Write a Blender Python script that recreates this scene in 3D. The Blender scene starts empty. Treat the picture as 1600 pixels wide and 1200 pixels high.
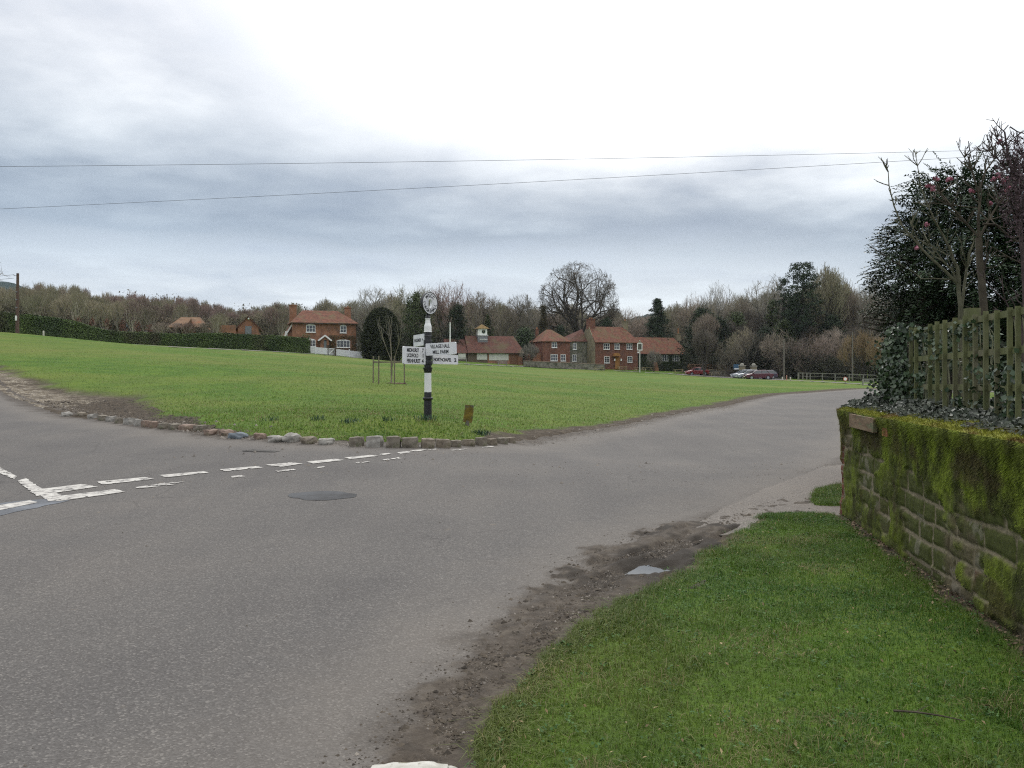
import bpy, math, random
import numpy as np
from mathutils import Vector, Matrix, noise as mnoise
R = math.radians
rnd = random.Random(7); rng = np.random.default_rng(7)
C = bpy.context.scene.collection
F, HY, EYE = 1330.0, 585.0, 1.6

# ------------------------------------------------------------------ camera, sky, sun
cam_d = bpy.data.cameras.new("camera"); cam = bpy.data.objects.new("camera", cam_d); C.objects.link(cam)
cam.location = (0, 0, EYE); cam.rotation_euler = (R(90), 0, 0)
cam_d.sensor_width = 36; cam_d.lens = 36*F/1600; cam_d.shift_y = -(600-HY)/1600
cam_d.clip_start = 0.1; cam_d.clip_end = 6000
bpy.context.scene.camera = cam
vs = bpy.context.scene.view_settings
vs.view_transform = 'Standard'; vs.look = 'None'; vs.exposure = 0.0; vs.gamma = 1
bpy.context.scene.cycles.use_denoising = False
bpy.context.scene.cycles.filter_width = 1.15

SUN_AZ, SUN_EL = R(12), R(38)      # azimuth clockwise from +Y
world = bpy.data.worlds.new("World"); bpy.context.scene.world = world; world.use_nodes = True
nt = world.node_tree; nt.nodes.clear()
def N(tree, t, **kw):
    n = tree.nodes.new(t)
    for k, v in kw.items():
        if k == 'inp':
            for a, b in v.items(): n.inputs[a].default_value = b
        else: setattr(n, k, v)
    return n
def L(tree, a, b): tree.links.new(a, b)
def mth(tree, op, a, b=None, c=None, clamp=False):
    n = tree.nodes.new('ShaderNodeMath'); n.operation = op; n.use_clamp = clamp
    for i, v in enumerate((a, b, c)):
        if v is None: continue
        if isinstance(v, (int, float)): n.inputs[i].default_value = v
        else: tree.links.new(v, n.inputs[i])
    return n.outputs[0]
def ramp(tree, fac, stops, interp='LINEAR'):
    n = tree.nodes.new('ShaderNodeValToRGB'); n.color_ramp.interpolation = interp
    e = n.color_ramp.elements
    while len(e) < len(stops): e.new(0.5)
    for i, (p, c) in enumerate(stops):
        e[i].position = p; e[i].color = (c[0], c[1], c[2], 1)
    tree.links.new(fac, n.inputs[0]); return n.outputs[0]
def mixc(tree, fac, a, b, mode='MIX'):
    n = tree.nodes.new('ShaderNodeMix'); n.data_type = 'RGBA'; n.blend_type = mode
    if isinstance(fac, (int, float)): n.inputs[0].default_value = fac
    else: tree.links.new(fac, n.inputs[0])
    for i, v in ((6, a), (7, b)):
        if isinstance(v, tuple): n.inputs[i].default_value = (v[0], v[1], v[2], 1)
        else: tree.links.new(v, n.inputs[i])
    return n.outputs[2]
tc = N(nt, 'ShaderNodeTexCoord')
sep = N(nt, 'ShaderNodeSeparateXYZ'); L(nt, tc.outputs['Generated'], sep.inputs[0])
x, y, z = sep.outputs
zc = mth(nt, 'MAXIMUM', z, 0.0)
# cloud deck seen in perspective: direction projected on a plane overhead
den = mth(nt, 'ADD', zc, 0.10)
cx = mth(nt, 'DIVIDE', x, den); cy = mth(nt, 'DIVIDE', y, den)
cv = N(nt, 'ShaderNodeCombineXYZ'); L(nt, cx, cv.inputs[0]); L(nt, cy, cv.inputs[1])
n1 = N(nt, 'ShaderNodeTexNoise', inp={'Scale': 1.05, 'Detail': 7.0, 'Roughness': 0.55, 'Distortion': 0.1}); L(nt, cv.outputs[0], n1.inputs['Vector'])
mp = N(nt, 'ShaderNodeMapping'); mp.inputs['Location'].default_value = (3.1, 1.7, 0); mp.inputs['Scale'].default_value = (1.0, 1.0, 1)
L(nt, cv.outputs[0], mp.inputs[0])
n2 = N(nt, 'ShaderNodeTexNoise', inp={'Scale': 0.28, 'Detail': 3.0, 'Roughness': 0.5}); L(nt, mp.outputs[0], n2.inputs['Vector'])
# elevation bands (low cloud deck: dark undersides low down, thinner above)
w1 = mth(nt, 'MULTIPLY', mth(nt, 'SUBTRACT', n1.outputs[0], 0.5), 0.14)
w2 = mth(nt, 'MULTIPLY', mth(nt, 'SUBTRACT', n2.outputs[0], 0.5), 0.12)
slope = mth(nt, 'MULTIPLY', x, 0.05)
el = mth(nt, 'ADD', mth(nt, 'ADD', mth(nt, 'ADD', z, w1), w2), slope, clamp=True)
band = ramp(nt, el, [(0.0, (.60, .66, .74)), (0.07, (.64, .70, .77)), (0.11, (.53, .60, .68)), (0.15, (.275, .335, .415)), (0.195, (.335, .39, .455)), (0.25, (.54, .585, .63)),
                     (0.31, (.72, .745, .775)), (0.38, (.88, .89, .91)), (0.6, (1.2, 1.2, 1.21)), (1.0, (1.9, 1.9, 1.9))])
# thin bright veil around the hidden sun
d0 = Vector((0.30, 1.0, 0.62)).normalized()
dt = N(nt, 'ShaderNodeVectorMath', operation='DOT_PRODUCT'); L(nt, tc.outputs['Generated'], dt.inputs[0]); dt.inputs[1].default_value = d0
glow = mth(nt, 'SUBTRACT', dt.outputs['Value'], mth(nt, 'MULTIPLY', mth(nt, 'SUBTRACT', n1.outputs[0], 0.5), 0.12))
glowm = N(nt, 'ShaderNodeMapRange'); glowm.interpolation_type = 'SMOOTHSTEP'
L(nt, glow, glowm.inputs[0])
for i, v in ((1, .80), (2, .97), (3, 0.0), (4, 1.0)): glowm.inputs[i].default_value = v
puff = ramp(nt, n1.outputs[0], [(0.34, (.72, .75, .81)), (0.5, (.97, .97, .98)), (0.66, (1.30, 1.28, 1.25))])
col = mixc(nt, 1.0, band, puff, 'MULTIPLY')
elm = N(nt, 'ShaderNodeMapRange'); elm.interpolation_type = 'SMOOTHSTEP'
L(nt, mth(nt, 'ADD', z, mth(nt, 'MULTIPLY', mth(nt, 'SUBTRACT', n1.outputs[0], 0.5), 0.16)), elm.inputs[0])
for i, v in ((1, .16), (2, .36), (3, 0.0), (4, 1.0)): elm.inputs[i].default_value = v
col = mixc(nt, mth(nt, 'MULTIPLY', glowm.outputs[0], elm.outputs[0]), col, (1.6, 1.59, 1.56))
sky = N(nt, 'ShaderNodeTexSky'); sky.sky_type = 'NISHITA'; sky.sun_disc = False
sky.sun_elevation = SUN_EL; sky.sun_rotation = SUN_AZ
skyd = mixc(nt, 1.0, sky.outputs[0], (.02, .02, .02), 'MULTIPLY')
col = mixc(nt, 1.0, col, skyd, 'ADD')
bg = N(nt, 'ShaderNodeBackground'); bg.inputs[1].default_value = 1.0; L(nt, col, bg.inputs[0])
out = N(nt, 'ShaderNodeOutputWorld'); L(nt, bg.outputs[0], out.inputs[0])

sd = bpy.data.lights.new("sun", 'SUN'); sd.energy = 1.0; sd.angle = R(28); sd.color = (1, .97, .92)
so = bpy.data.objects.new("sun", sd); C.objects.link(so); so.location = (0, 0, 60)
sdir = Vector((math.sin(SUN_AZ)*math.cos(SUN_EL), math.cos(SUN_AZ)*math.cos(SUN_EL), math.sin(SUN_EL)))
so.rotation_euler = sdir.to_track_quat('Z', 'Y').to_euler()

# ------------------------------------------------------------------ helpers
def P(px, py, Y): return Vector(((px-800)/F*Y, Y, EYE+(HY-py)*Y/F))
def tag(o, label=None, cat=None, group=None, kind=None):
    if label: o['label'] = label
    if cat: o['category'] = cat
    if group: o['group'] = group
    if kind: o['kind'] = kind
    return o
def thing(name, label, cat, loc=(0, 0, 0), rz=0, group=None):
    o = bpy.data.objects.new(name, None); C.objects.link(o); o.empty_display_size = .2
    o.location = loc; o.rotation_euler = (0, 0, rz); return tag(o, label, cat, group)
def mk(name, V, Fc, mats, parent=None, smooth=False, mi=None, col=None, loc=None):
    me = bpy.data.meshes.new(name)
    V = np.asarray(V, dtype=np.float32).reshape(-1, 3)
    if isinstance(Fc, np.ndarray):
        n, k = Fc.shape
        me.vertices.add(len(V)); me.vertices.foreach_set('co', V.ravel())
        me.loops.add(n*k); me.loops.foreach_set('vertex_index', Fc.ravel().astype(np.int32))
        me.polygons.add(n); me.polygons.foreach_set('loop_start', np.arange(0, n*k, k, dtype=np.int32))
        try: me.polygons.foreach_set('loop_total', np.full(n, k, dtype=np.int32))
        except Exception: pass
        me.update(calc_edges=True)
    else:
        me.from_pydata(V.tolist(), [], Fc); me.update()
    for m in (mats if isinstance(mats, (list, tuple)) else [mats]): me.materials.append(m)
    if mi is not None: me.polygons.foreach_set('material_index', np.asarray(mi, dtype=np.int32))
    if smooth: me.polygons.foreach_set('use_smooth', np.ones(len(me.polygons), dtype=bool))
    if col is not None:
        for nm, arr in col.items():
            arr = np.asarray(arr, dtype=np.float32)
            if arr.ndim == 1:
                a = me.attributes.new(nm, 'FLOAT', 'POINT'); a.data.foreach_set('value', arr)
            else:
                if arr.shape[1] == 3: arr = np.concatenate([arr, np.ones((len(arr), 1), np.float32)], 1)
                a = me.attributes.new(nm, 'FLOAT_COLOR', 'POINT'); a.data.foreach_set('color', arr.ravel())
    o = bpy.data.objects.new(name, me); C.objects.link(o)
    if parent: o.parent = parent
    if loc is not None: o.location = loc
    return o
class MB:
    def __init__(s): s.v = []; s.f = []; s.m = []
    def add(s, vs, fs, m=0):
        b = len(s.v); s.v.extend([tuple(q) for q in vs]); s.f.extend([tuple(i+b for i in f) for f in fs]); s.m.extend([m]*len(fs)); return s
    def box(s, x0, y0, z0, x1, y1, z1, m=0, M=None):
        vs = [Vector(q) for q in ((x0,y0,z0),(x1,y0,z0),(x1,y1,z0),(x0,y1,z0),(x0,y0,z1),(x1,y0,z1),(x1,y1,z1),(x0,y1,z1))]
        if M is not None: vs = [M @ q for q in vs]
        return s.add(vs, [(0,3,2,1),(4,5,6,7),(0,1,5,4),(1,2,6,5),(2,3,7,6),(3,0,4,7)], m)
    def bar(s, a, b, w, h=None, m=0):
        a = Vector(a); b = Vector(b); h = h or w; d = (b-a).normalized()
        u = d.cross(Vector((0, 0, 1)))
        u = u.normalized() if u.length > 1e-3 else Vector((1, 0, 0))
        t = u.cross(d).normalized()
        q = [(-1,-1),(1,-1),(1,1),(-1,1)]
        vs = [a+u*(i*w/2)+t*(j*h/2) for i, j in q]+[b+u*(i*w/2)+t*(j*h/2) for i, j in q]
        return s.add(vs, [(0,1,2,3),(7,6,5,4),(0,4,5,1),(1,5,6,2),(2,6,7,3),(3,7,4,0)], m)
    def tube(s, pts, rad, n=6, m=0, cap=True):
        pts = [Vector(p) for p in pts]; vs = []; fs = []; k = len(pts)
        if not hasattr(rad, '__len__'): rad = [rad]*k
        pu = None
        for i, p in enumerate(pts):
            d = (pts[min(i+1, k-1)]-pts[max(i-1, 0)]).normalized()
            u = (pu - d*pu.dot(d)) if pu is not None else d.cross(Vector((.31, .2, .93)))
            u = u.normalized() if u.length > 1e-4 else d.orthogonal().normalized()
            pu = u; t = d.cross(u)
            for j in range(n):
                a = 2*math.pi*j/n; vs.append(p+(u*math.cos(a)+t*math.sin(a))*rad[i])
        for i in range(k-1):
            for j in range(n):
                fs.append((i*n+j, i*n+(j+1) % n, (i+1)*n+(j+1) % n, (i+1)*n+j))
        if cap and n > 2: fs.append(tuple(range(n-1, -1, -1))); fs.append(tuple((k-1)*n+j for j in range(n)))
        return s.add(vs, fs, m)
    def lathe(s, prof, n=24, c=(0, 0, 0), m=0):
        vs = []; fs = []; k = len(prof)
        for (r, z) in prof:
            for j in range(n):
                a = 2*math.pi*j/n; vs.append((c[0]+r*math.cos(a), c[1]+r*math.sin(a), c[2]+z))
        for i in range(k-1):
            for j in range(n): fs.append((i*n+j, i*n+(j+1) % n, (i+1)*n+(j+1) % n, (i+1)*n+j))
        fs.append(tuple(range(n-1, -1, -1))); fs.append(tuple((k-1)*n+j for j in range(n)))
        return s.add(vs, fs, m)
    def prism(s, poly, y0, y1, m=0, M=None, poly2=None):
        """polygon in x,z swept along y; poly2 = the outline at y1"""
        poly2 = poly2 or poly; n = len(poly)
        vs = [Vector((p[0], y0, p[1])) for p in poly]+[Vector((p[0], y1, p[1])) for p in poly2]
        if M is not None: vs = [M @ q for q in vs]
        fs = [tuple(range(n)), tuple(range(2*n-1, n-1, -1))]+[(i, n+i, n+(i+1) % n, (i+1) % n) for i in range(n)]
        return s.add(vs, fs, m)
    def build(s, name, mats, parent=None, smooth=False, loc=None):
        return mk(name, s.v, s.f, mats, parent, smooth, s.m, loc=loc)

def mat(name, c1, c2=None, scale=3.0, rough=.85, bump=0.0, bscale=None, c3=None, s3=.4, t3=(.5, .62), metal=0, detail=5, spec=.3, coord='Object', stretch=(1, 1, 1),
        island=0.0, objrand=0.0, hue=0.0, sss=0.0, trans=0.0):
    m = bpy.data.materials.new(name); m.use_nodes = True; t = m.node_tree; b = t.nodes['Principled BSDF']
    b.inputs['Roughness'].default_value = rough; b.inputs['Metallic'].default_value = metal
    b.inputs['Specular IOR Level'].default_value = spec
    if coord == 'World':
        g = N(t, 'ShaderNodeNewGeometry'); vec = g.outputs['Position']
    else:
        g = N(t, 'ShaderNodeTexCoord'); vec = g.outputs[coord]
    mp = N(t, 'ShaderNodeMapping'); mp.inputs['Scale'].default_value = stretch; L(t, vec, mp.inputs[0]); vec = mp.outputs[0]
    cur = c1
    if c2:
        n = N(t, 'ShaderNodeTexNoise', inp={'Scale': scale, 'Detail': detail, 'Roughness': .6}); L(t, vec, n.inputs['Vector'])
        cur = ramp(t, n.outputs[0], [(.35, c1), (.65, c2)])
    if c3:
        n = N(t, 'ShaderNodeTexNoise', inp={'Scale': s3, 'Detail': 5.0, 'Roughness': .6}); L(t, vec, n.inputs['Vector'])
        f = ramp(t, n.outputs[0], [(t3[0], (0, 0, 0)), (t3[1], (1, 1, 1))]); cur = mixc(t, f, cur, c3)
    if island or objrand:
        gi = N(t, 'ShaderNodeNewGeometry'); oi = N(t, 'ShaderNodeObjectInfo')
        v = None
        if island: v = mth(t, 'MULTIPLY_ADD', gi.outputs['Random Per Island'], 2*island, 1-island)
        if objrand:
            w = mth(t, 'MULTIPLY_ADD', oi.outputs['Random'], 2*objrand, 1-objrand)
            v = w if v is None else mth(t, 'MULTIPLY', v, w)
        hs = N(t, 'ShaderNodeHueSaturation')
        if isinstance(cur, tuple): hs.inputs['Color'].default_value = (*cur, 1)
        else: L(t, cur, hs.inputs['Color'])
        L(t, v, hs.inputs['Value'])
        if hue: L(t, mth(t, 'MULTIPLY_ADD', gi.outputs['Random Per Island'] if island else oi.outputs['Random'], -2*hue, .5+hue), hs.inputs['Hue'])
        cur = hs.outputs[0]
    if isinstance(cur, tuple): b.inputs['Base Color'].default_value = (*cur, 1)
    else: L(t, cur, b.inputs['Base Color'])
    if bump:
        n = N(t, 'ShaderNodeTexNoise', inp={'Scale': bscale or scale*4, 'Detail': 4.0, 'Roughness': .6}); L(t, vec, n.inputs['Vector'])
        bp = N(t, 'ShaderNodeBump'); bp.inputs['Strength'].default_value = min(1, bump*4); bp.inputs['Distance'].default_value = bump; L(t, n.outputs[0], bp.inputs['Height']); L(t, bp.outputs[0], b.inputs['Normal'])
    if trans:
        o = t.nodes['Material Output']; tr = N(t, 'ShaderNodeBsdfTranslucent'); ms = N(t, 'ShaderNodeMixShader'); ms.inputs[0].default_value = trans
        if isinstance(cur, tuple): tr.inputs[0].default_value = (*cur, 1)
        else: L(t, cur, tr.inputs[0])
        L(t, b.outputs[0], ms.inputs[1]); L(t, tr.outputs[0], ms.inputs[2]); L(t, ms.outputs[0], o.inputs[0])
    return m

# vectorised value noise
def vnoise(X, Y, seed=0):
    X = np.asarray(X, float); Y = np.asarray(Y, float)
    xi = np.floor(X).astype(np.int64); yi = np.floor(Y).astype(np.int64); fx = X-xi; fy = Y-yi
    fx = fx*fx*(3-2*fx); fy = fy*fy*(3-2*fy)
    def h(a, b):
        n = (a*374761393+b*668265263+seed*1442695041) & 0xffffffff
        n = ((n ^ (n >> 13))*1274126177) & 0xffffffff
        return ((n ^ (n >> 16)) & 0xffff)/65535.0
    return (h(xi, yi)*(1-fx)+h(xi+1, yi)*fx)*(1-fy)+(h(xi, yi+1)*(1-fx)+h(xi+1, yi+1)*fx)*fy
def fbm(X, Y, o=4, seed=0):
    s = 0; a = .5; t = 0
    for i in range(o): s = s+a*vnoise(X*2**i, Y*2**i, seed+i*17); t += a; a *= .5
    return s/t
def sstep(a, b, x):
    t = np.clip((x-a)/(b-a), 0, 1); return t*t*(3-2*t)

# ------------------------------------------------------------------ terrain
ctl = [(700,697,16.3),(560,695,15.8),(450,688,16.5),(330,677,18),(200,660,21),(100,650,24),(0,612,34),(0,590,38),(800,690,19),
       (670,655,19),(605,600,41),(980,665,26),(1130,635,42),(1250,614,70),(1330,608,91),(640,705,15),(345,735,13),
       (0,519,86),(120,531,93),(240,541,100),(480,553,112),(560,560,117),(700,568,140),(830,573.5,155),(950,579,155),(1040,584,150),(1125,590,135),
       (1240,595,118),(1330,600,108),(1400,604,104)]
pts = [(p.x, p.y, p.z) for p in (P(*c) for c in ctl)]
pts += [(-6,11,0),(-8,13.3,.1),(-3.1,5.1,0),(0,3.4,0),(1,6.6,0),(3.8,9.7,0),(5.4,14,0),(3,5,0),(3,0,0),(0,-6,0),(-8,-5,-.1),(-6,2,0),(8,-5,0),(9,20,.0),(14.5,33,.0),(12,10,.3),(20,20,.3),(30,45,.3),
        (-14,10,.3),(-25,27,.9),(-50,46,2.4),(-60,75,5.0),(-110,60,5),(-60,-20,1),(60,-30,0),(0,-60,-1),(70,90,0),(100,60,0),
        (-120,140,8.5),(-70,130,7.8),(-30,150,5.6),(0,175,4.2),(30,175,2.6),(60,170,1.2),(100,140,.4),
        (-160,220,11),(-60,220,8),(20,230,4.5),(90,230,3),(180,200,3),(250,60,2),(0,400,8),(-300,300,14),(300,300,8),
        (-300,-300,0),(300,-300,0),(0,-600,0),(-700,400,20),(700,400,10),(0,1000,14),(-1200,1200,25),(1200,1200,20),(-1500,-600,0),(1500,-600,0),(0,2600,20)]
ctlp = np.array(pts)
def _k(d2): return np.where(d2 > 1e-9, .5*d2*np.log(np.maximum(d2, 1e-9)), 0)
_n = len(ctlp); _D = ((ctlp[:, None, :2]-ctlp[None, :, :2])**2).sum(-1)/1e4
_A = np.zeros((_n+3, _n+3)); _A[:_n, :_n] = _k(_D)+np.eye(_n)*2e-6
_A[:_n, _n] = 1; _A[:_n, _n+1:] = ctlp[:, :2]/100; _A[_n:, :_n] = _A[:_n, _n:].T
_w = np.linalg.solve(_A, np.concatenate([ctlp[:, 2], np.zeros(3)]))
def Hn(X, Y):
    X = np.asarray(X, float); Y = np.asarray(Y, float); sh = X.shape; X = X.ravel(); Y = Y.ravel(); o = np.empty(len(X))
    for i in range(0, len(X), 20000):
        d2 = ((X[i:i+20000, None]-ctlp[None, :, 0])**2+(Y[i:i+20000, None]-ctlp[None, :, 1])**2)/1e4
        o[i:i+20000] = _k(d2) @ _w[:_n]+_w[_n]+_w[_n+1]*X[i:i+20000]/100+_w[_n+2]*Y[i:i+20000]/100
    return o.reshape(sh)
def H(x, y): return float(Hn(np.array([x]), np.array([y]))[0])
def G(px, Y, dz=0.0):
    X = (px-800)/F*Y; return Vector((X, Y, H(X, Y)+dz))

def sdf(poly, X, Y):
    """signed distance, negative inside"""
    p = np.array(poly, float); d = np.full(X.shape, 1e9); ins = np.zeros(X.shape, bool)
    for i in range(len(p)):
        a = p[i]; b = p[(i+1) % len(p)]; e = b-a; L2 = e @ e
        t = np.clip(((X-a[0])*e[0]+(Y-a[1])*e[1])/L2, 0, 1)
        d = np.minimum(d, np.hypot(X-a[0]-t*e[0], Y-a[1]-t*e[1]))
        c = ((a[1] > Y) != (b[1] > Y)); 
        with np.errstate(divide='ignore', invalid='ignore'): xx = (b[0]-a[0])*(Y-a[1])/(b[1]-a[1] if b[1] != a[1] else 1e-9)+a[0]
        ins ^= c & (X < xx)
    return np.where(ins, -d, d)
def smooth_poly(p, it=2):
    p = [tuple(q) for q in p]
    for _ in range(it):
        q = []
        for i in range(len(p)):
            a, b = p[i], p[(i+1) % len(p)]
            q += [(a[0]*.75+b[0]*.25, a[1]*.75+b[1]*.25), (a[0]*.25+b[0]*.75, a[1]*.25+b[1]*.75)]
        p = q
    return p
ROAD = smooth_poly([(-1.1,-25),(-.8,-8),(-.62,0),(-.34,3.46),(-.02,4.6),(.42,5.6),(1.05,6.75),(2.05,8.7),(3.3,10.6),(5.45,14),(8.6,20),(14.2,33),(20,45),(28,62),(38,78),(50,86),(90,89),
        (90,98),(50,96),(38.5,93),(34.5,88),(23.7,70),(10.4,42),(3.5,26),(.1,19.2),(-.9,17.0),(-2.2,16.0),(-4.3,16.4),(-6.5,18),(-9.5,21),(-12.6,24),(-16.3,28.8),(-20.4,34),(-34,51),(-60,80),
        (-66,76),(-38,45),(-24,27),(-17.7,19.5),(-13.5,14),(-12,9),(-12.5,0),(-13,-25)], 1)
def far_lane():
    c = [(-100,516,78),(0,518.5,86),(120,530.5,93),(240,540.5,100),(480,552.5,112),(560,559.5,117),(700,567.5,140),(830,573,155),(950,578.5,155),(1040,583.5,150),(1125,589.5,135),(1240,594.5,118),(1330,599.5,108),(1400,603.5,104),(1600,606,98)]
    q = [P(*a) for a in c]; n = []
    for i, a in enumerate(q):
        d = (q[min(i+1, len(q)-1)]-q[max(i-1, 0)]); d.z = 0; d.normalize(); n.append(Vector((-d.y, d.x, 0)))
    return [(a.x, a.y) for a in q]+[(a.x+b.x*3.0, a.y+b.y*3.0) for a, b in list(zip(q, n))[::-1]]
LANE = far_lane()
def gp(px, py, z=0): 
    Y = (EYE-z)*F/(py-HY); return ((px-800)/F*Y, Y)
PATH = [gp(1130,828),gp(1175,797),gp(1235,765),gp(1290,742),gp(1318,728),(6.6,14.5),(7.6,14.3),(5.2,12.2),gp(1300,758),gp(1262,766),gp(1256,780),gp(1262,792),gp(1330,794),gp(1340,806),gp(1250,801),gp(1175,802)]
CAR_PARK = [(a[0], a[1]) for a in (P(1062,584,152), P(1130,590,134), P(1215,594,122), P(1235,590,138), P(1150,588,150), P(1080,584,158))]

# polar grid
def polar():
    th = np.concatenate([np.linspace(-180, -60, 60, endpoint=False), np.linspace(-60, -36, 60, endpoint=False), np.linspace(-36, 36, 560, endpoint=False), np.linspace(36, 60, 60, endpoint=False), np.linspace(60, 180, 61)])
    r = [0.6]
    while r[-1] < 2550: r.append(r[-1]*(1.0085 if r[-1] < 60 else (1.013 if r[-1] < 220 else 1.06)))
    r = np.array(r); T, RR = np.meshgrid(np.radians(th), r)
    return RR*np.sin(T), RR*np.cos(T)
def bowl(x_, y_):
    u = (x_-1.18)*.86+(y_-7.08)*.5; v = -(x_-1.18)*.5+(y_-7.08)*.86
    return -.060*(1-sstep(.35, 1.25, np.hypot(u/.30, v/.13)))
X, Y = polar(); nr, nc = X.shape
h = Hn(X, Y); dist = np.hypot(X, Y)
dr = sdf(ROAD, X, Y); dl = sdf(LANE, X, Y); dp = sdf(PATH, X, Y); dc = sdf(CAR_PARK, X, Y)
rag = (fbm(X*3.1, Y*3.1, 4, 3)-.5)*.34+(fbm(X*.7, Y*.7, 3, 5)-.5)*.45
near_verge = (X > -1) & (Y < 12)
drr = dr+rag*np.clip(1-dist/60, .1, 1)
lipH = np.where(near_verge, .035, .075+.05*sstep(14, 18, Y)*(X < 1))
lip = -0.07+(lipH+.07)*sstep(-.08, .22, drr)
lip2 = -0.07+.085*sstep(-.05, .25, dl+rag*.3)
lip3 = -0.07+.10*sstep(-.04, .12, dp+rag*.25)
lip4 = -0.07+.10*sstep(-.05, .2, dc)
off = np.minimum(np.minimum(lip, lip2), np.minimum(lip3, lip4))
lump = (fbm(X*1.3, Y*1.3, 4, 11)-.5)*.05*sstep(0, .6, drr)*np.clip(dist/6, .4, 1)+(fbm(X*.12, Y*.12, 3, 12)-.5)*.16*sstep(.5, 6, dr)*(dist < 70)*(Y > 14)
# bare, rutted earth bank along the near side of the green and churned soil by the verge
mudL = sstep(-12.6+9, -6.5, -X)*0
bank_d = dr
mud = np.zeros_like(X)
# left-hand eroded edge (gravel and earth) of the green
wL = np.interp(-X, [2.5, 5, 7, 9, 11, 14, 18, 22, 30], [.06, .14, .8, 1.8, 2.8, 4.2, 2.8, 1.7, 1.7])*((Y > 13) & (X < -2.2))
mud = np.maximum(mud, (1-sstep(wL*.75, wL*1.15+.05, dr+(fbm(X*1.1, Y*1.1, 4, 21)-.5)*1.6*np.clip(wL, .2, 1)))*(wL > .04))
# right side of the green edge: narrow strip of dark soil
wR = np.where((X > -.6) & (Y > 16), .38+.015*Y, 0)
mud = np.maximum(mud, (1-sstep(wR*.6, wR*1.2+.02, dr+(fbm(X*1.7, Y*1.7, 4, 22)-.5)*.9))*(wR > 0))
# verge
wV = np.where(near_verge, np.interp(Y, [2, 3.4, 4.5, 6, 7.5, 9, 10.5], [.10, .10, .10, .12, .40, .30, .05]), 0)
mudV = (1-sstep(wV*.4, wV+.10, dr+(fbm(X*4, Y*4, 4, 23)-.5)*.35))*(wV > 0)
mud = np.maximum(mud, mudV)
# foot of the stone wall
WO = Vector((3.78, 9.7, 0)); WD = Vector((-.154, -1, 0)).normalized(); WN = Vector((-WD.y*-1, WD.x*-1, 0)); WN = Vector((WD.y, -WD.x, 0))
if WN.x > 0: WN = -WN
dw = (X-WO.x)*WN.x+(Y-WO.y)*WN.y; sw = (X-WO.x)*WD.x+(Y-WO.y)*WD.y
mud = np.maximum(mud, (1-sstep(.03, .22, dw+(fbm(X*6, Y*6, 3, 24)-.5)*.22))*((sw > -.3) & (dist < 12) & (X > 0)))
gravel = (1-sstep(wL*.45, wL*.95+.05, dr+(fbm(X*1.4, Y*1.4, 3, 28)-.5)*1.2))*(X < -15.0)*(Y > 13)
# ruts in the churned corner of the verge
rut_c = np.array([gp(1120,822), gp(1040,872), gp(960,905), gp(900,925), gp(800,1000), gp(740,1080)])
rd = np.full(X.shape, 9.)
for a, b in zip(rut_c[:-1], rut_c[1:]):
    e = b-a; t = np.clip(((X-a[0])*e[0]+(Y-a[1])*e[1])/(e @ e), 0, 1); rd = np.minimum(rd, np.hypot(X-a[0]-t*e[0], Y-a[1]-t*e[1]))
rutm = (1-sstep(.2, .5, rd))*sstep(6.0, 7.0, Y)*(near_verge)
rz = rutm*((fbm(X*5, Y*5, 4, 31)-.5)*.13-.012)
off = off+lump+rz*sstep(-.15, .1, drr)
off = off-.09*mud*((Y > 13) & (X < -5))*sstep(.1, .8, dr)+.045*(fbm(X*3, Y*3, 4, 41)-.45)*mud*(Y > 13)*2
off = np.minimum(off, np.where(bowl(X, Y) < -.003, off+bowl(X, Y)*1.2, off))
Z = h+off; ZMIN = float(Z.min())
idx = np.arange(nr*nc).reshape(nr, nc)
Fq = np.stack([idx[:-1, :-1], idx[1:, :-1], idx[1:, 1:], idx[:-1, 1:]], -1).reshape(-1, 4)

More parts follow.
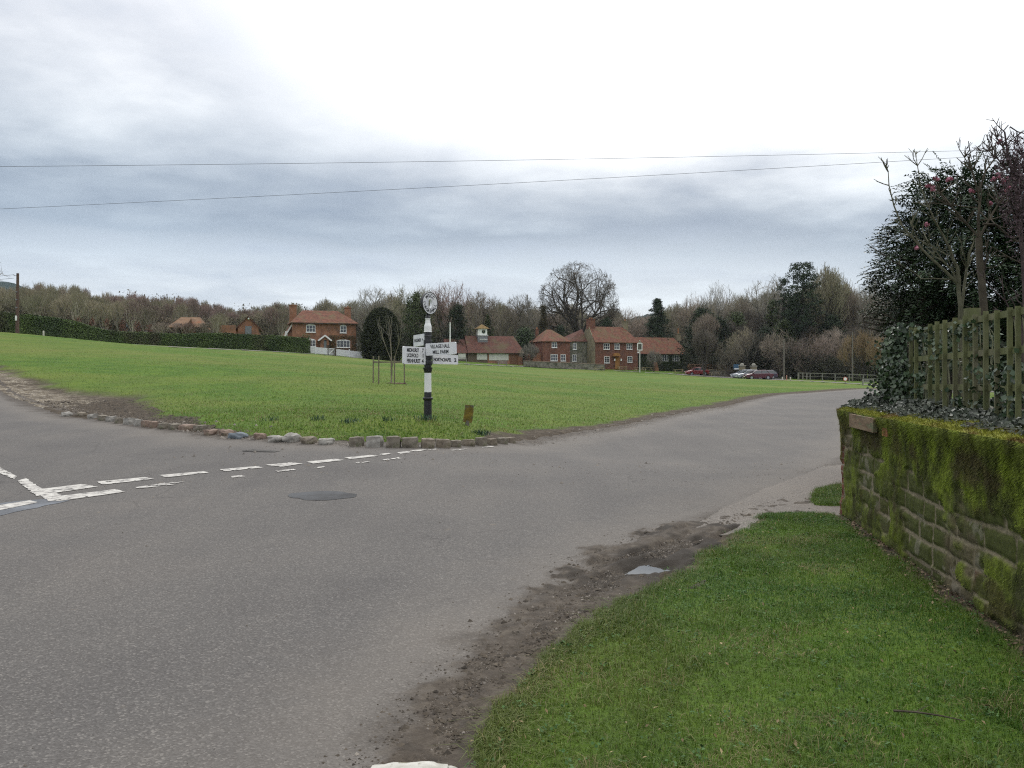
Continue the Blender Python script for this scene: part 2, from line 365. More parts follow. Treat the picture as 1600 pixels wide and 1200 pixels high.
def ground_mat():
    m = bpy.data.materials.new("grass_ground"); m.use_nodes = True; t = m.node_tree; b = t.nodes['Principled BSDF']; b.inputs['Roughness'].default_value = .95; b.inputs['Specular IOR Level'].default_value = .15
    g = N(t, 'ShaderNodeNewGeometry'); pos = g.outputs['Position']
    def nz(s, d=5, r=.6, st=None):
        n = N(t, 'ShaderNodeTexNoise', inp={'Scale': s, 'Detail': d, 'Roughness': r})
        if st:
            mp = N(t, 'ShaderNodeMapping'); mp.inputs['Scale'].default_value = st; L(t, pos, mp.inputs[0]); L(t, mp.outputs[0], n.inputs['Vector'])
        else: L(t, pos, n.inputs['Vector'])
        return n.outputs[0]
    fine = nz(9, 6, .7); midn = nz(.55, 6, .65); big = nz(.06, 4, .6, (1, 1.6, 1))
    base = ramp(t, fine, [(.3, (.044, .092, .010)), (.5, (.074, .140, .015)), (.72, (.120, .182, .027))])
    m1 = ramp(t, midn, [(.36, (.72, .84, .8)), (.5, (1, 1, 1)), (.68, (1.30, 1.16, 1.05))])
    base = mixc(t, 1, base, m1, 'MULTIPLY')
    straw = ramp(t, big, [(.42, (0, 0, 0)), (.66, (.75, .75, .75))])
    base = mixc(t, straw, base, (.150, .162, .038))
    dark = ramp(t, nz(.9, 5, .7), [(.66, (0, 0, 0)), (.74, (.5, .5, .5))]); base = mixc(t, dark, base, (.055, .10, .02))
    a = N(t, 'ShaderNodeAttribute', attribute_name='mud'); gr = N(t, 'ShaderNodeAttribute', attribute_name='gravel')
    soil = ramp(t, nz(5, 7, .7), [(.3, (.034, .026, .018)), (.5, (.066, .052, .037)), (.7, (.12, .097, .07))])
    vor = N(t, 'ShaderNodeTexVoronoi', inp={'Scale': 22.0}); L(t, pos, vor.inputs['Vector'])
    sp = N(t, 'ShaderNodeSeparateColor'); L(t, vor.outputs['Color'], sp.inputs[0])
    peb = ramp(t, sp.outputs[0], [(.0, (.09, .07, .045)), (.5, (.19, .16, .115)), (.8, (.3, .26, .2)), (1, (.45, .42, .36))])
    pm = mth(t, 'MULTIPLY', gr.outputs['Fac'], ramp(t, nz(2.2), [(.38, (0, 0, 0)), (.58, (1, 1, 1))]))
    soil = mixc(t, pm, soil, peb)
    c = mixc(t, a.outputs['Fac'], base, soil); L(t, c, b.inputs['Base Color'])
    bp = N(t, 'ShaderNodeBump'); bp.inputs['Strength'].default_value = .8; bp.inputs['Distance'].default_value = .03
    L(t, mth(t, 'ADD', nz(14, 5, .7), mth(t, 'MULTIPLY', nz(2.5, 4, .6), 1.5)), bp.inputs['Height']); L(t, bp.outputs[0], b.inputs['Normal'])
    return m
GR = ground_mat()
V = np.stack([X, Y, Z], -1).reshape(-1, 3)
g = mk('ground', V, Fq, GR, smooth=True, col={'mud': mud.ravel(), 'gravel': gravel.ravel()}); tag(g, kind='structure')
_th = np.radians(np.concatenate([np.linspace(-180, -60, 60, endpoint=False), np.linspace(-60, -36, 60, endpoint=False), np.linspace(-36, 36, 560, endpoint=False), np.linspace(36, 60, 60, endpoint=False), np.linspace(60, 180, 61)]))
_rr = np.hypot(X[:, 0], Y[:, 0])
def Zs(x, y):
    """height of the finished ground mesh at points (bilinear on its own polar grid)"""
    x = np.asarray(x, float); y = np.asarray(y, float)
    ti = np.clip(np.interp(np.arctan2(x, y), _th, np.arange(len(_th))), 0, nc-1.001); ri = np.clip(np.interp(np.hypot(x, y), _rr, np.arange(len(_rr))), 0, nr-1.001)
    i = ri.astype(int); j = ti.astype(int); a = ri-i; b = ti-j
    return (Z[i, j]*(1-b)+Z[i, j+1]*b)*(1-a)+(Z[i+1, j]*(1-b)+Z[i+1, j+1]*b)*a
def ZZ(x, y): return float(Zs(np.array([x]), np.array([y]))[0])
def GS(px, Y, dz=0): X_ = (px-800)/F*Y; return Vector((X_, Y, ZZ(X_, Y)+dz))

# sheets: road, lane, path (each follows the same relief, the ground dips below them)
def sheet(name, poly, margin, m, dz, zoff=0.0, wear=True):
    d = sdf(poly, X, Y); keep = d < margin
    fk = keep.ravel()[Fq].all(1); ff = Fq[fk]; used = np.unique(ff); mp_ = np.full(nr*nc, -1); mp_[used] = np.arange(len(used))
    xs = X.ravel()[used]; ys = Y.ravel()[used]; dd = d.ravel()[used]
    zz = Hn(xs, ys)+dz; dirt = np.zeros(len(xs))
    if name == 'road':
        wd = np.interp(ys, [2, 3.5, 4.5, 5.8, 7.2, 8.6, 9.8, 11], [.36, .36, .40, .50, .90, .80, .32, .05])*(xs > -2)*(ys < 11.5)
        e_ = -dd+(fbm(xs*2.3, ys*2.3, 5, 81)-.5)*1.0*np.clip(wd, .2, 1)
        e_ = e_+(fbm(xs*11, ys*11, 3, 85)-.5)*.5*np.clip(wd, .2, 1); dirt = (1-sstep(wd*.55, wd*.88+.02, e_))*(wd > .04)
        ca, sa = math.cos(.62), math.sin(.62); uu = xs*ca-ys*sa; vv = xs*sa+ys*ca
        ruts = (fbm(uu*7, vv*1.1, 4, 82)-.5)
        cor = sstep(5.9, 6.9, ys)*(1-sstep(8.8, 9.6, ys))*sstep(.5, .9, dirt)*(xs > 0)
        zz = zz+bowl(xs, ys)+cor*(ruts*.15+.002)+dirt*(fbm(xs*9, ys*9, 4, 83)-.5)*.035
        # damp darker soil in the churned corner
        dirt = dirt+cor*1.0*sstep(.40, .52, fbm(xs*1.6, ys*1.6, 3, 84))
    o = mk(name, np.stack([xs, ys, zz], -1), mp_[ff], m, smooth=True, col={'edge': dd, 'dirt': dirt})
    return tag(o, kind='structure')
def road_mat(name, tint=(1, 1, 1), dirty=True):
    m = bpy.data.materials.new(name); m.use_nodes = True; t = m.node_tree; b = t.nodes['Principled BSDF']; b.inputs['Specular IOR Level'].default_value = .35
    g = N(t, 'ShaderNodeNewGeometry'); pos = g.outputs['Position']
    def nz(s, d=5, r=.6, st=None):
        n = N(t, 'ShaderNodeTexNoise', inp={'Scale': s, 'Detail': d, 'Roughness': r})
        if st:
            mp = N(t, 'ShaderNodeMapping'); mp.inputs['Scale'].default_value = st[0]; mp.inputs['Rotation'].default_value = (0, 0, st[1]); L(t, pos, mp.inputs[0]); L(t, mp.outputs[0], n.inputs['Vector'])
        else: L(t, pos, n.inputs['Vector'])
        return n.outputs[0]
    vor = N(t, 'ShaderNodeTexVoronoi', inp={'Scale': 95.0}); L(t, pos, vor.inputs['Vector'])
    sp = N(t, 'ShaderNodeSeparateColor'); L(t, vor.outputs['Color'], sp.inputs[0])
    chips = ramp(t, sp.outputs[0], [(.0, (.087, .082, .077)), (.5, (.108, .103, .097)), (.85, (.130, .124, .117)), (1, (.20, .19, .175))])
    tone = ramp(t, nz(.35, 5, .55), [(.35, (.89, .89, .90)), (.5, (1, 1, 1)), (.68, (1.12, 1.10, 1.08))])
    c = mixc(t, 1, chips, tone, 'MULTIPLY')
    # worn wheel tracks run along the road: long streaks
    st = ramp(t, nz(.9, 3, .5, ((1.6, .10, 1), R(23))), [(.35, (.95, .95, .96)), (.65, (1.05, 1.045, 1.04))]); c = mixc(t, 1, c, st, 'MULTIPLY')
    c = mixc(t, 1, c, (*tint,), 'MULTIPLY')
    ck = N(t, 'ShaderNodeTexVoronoi', inp={'Scale': .55}); ck.feature = 'DISTANCE_TO_EDGE'; cn = N(t, 'ShaderNodeTexNoise', inp={'Scale': 2.5, 'Detail': 6.0, 'Roughness': .7}); L(t, pos, cn.inputs['Vector'])
    L(t, mixc(t, .35, pos, cn.outputs['Color'], 'ADD'), ck.inputs['Vector'])
    ckm = mth(t, 'MULTIPLY', ramp(t, ck.outputs['Distance'], [(.0, (1, 1, 1)), (.007, (0, 0, 0))]), ramp(t, nz(.22, 2), [(.52, (0, 0, 0)), (.60, (.55, .55, .55))])); c = mixc(t, ckm, c, (.03, .028, .027))
    if dirty:
        e = N(t, 'ShaderNodeAttribute', attribute_name='edge')
        n1_ = nz(1.3, 6, .65); ee = mth(t, 'ADD', e.outputs['Fac'], mth(t, 'MULTIPLY', mth(t, 'SUBTRACT', n1_, .5), 1.5))
        mr = N(t, 'ShaderNodeMapRange'); mr.interpolation_type = 'SMOOTHSTEP'; L(t, ee, mr.inputs[0])
        for i, v in ((1, -.62), (2, .02), (3, 0), (4, 1)): mr.inputs[i].default_value = v
        soil = ramp(t, nz(8, 6, .7), [(.3, (.034, .027, .020)), (.5, (.066, .053, .040)), (.7, (.115, .096, .074))])
        c = mixc(t, mth(t, 'MULTIPLY', mr.outputs[0], .85), c, soil)
        # pale grit swept just inside the edge
        mr2 = N(t, 'ShaderNodeMapRange'); L(t, ee, mr2.inputs[0])
        for i, v in ((1, -1.5), (2, -.6), (3, 0), (4, .3)): mr2.inputs[i].default_value = v
        c = mixc(t, mth(t, 'MULTIPLY', mr2.outputs[0], mth(t, 'SUBTRACT', 1.0, mr.outputs[0])), c, (.21, .185, .155))
        da = N(t, 'ShaderNodeAttribute', attribute_name='dirt')
        brk = ramp(t, nz(6, 6, .75), [(.28, (.45, .45, .45)), (.5, (1, 1, 1))])
        dm = mth(t, 'MULTIPLY', mth(t, 'MINIMUM', da.outputs['Fac'], 1.0), brk); c = mixc(t, dm, c, soil)
        c = mixc(t, mth(t, 'MULTIPLY', mth(t, 'MAXIMUM', mth(t, 'SUBTRACT', da.outputs['Fac'], 1.0), 0.0), .85), c, (.026, .021, .016))
        spots = ramp(t, nz(3.5, 3, .5), [(.72, (0, 0, 0)), (.77, (1, 1, 1))]); c = mixc(t, mth(t, 'MULTIPLY', spots, .35), c, (.17, .135, .095))
    L(t, c, b.inputs['Base Color'])
    b.inputs['Roughness'].default_value = .85; b.inputs['Specular IOR Level'].default_value = .2
    bp = N(t, 'ShaderNodeBump'); bp.inputs['Strength'].default_value = .55; bp.inputs['Distance'].default_value = .006
    L(t, mth(t, 'ADD', vor.outputs['Distance'], nz(60, 3)), bp.inputs['Height']); L(t, bp.outputs[0], b.inputs['Normal'])
    return m
ASPH = road_mat('worn_asphalt', (1.0, .985, .97)); CONC = road_mat('pale_worn_asphalt', (1.5, 1.42, 1.32), False); LANEM = road_mat('pale_lane', (1.7, 1.66, 1.6), False)
sheet('road', ROAD, .5, ASPH, 0.0)
sheet('lane', LANE, .35, LANEM, 0.035)
sheet('path', PATH, .35, CONC, 0.004)
sheet('car_park', CAR_PARK, .5, road_mat('car_park_asphalt', (1, 1, 1), False), 0.006)
# distant wooded hill closing the view
def hill():
    prof = [(-1500,420),(-700,425),(-200,440),(0,447),(30,452),(70,464),(200,484),(450,510),(800,516),(980,502),(1060,490),(1200,486),(1600,480),(2300,470),(3200,460)]
    px = np.linspace(-700, 2300, 420); top = np.interp(px, [a for a, _ in prof], [b for _, b in prof])
    rows = []
    for k, fr in enumerate(np.linspace(0, 1, 26)):
        Yk = 900+750*fr; s = math.sin(min(fr/.8, 1)*math.pi/2)
        Yt = 1500
        zt = EYE+(HY-top)*Yt/F; xs = (px-800)/F*Yk
        zz = 5+(zt-5)*s+(fbm(px/9+k*.9, np.full_like(px, k*1.3), 4, 7)-.5)*14*s
        rows.append(np.stack([xs, np.full_like(xs, Yk), zz], -1))
    V = np.array(rows); n, m_ = V.shape[:2]; ii = np.arange(n*m_).reshape(n, m_)
    f = np.stack([ii[:-1, :-1], ii[:-1, 1:], ii[1:, 1:], ii[1:, :-1]], -1).reshape(-1, 4)
    m = mat('far_woodland', (.012, .028, .028), (.04, .06, .05), .02, coord='World', rough=1, spec=0)
    tag(mk('hill', V.reshape(-1, 3), f, m, smooth=True), kind='structure')
hill()
# ------------------------------------------------------------------ materials
WHITE = mat('white_paint', (.72, .73, .72), (.80, .80, .78), 8, rough=.45, c3=(.55, .56, .52), s3=5, t3=(.6, .75))
SIGNW = mat('sign_white', (.66, .67, .70), (.76, .76, .76), 5, rough=.4, c3=(.5, .5, .46), s3=9, t3=(.6, .78))
BLACK = mat('black_paint', (.010, .010, .011), (.025, .025, .027), 9, rough=.38, spec=.5)
LINE = None
def line_mat():
    m = bpy.data.materials.new('worn_road_paint'); m.use_nodes = True; t = m.node_tree; b = t.nodes['Principled BSDF']; b.inputs['Roughness'].default_value = .7
    g = N(t, 'ShaderNodeNewGeometry'); n = N(t, 'ShaderNodeTexNoise', inp={'Scale': 9.0, 'Detail': 8.0, 'Roughness': .75}); L(t, g.outputs['Position'], n.inputs['Vector'])
    c = ramp(t, n.outputs[0], [(.38, (.12, .115, .105)), (.46, (.36, .34, .31)), (.58, (.55, .53, .48))]); L(t, c, b.inputs['Base Color']); return m
LINE = line_mat()
# ------------------------------------------------------------------ road markings (pixel corners laid back on the road)
def on_road(px, py):
    Yv = 4.0
    lo, hi = 2.5, 60.0
    for _ in range(40):
        mid = (lo+hi)/2; Xm = (px-800)/F*mid; zr = EYE+(HY-py)*mid/F
        if zr > H(Xm, mid): lo = mid
        else: hi = mid
    Ym = (lo+hi)/2; return ((px-800)/F*Ym, Ym)
def mark_strip(mb, corners, dz, wear=.0, ragged=.012):
    q = [on_road(*c) for c in corners]   # a-b one long side, d-c the other
    a, b, c, d = [np.array(v) for v in q]
    ln = np.linalg.norm(b-a); wd = np.linalg.norm(d-a); nu = max(2, int(ln/.03)); nv = max(2, int(wd/.02)+1)
    base = len(mb.v); ids = {}
    for i in range(nu+1):
        for j in range(nv+1):
            u = i/nu; v = j/nv; p = (a*(1-u)+b*u)*(1-v)+(d*(1-u)+c*u)*v
            jit = (mnoise.noise(Vector((p[0]*18, p[1]*18, 3)))*ragged*1.6) if (j in (0, nv) or i in (0, nu)) else 0
            p = p+np.array([jit, jit]); mb.v.append((p[0], p[1], H(p[0], p[1])+dz))
    for i in range(nu):
        for j in range(nv):
            u = (i+.5)/nu; v = (j+.5)/nv; p = (a*(1-u)+b*u)*(1-v)+(d*(1-u)+c*u)*v
            e = min(v, 1-v)*.35+.5
            if mnoise.noise(Vector((p[0]*11, p[1]*11, 9)))*.5+.5+mnoise.noise(Vector((p[0]*40, p[1]*40, 1)))*.22 > wear:
                k = base+i*(nv+1)+j; mb.f.append((k, k+nv+1, k+nv+2, k+1)); mb.m.append(0)
mk_m = MB()
marks = [  # (corners, wear)
 ([(-60,712),(0,729),(0,741),(-60,722)], .25), ([(0,731),(27,745),(22,749),(0,740)], .35), ([(27,752),(40,748),(76,771),(58,776)], .18),
 ([(50,765),(72,764),(108,780),(76,784)], .12), ([(70,764),(127,757),(152,761),(85,771)], .16), ([(80,777),(180,765),(196,769),(88,784)], .22),
 ([(152,753),(228,746),(240,749),(160,758)], .22), ([(212,762),(258,755),(272,758),(216,764)], .38),
 ([(248,743),(318,737),(328,739),(262,746.5)], .22), ([(343,734),(400,729),(412,731),(352,737)], .30), ([(360,745),(376,743),(384,745),(362,747)], .4),
 ([(414,727),(455,723),(473,725),(440,730)], .15), ([(478,722),(525,717.5),(538,719.5),(490,725)], .16), ([(538,715.5),(580,711.5),(592,713),(548,718)], .18),
 ([(592,710.3),(608,708.3),(612,709.6),(598,711.6)], .3), ([(618,708),(636,705.5),(645,707),(626,709.6)], .32), ([(640,704.8),(660,702.5),(668,703.6),(648,706.5)], .3),
 ([(668,703),(680,701.6),(684,702.6),(672,704)], .4), ([(430,736.5),(458,733),(462,735),(434,738)], .42), ([(490,731),(512,728.5),(516,730),(494,732)], .5), ([(556,723),(578,721),(578,722.6),(558,724.6)], .42),
 ([(596,719),(622,715),(630,716.5),(600,720)], .5), ([(704,703.4),(730,701),(732,702),(706,704.6)], .5), ([(752,699.2),(770,697.6),(772,698.6),(754,700)], .4),
 ([(0,790),(48,782),(58,786),(0,798)], .14), ([(-70,801),(0,790),(0,798),(-60,808)], .14), ([(240,757),(262,754.5),(290,753),(268,757.5)], .55)]
for c_, w_ in marks: mark_strip(mk_m, c_, .008, w_)
tag(mk_m.build('road_markings', LINE), kind='structure')
# newer asphalt reinstatement strip and the round patch
def patch(name, poly, dz, m, n=46):
    poly = [on_road(*p) for p in poly]; P_ = np.array(smooth_poly(poly, 2)); mb = MB(); c = P_.mean(0)
    rings = 6; vs = []
    for k in range(rings+1):
        for p in P_:
            q = c+(p-c)*(k/rings); 
            if k == rings: q = q+np.array([mnoise.noise(Vector((q[0]*6, q[1]*6, 0))), mnoise.noise(Vector((q[0]*6, q[1]*6, 5)))])*.05
            vs.append((q[0], q[1], H(q[0], q[1])+dz))
    nP = len(P_); fs = [(k*nP+i, k*nP+(i+1) % nP, (k+1)*nP+(i+1) % nP, (k+1)*nP+i) for k in range(rings) for i in range(nP)]
    mb.add(vs, fs); return mb.build(name, m)
BLUEA = mat('blue_grey_asphalt', (.065, .069, .076), (.115, .122, .132), 60, coord='World', rough=.6, bump=.004, bscale=90, c3=(.14, .15, .165), s3=1.2)
DARKA = mat('dark_asphalt_patch', (.040, .040, .040), (.074, .074, .075), 60, coord='World', rough=.85, spec=.15, bump=.005, bscale=90, c3=(.095, .098, .102), s3=1.6, t3=(.42, .62))
tag(patch('road_patch', [(-120,812),(-60,795),(0,786),(60,780),(112,778),(110,783),(60,792),(0,806),(-60,820)], .004, BLUEA), kind='structure')
tag(patch('road_patch', [(446,773),(470,768.5),(520,767),(556,772),(562,775),(540,780),(490,783),(460,779)], .004, DARKA), kind='structure')
def manhole():
    p = on_road(416, 703.5); t = thing('drain_cover', 'small square iron drain grating set in the side road near the kerb', 'drain cover', (p[0], p[1], H(*p)+.001), R(-20)); t.scale = (.75, .75, 1)
    m = mat('rusty_iron', (.095, .09, .083), (.14, .133, .122), 20, rough=.8); fr = MB()
    for a in ((-.45, -.3, .45, -.26), (-.45, .26, .45, .3), (-.45, -.26, -.41, .26), (.41, -.26, .45, .26)): fr.box(a[0], a[1], -.02, a[2], a[3], .004)
    fr.build('frame', m, t); b = MB()
    for i in range(11): b.box(-.405, -.25+i*.046, -.02, .405, -.226+i*.046, .001)
    b.build('grating', m, t)
manhole()
# puddle in the rut
WATER = mat('puddle_water', (.03, .028, .022), rough=.03, spec=.6)
def puddle():
    mb = MB(); n_ = 40; q = []
    for k in range(n_): a_ = 2*math.pi*k/n_; u = .42*math.cos(a_); v = .20*math.sin(a_); q.append((1.18+u*.86-v*.5, 7.08+u*.5+v*.86, 0))
    mb.add([(1.18, 7.08, 0)]+q, [(0, i+1, (i+1) % n_+1) for i in range(n_)]); o = mb.build('puddle', WATER); o.location.z = H(1.18, 7.08)-.034; tag(o, kind='structure')
puddle()
# ------------------------------------------------------------------ stones
STONES = [mat('stone_grey', (.13, .112, .085), (.225, .20, .16), 7, bump=.01, c3=(.10, .11, .05), s3=6, t3=(.56, .7)),
          mat('stone_pale', (.22, .205, .18), (.36, .345, .31), 7, bump=.01, c3=(.18, .16, .13), s3=6, t3=(.56, .72)),
          mat('stone_pink', (.17, .12, .09), (.26, .195, .155), 7, bump=.01, c3=(.12, .11, .06), s3=6, t3=(.56, .7)),
          mat('stone_blue', (.12, .14, .155), (.19, .215, .235), 6, bump=.01), mat('stone_tan', (.15, .125, .09), (.25, .215, .17), 8, bump=.01, c3=(.09, .09, .04), s3=6, t3=(.55, .7))]
def rock(name, sx, sy, sz, m, seed, boxy=.45, n=8, rough=.10):
    vs = []; fs = []; k = 0; r_ = random.Random(seed); o3 = Vector((r_.uniform(0, 90), r_.uniform(0, 90), r_.uniform(0, 90)))
    mb = MB(); faces = [((1,0,0),(0,1,0),(0,0,1)),((-1,0,0),(0,-1,0),(0,0,1)),((0,1,0),(-1,0,0),(0,0,1)),((0,-1,0),(1,0,0),(0,0,1)),((0,0,1),(1,0,0),(0,1,0))]
    for nn, u, v in faces:
        nn, u, v = Vector(nn), Vector(u), Vector(v); b = len(vs)
        for i in range(n+1):
            for j in range(n+1):
                p = nn+u*(2*i/n-1)+v*(2*j/n-1); q = p.normalized()*1.25
                p = p*(1-boxy)+q*boxy
                d = 1+mnoise.fractal(p*1.1+o3, 1.0, 2.0, 4)*rough*2
                vs.append((p.x*d*sx/2, p.y*d*sy/2, p.z*d*sz/2+sz/2-.02))
        for i in range(n):
            for j in range(n): a = b+i*(n+1)+j; fs.append((a, a+n+1, a+n+2, a+1))
    return mk(name, vs, fs, m, smooth=True)
# the kerb line along the green: (px, py_base, width px, height px, material, boxiness)
kerb = [(555,698,22,13,0),(583,699,24,15,1),(614,700,22,15,0),(641,700,25,14,0),(669,700.5,21,13,4),(693,700,22,12,4),(714,699,16,10,0),(734,697.5,18,8,4),(755,697,14,12,0),(772,695.5,11,8,4),(788,694,14,9,0),
        (802,692.5,10,8,4),
        (506,695,22,10,1),(478,694,22,11,4),(450,691,22,12,1),(426,691,22,9,1),(402,686.5,14,9,2),(365,685.5,22,9,3),(346,680.5,18,8,2),(322,680,16,8,2),
        (307,674,17,7,0),(285,673,20,8,2),(267,671.5,15,8,0),(250,670.5,14,8,0),(235,668.5,11,9,2),(223,667.5,12,9,2),(211,665.5,11,9,1),(197,663.5,16,9,1),(181,661.5,11,5,0),(168,659,13,5,1),(155,657,13,5,0),(139,654.5,13,5,1),(122,651.5,12,5,4),
        (98,650.5,14,7,1)]
def at_px(px, py):
    p = on_road(px, py); return p
stone_words = {0: 'grey', 1: 'pale whitish', 2: 'pinkish brown', 3: 'blue grey', 4: 'brown'}
kl = []
for i, (px, py, w, hh, mi_) in enumerate(kerb):
    p = at_px(px, py); Yd = p[1]; wm = w*Yd/F*.97; hm = hh*Yd/F*1.0
    loose = i in (12,13,14,15,16,17,18,19,33)
    o = rock('kerb_stone' if not loose or i in (12,13) else 'edging_stone', wm*.98, min(.30, wm)*.95, max(.12, hm)*1.28, STONES[mi_], i, boxy=.22 if not loose else .55, rough=.07 if not loose else .14)
    nx = ((kerb[min(i+1, len(kerb)-1)][0] if i < 11 else px+1)-px)
    ang = {True: R(0), False: R(0)}[True]
    # follow the kerb line
    if px > 600: ang = R(np.interp(px, [600, 700, 800], [2, 12, 45]))
    else: ang = R(np.interp(px, [100, 300, 450, 560], [-48, -42, -24, -4]))
    dirx = math.cos(ang); dep = min(.30, wm)*.45
    o.location = (p[0]+math.sin(-ang)*dep, p[1]+math.cos(ang)*dep, H(*p)-(.025 if loose else .006)); o.rotation_euler = (R(rnd.uniform(-3, 3)), R(rnd.uniform(-4, 4)), ang+R(rnd.uniform(-4, 4)))
    o.scale.x = 1/max(.75, math.cos(ang*.9))
    kl.append(o)
    if i == 17: tag(o, 'rounded blue grey boulder lying at the kerb edge left of the signpost', 'stone')
    elif i == 33: tag(o, 'lone pale stone at the far left end of the kerb line', 'stone')
    elif i == 1: tag(o, 'squared pale grey block, the whitest of the big kerb blocks by the signpost corner', 'kerb stone')
    elif i in (0, 2, 3, 4, 5, 6, 7, 8, 9, 10, 11): tag(o, 'squared brownish grey kerb block edging the grass in front of the signpost', 'kerb stone', 'squared kerb blocks at the corner')
    elif i in (12, 13, 14, 15, 16, 18, 19): tag(o, 'loose rough stone leaning along the grass edge left of the squared kerb blocks', 'kerb stone', 'loose edging stones')
    else: tag(o, 'small sett in the long low row of stones below the muddy bank', 'kerb stone', 'small setts below the muddy bank')
# flat white painted stone at the photographer's feet
o = rock('white_stone', .34, .26, .10, mat('whitewashed_stone', (.38, .37, .32), (.56, .55, .50), 12, bump=.006, c3=(.20, .19, .14), s3=14, t3=(.6, .68)), 77, boxy=.5, n=14, rough=.10)
pw = gp(636, 1212, .06); o.location = (pw[0], pw[1]+.0, H(*pw)-.02); tag(o, 'low whitewashed stone at the road edge in the near foreground', 'stone')

# ------------------------------------------------------------------ signpost
def text_mesh(s, size, bold=0.0):
    cu = bpy.data.curves.new('t', 'FONT'); cu.body = s; cu.size = size; cu.align_x = 'LEFT'; cu.extrude = .0015; cu.offset = bold; cu.resolution_u = 3
    o = bpy.data.objects.new('t', cu); C.objects.link(o); dg = bpy.context.evaluated_depsgraph_get(); dg.update()
    me = bpy.data.meshes.new_from_object(o.evaluated_get(dg)); vs = [v.co.copy() for v in me.vertices]; fs = [tuple(p.vertices) for p in me.polygons]
    bpy.data.objects.remove(o); bpy.data.curves.remove(cu); bpy.data.meshes.remove(me); return vs, fs
def add_text(mb, s, M, x0, x1, zc, cap, bold=.002):
    """write s so it fills x0..x1 with capital height cap, plane x-z of M"""
    vs, fs = text_mesh(s, cap/.7, bold)
    if not vs: return
    a = min(v.x for v in vs); b = max(v.x for v in vs); lo = min(v.y for v in vs); hi = max(v.y for v in vs)
    k = (x1-x0)/(b-a); kz = cap/(hi-lo)
    mb.add([M @ Vector((x0+(v.x-a)*k, zc-cap/2+(v.y-lo)*kz, v.z)) for v in vs], fs)
sp = GS(668.5, 19.0, -.04)
S = thing('signpost', 'black and white banded fingerpost with oval ring finial and village direction arms', 'signpost', sp)
zs = 2.82/1115.0
def zz(v): return (1165-v)*zs+.04
post = MB(); B_, W_ = 0, 1
def seg(prof, m): post.lathe([(r, zz(v)) for r, v in prof], 28, m=m)
k_ = .00245
seg([(.088, 1180), (.088, 1100), (.086, 1004)], 0)
seg([(.092, 1003), (.112, 992), (.114, 984), (.104, 976), (.086, 974)], 0)
seg([(.083, 973), (.081, 931)], 0); seg([(.0795, 930.5), (.077, 761)], 1)
seg([(.079, 760), (.084, 752), (.105, 722), (.107, 714), (.096, 712)], 0); seg([(.078, 711.5), (.080, 704), (.080, 700)], 0)
seg([(.084, 699.5), (.084, 500)], 0); seg([(.086, 499.5), (.090, 496), (.086, 490)], 1); seg([(.078, 489.5), (.078, 440), (.084, 436), (.078, 430), (.078, 402)], 0)
seg([(.088, 401.5), (.088, 396), (.084, 392), (.083, 352), (.076, 340), (.060, 322), (.052, 300), (.052, 290), (.062, 282), (.062, 278)], 1)
seg([(.058, 277.5), (.058, 268), (.048, 262), (.040, 250), (.030, 240), (.020, 232)], 0)
post.build('post', [BLACK, WHITE], S)
# collars that carry the arms
for v0, v1, r_ in ((530, 470, .092), (640, 545, .094), (690, 655, .096)):
    br = MB(); br.lathe([(r_, zz(v0)), (r_+.004, zz(v0-4)), (r_+.004, zz(v1+4)), (r_, zz(v1))], 24); br.build('collar', BLACK, S)
# finial ring, turned away from the viewer
Rm = Matrix.Translation((.03, 0, zz(147))) @ Matrix.Rotation(R(52), 4, 'Z')
ring = MB(); n = 64
def annulus(mb, r0, r1, y0, y1, m, M, ex0=1.0, ex1=1.0):
    vs = []; fs = []
    for k in range(n):
        a = 2*math.pi*k/n
        for (r_, yy, e_) in ((r0, y0, ex0), (r1, y0, ex1), (r1, y1, ex1), (r0, y1, ex0)): vs.append(M @ Vector((r_*math.cos(a)*e_, yy, r_*math.sin(a))))
    for k in range(n):
        for j in range(4): fs.append((k*4+j, k*4+(j+1) % 4, ((k+1) % n)*4+(j+1) % 4, ((k+1) % n)*4+j))
    mb.add(vs, fs, m)
annulus(ring, .112, .235, -.028, .028, 1, Rm, ex0=.62); annulus(ring, .2355, .247, -.034, .034, 0, Rm); annulus(ring, .100, .1118, -.034, .034, 1, Rm, ex0=.6, ex1=.62)
ring.bar((.02, 0, zz(262)), (.03, 0, zz(236)), .05, .04, 0)
fo = ring.build('finial', [BLACK, SIGNW], S)
lt = MB()
def ring_text(s, a0, a1, inward):
    k = len(s)
    for i, ch in enumerate(s):
        if ch == ' ': continue
        a = R(a0+(a1-a0)*(i/(k-1) if k > 1 else .5)); vs_, fs_ = text_mesh(ch, .098, .0035)
        if not vs_: continue
        cx_ = (min(v.x for v in vs_)+max(v.x for v in vs_))/2
        rot = a-math.pi/2 if not inward else a+math.pi/2
        rr = .173
        out = []
        for v in vs_:
            lx, lz = (v.x-cx_)*.9, v.y-.034
            X_ = lx*math.cos(rot)-lz*math.sin(rot); Z_ = lx*math.sin(rot)+lz*math.cos(rot)
            out.append(Rm @ Vector((rr*math.cos(a)+X_, -.0295-v.z, rr*math.sin(a)+Z_)))
        lt.add(out, fs_)
ring_text('WSCC', 128, 52, False); ring_text('LURGASHALL', 178, 348, True)
annulus(lt, .128, .132, -.0295, -.028, 0, Rm, ex0=.75, ex1=.75)
lt.build('lettering', BLACK, fo)
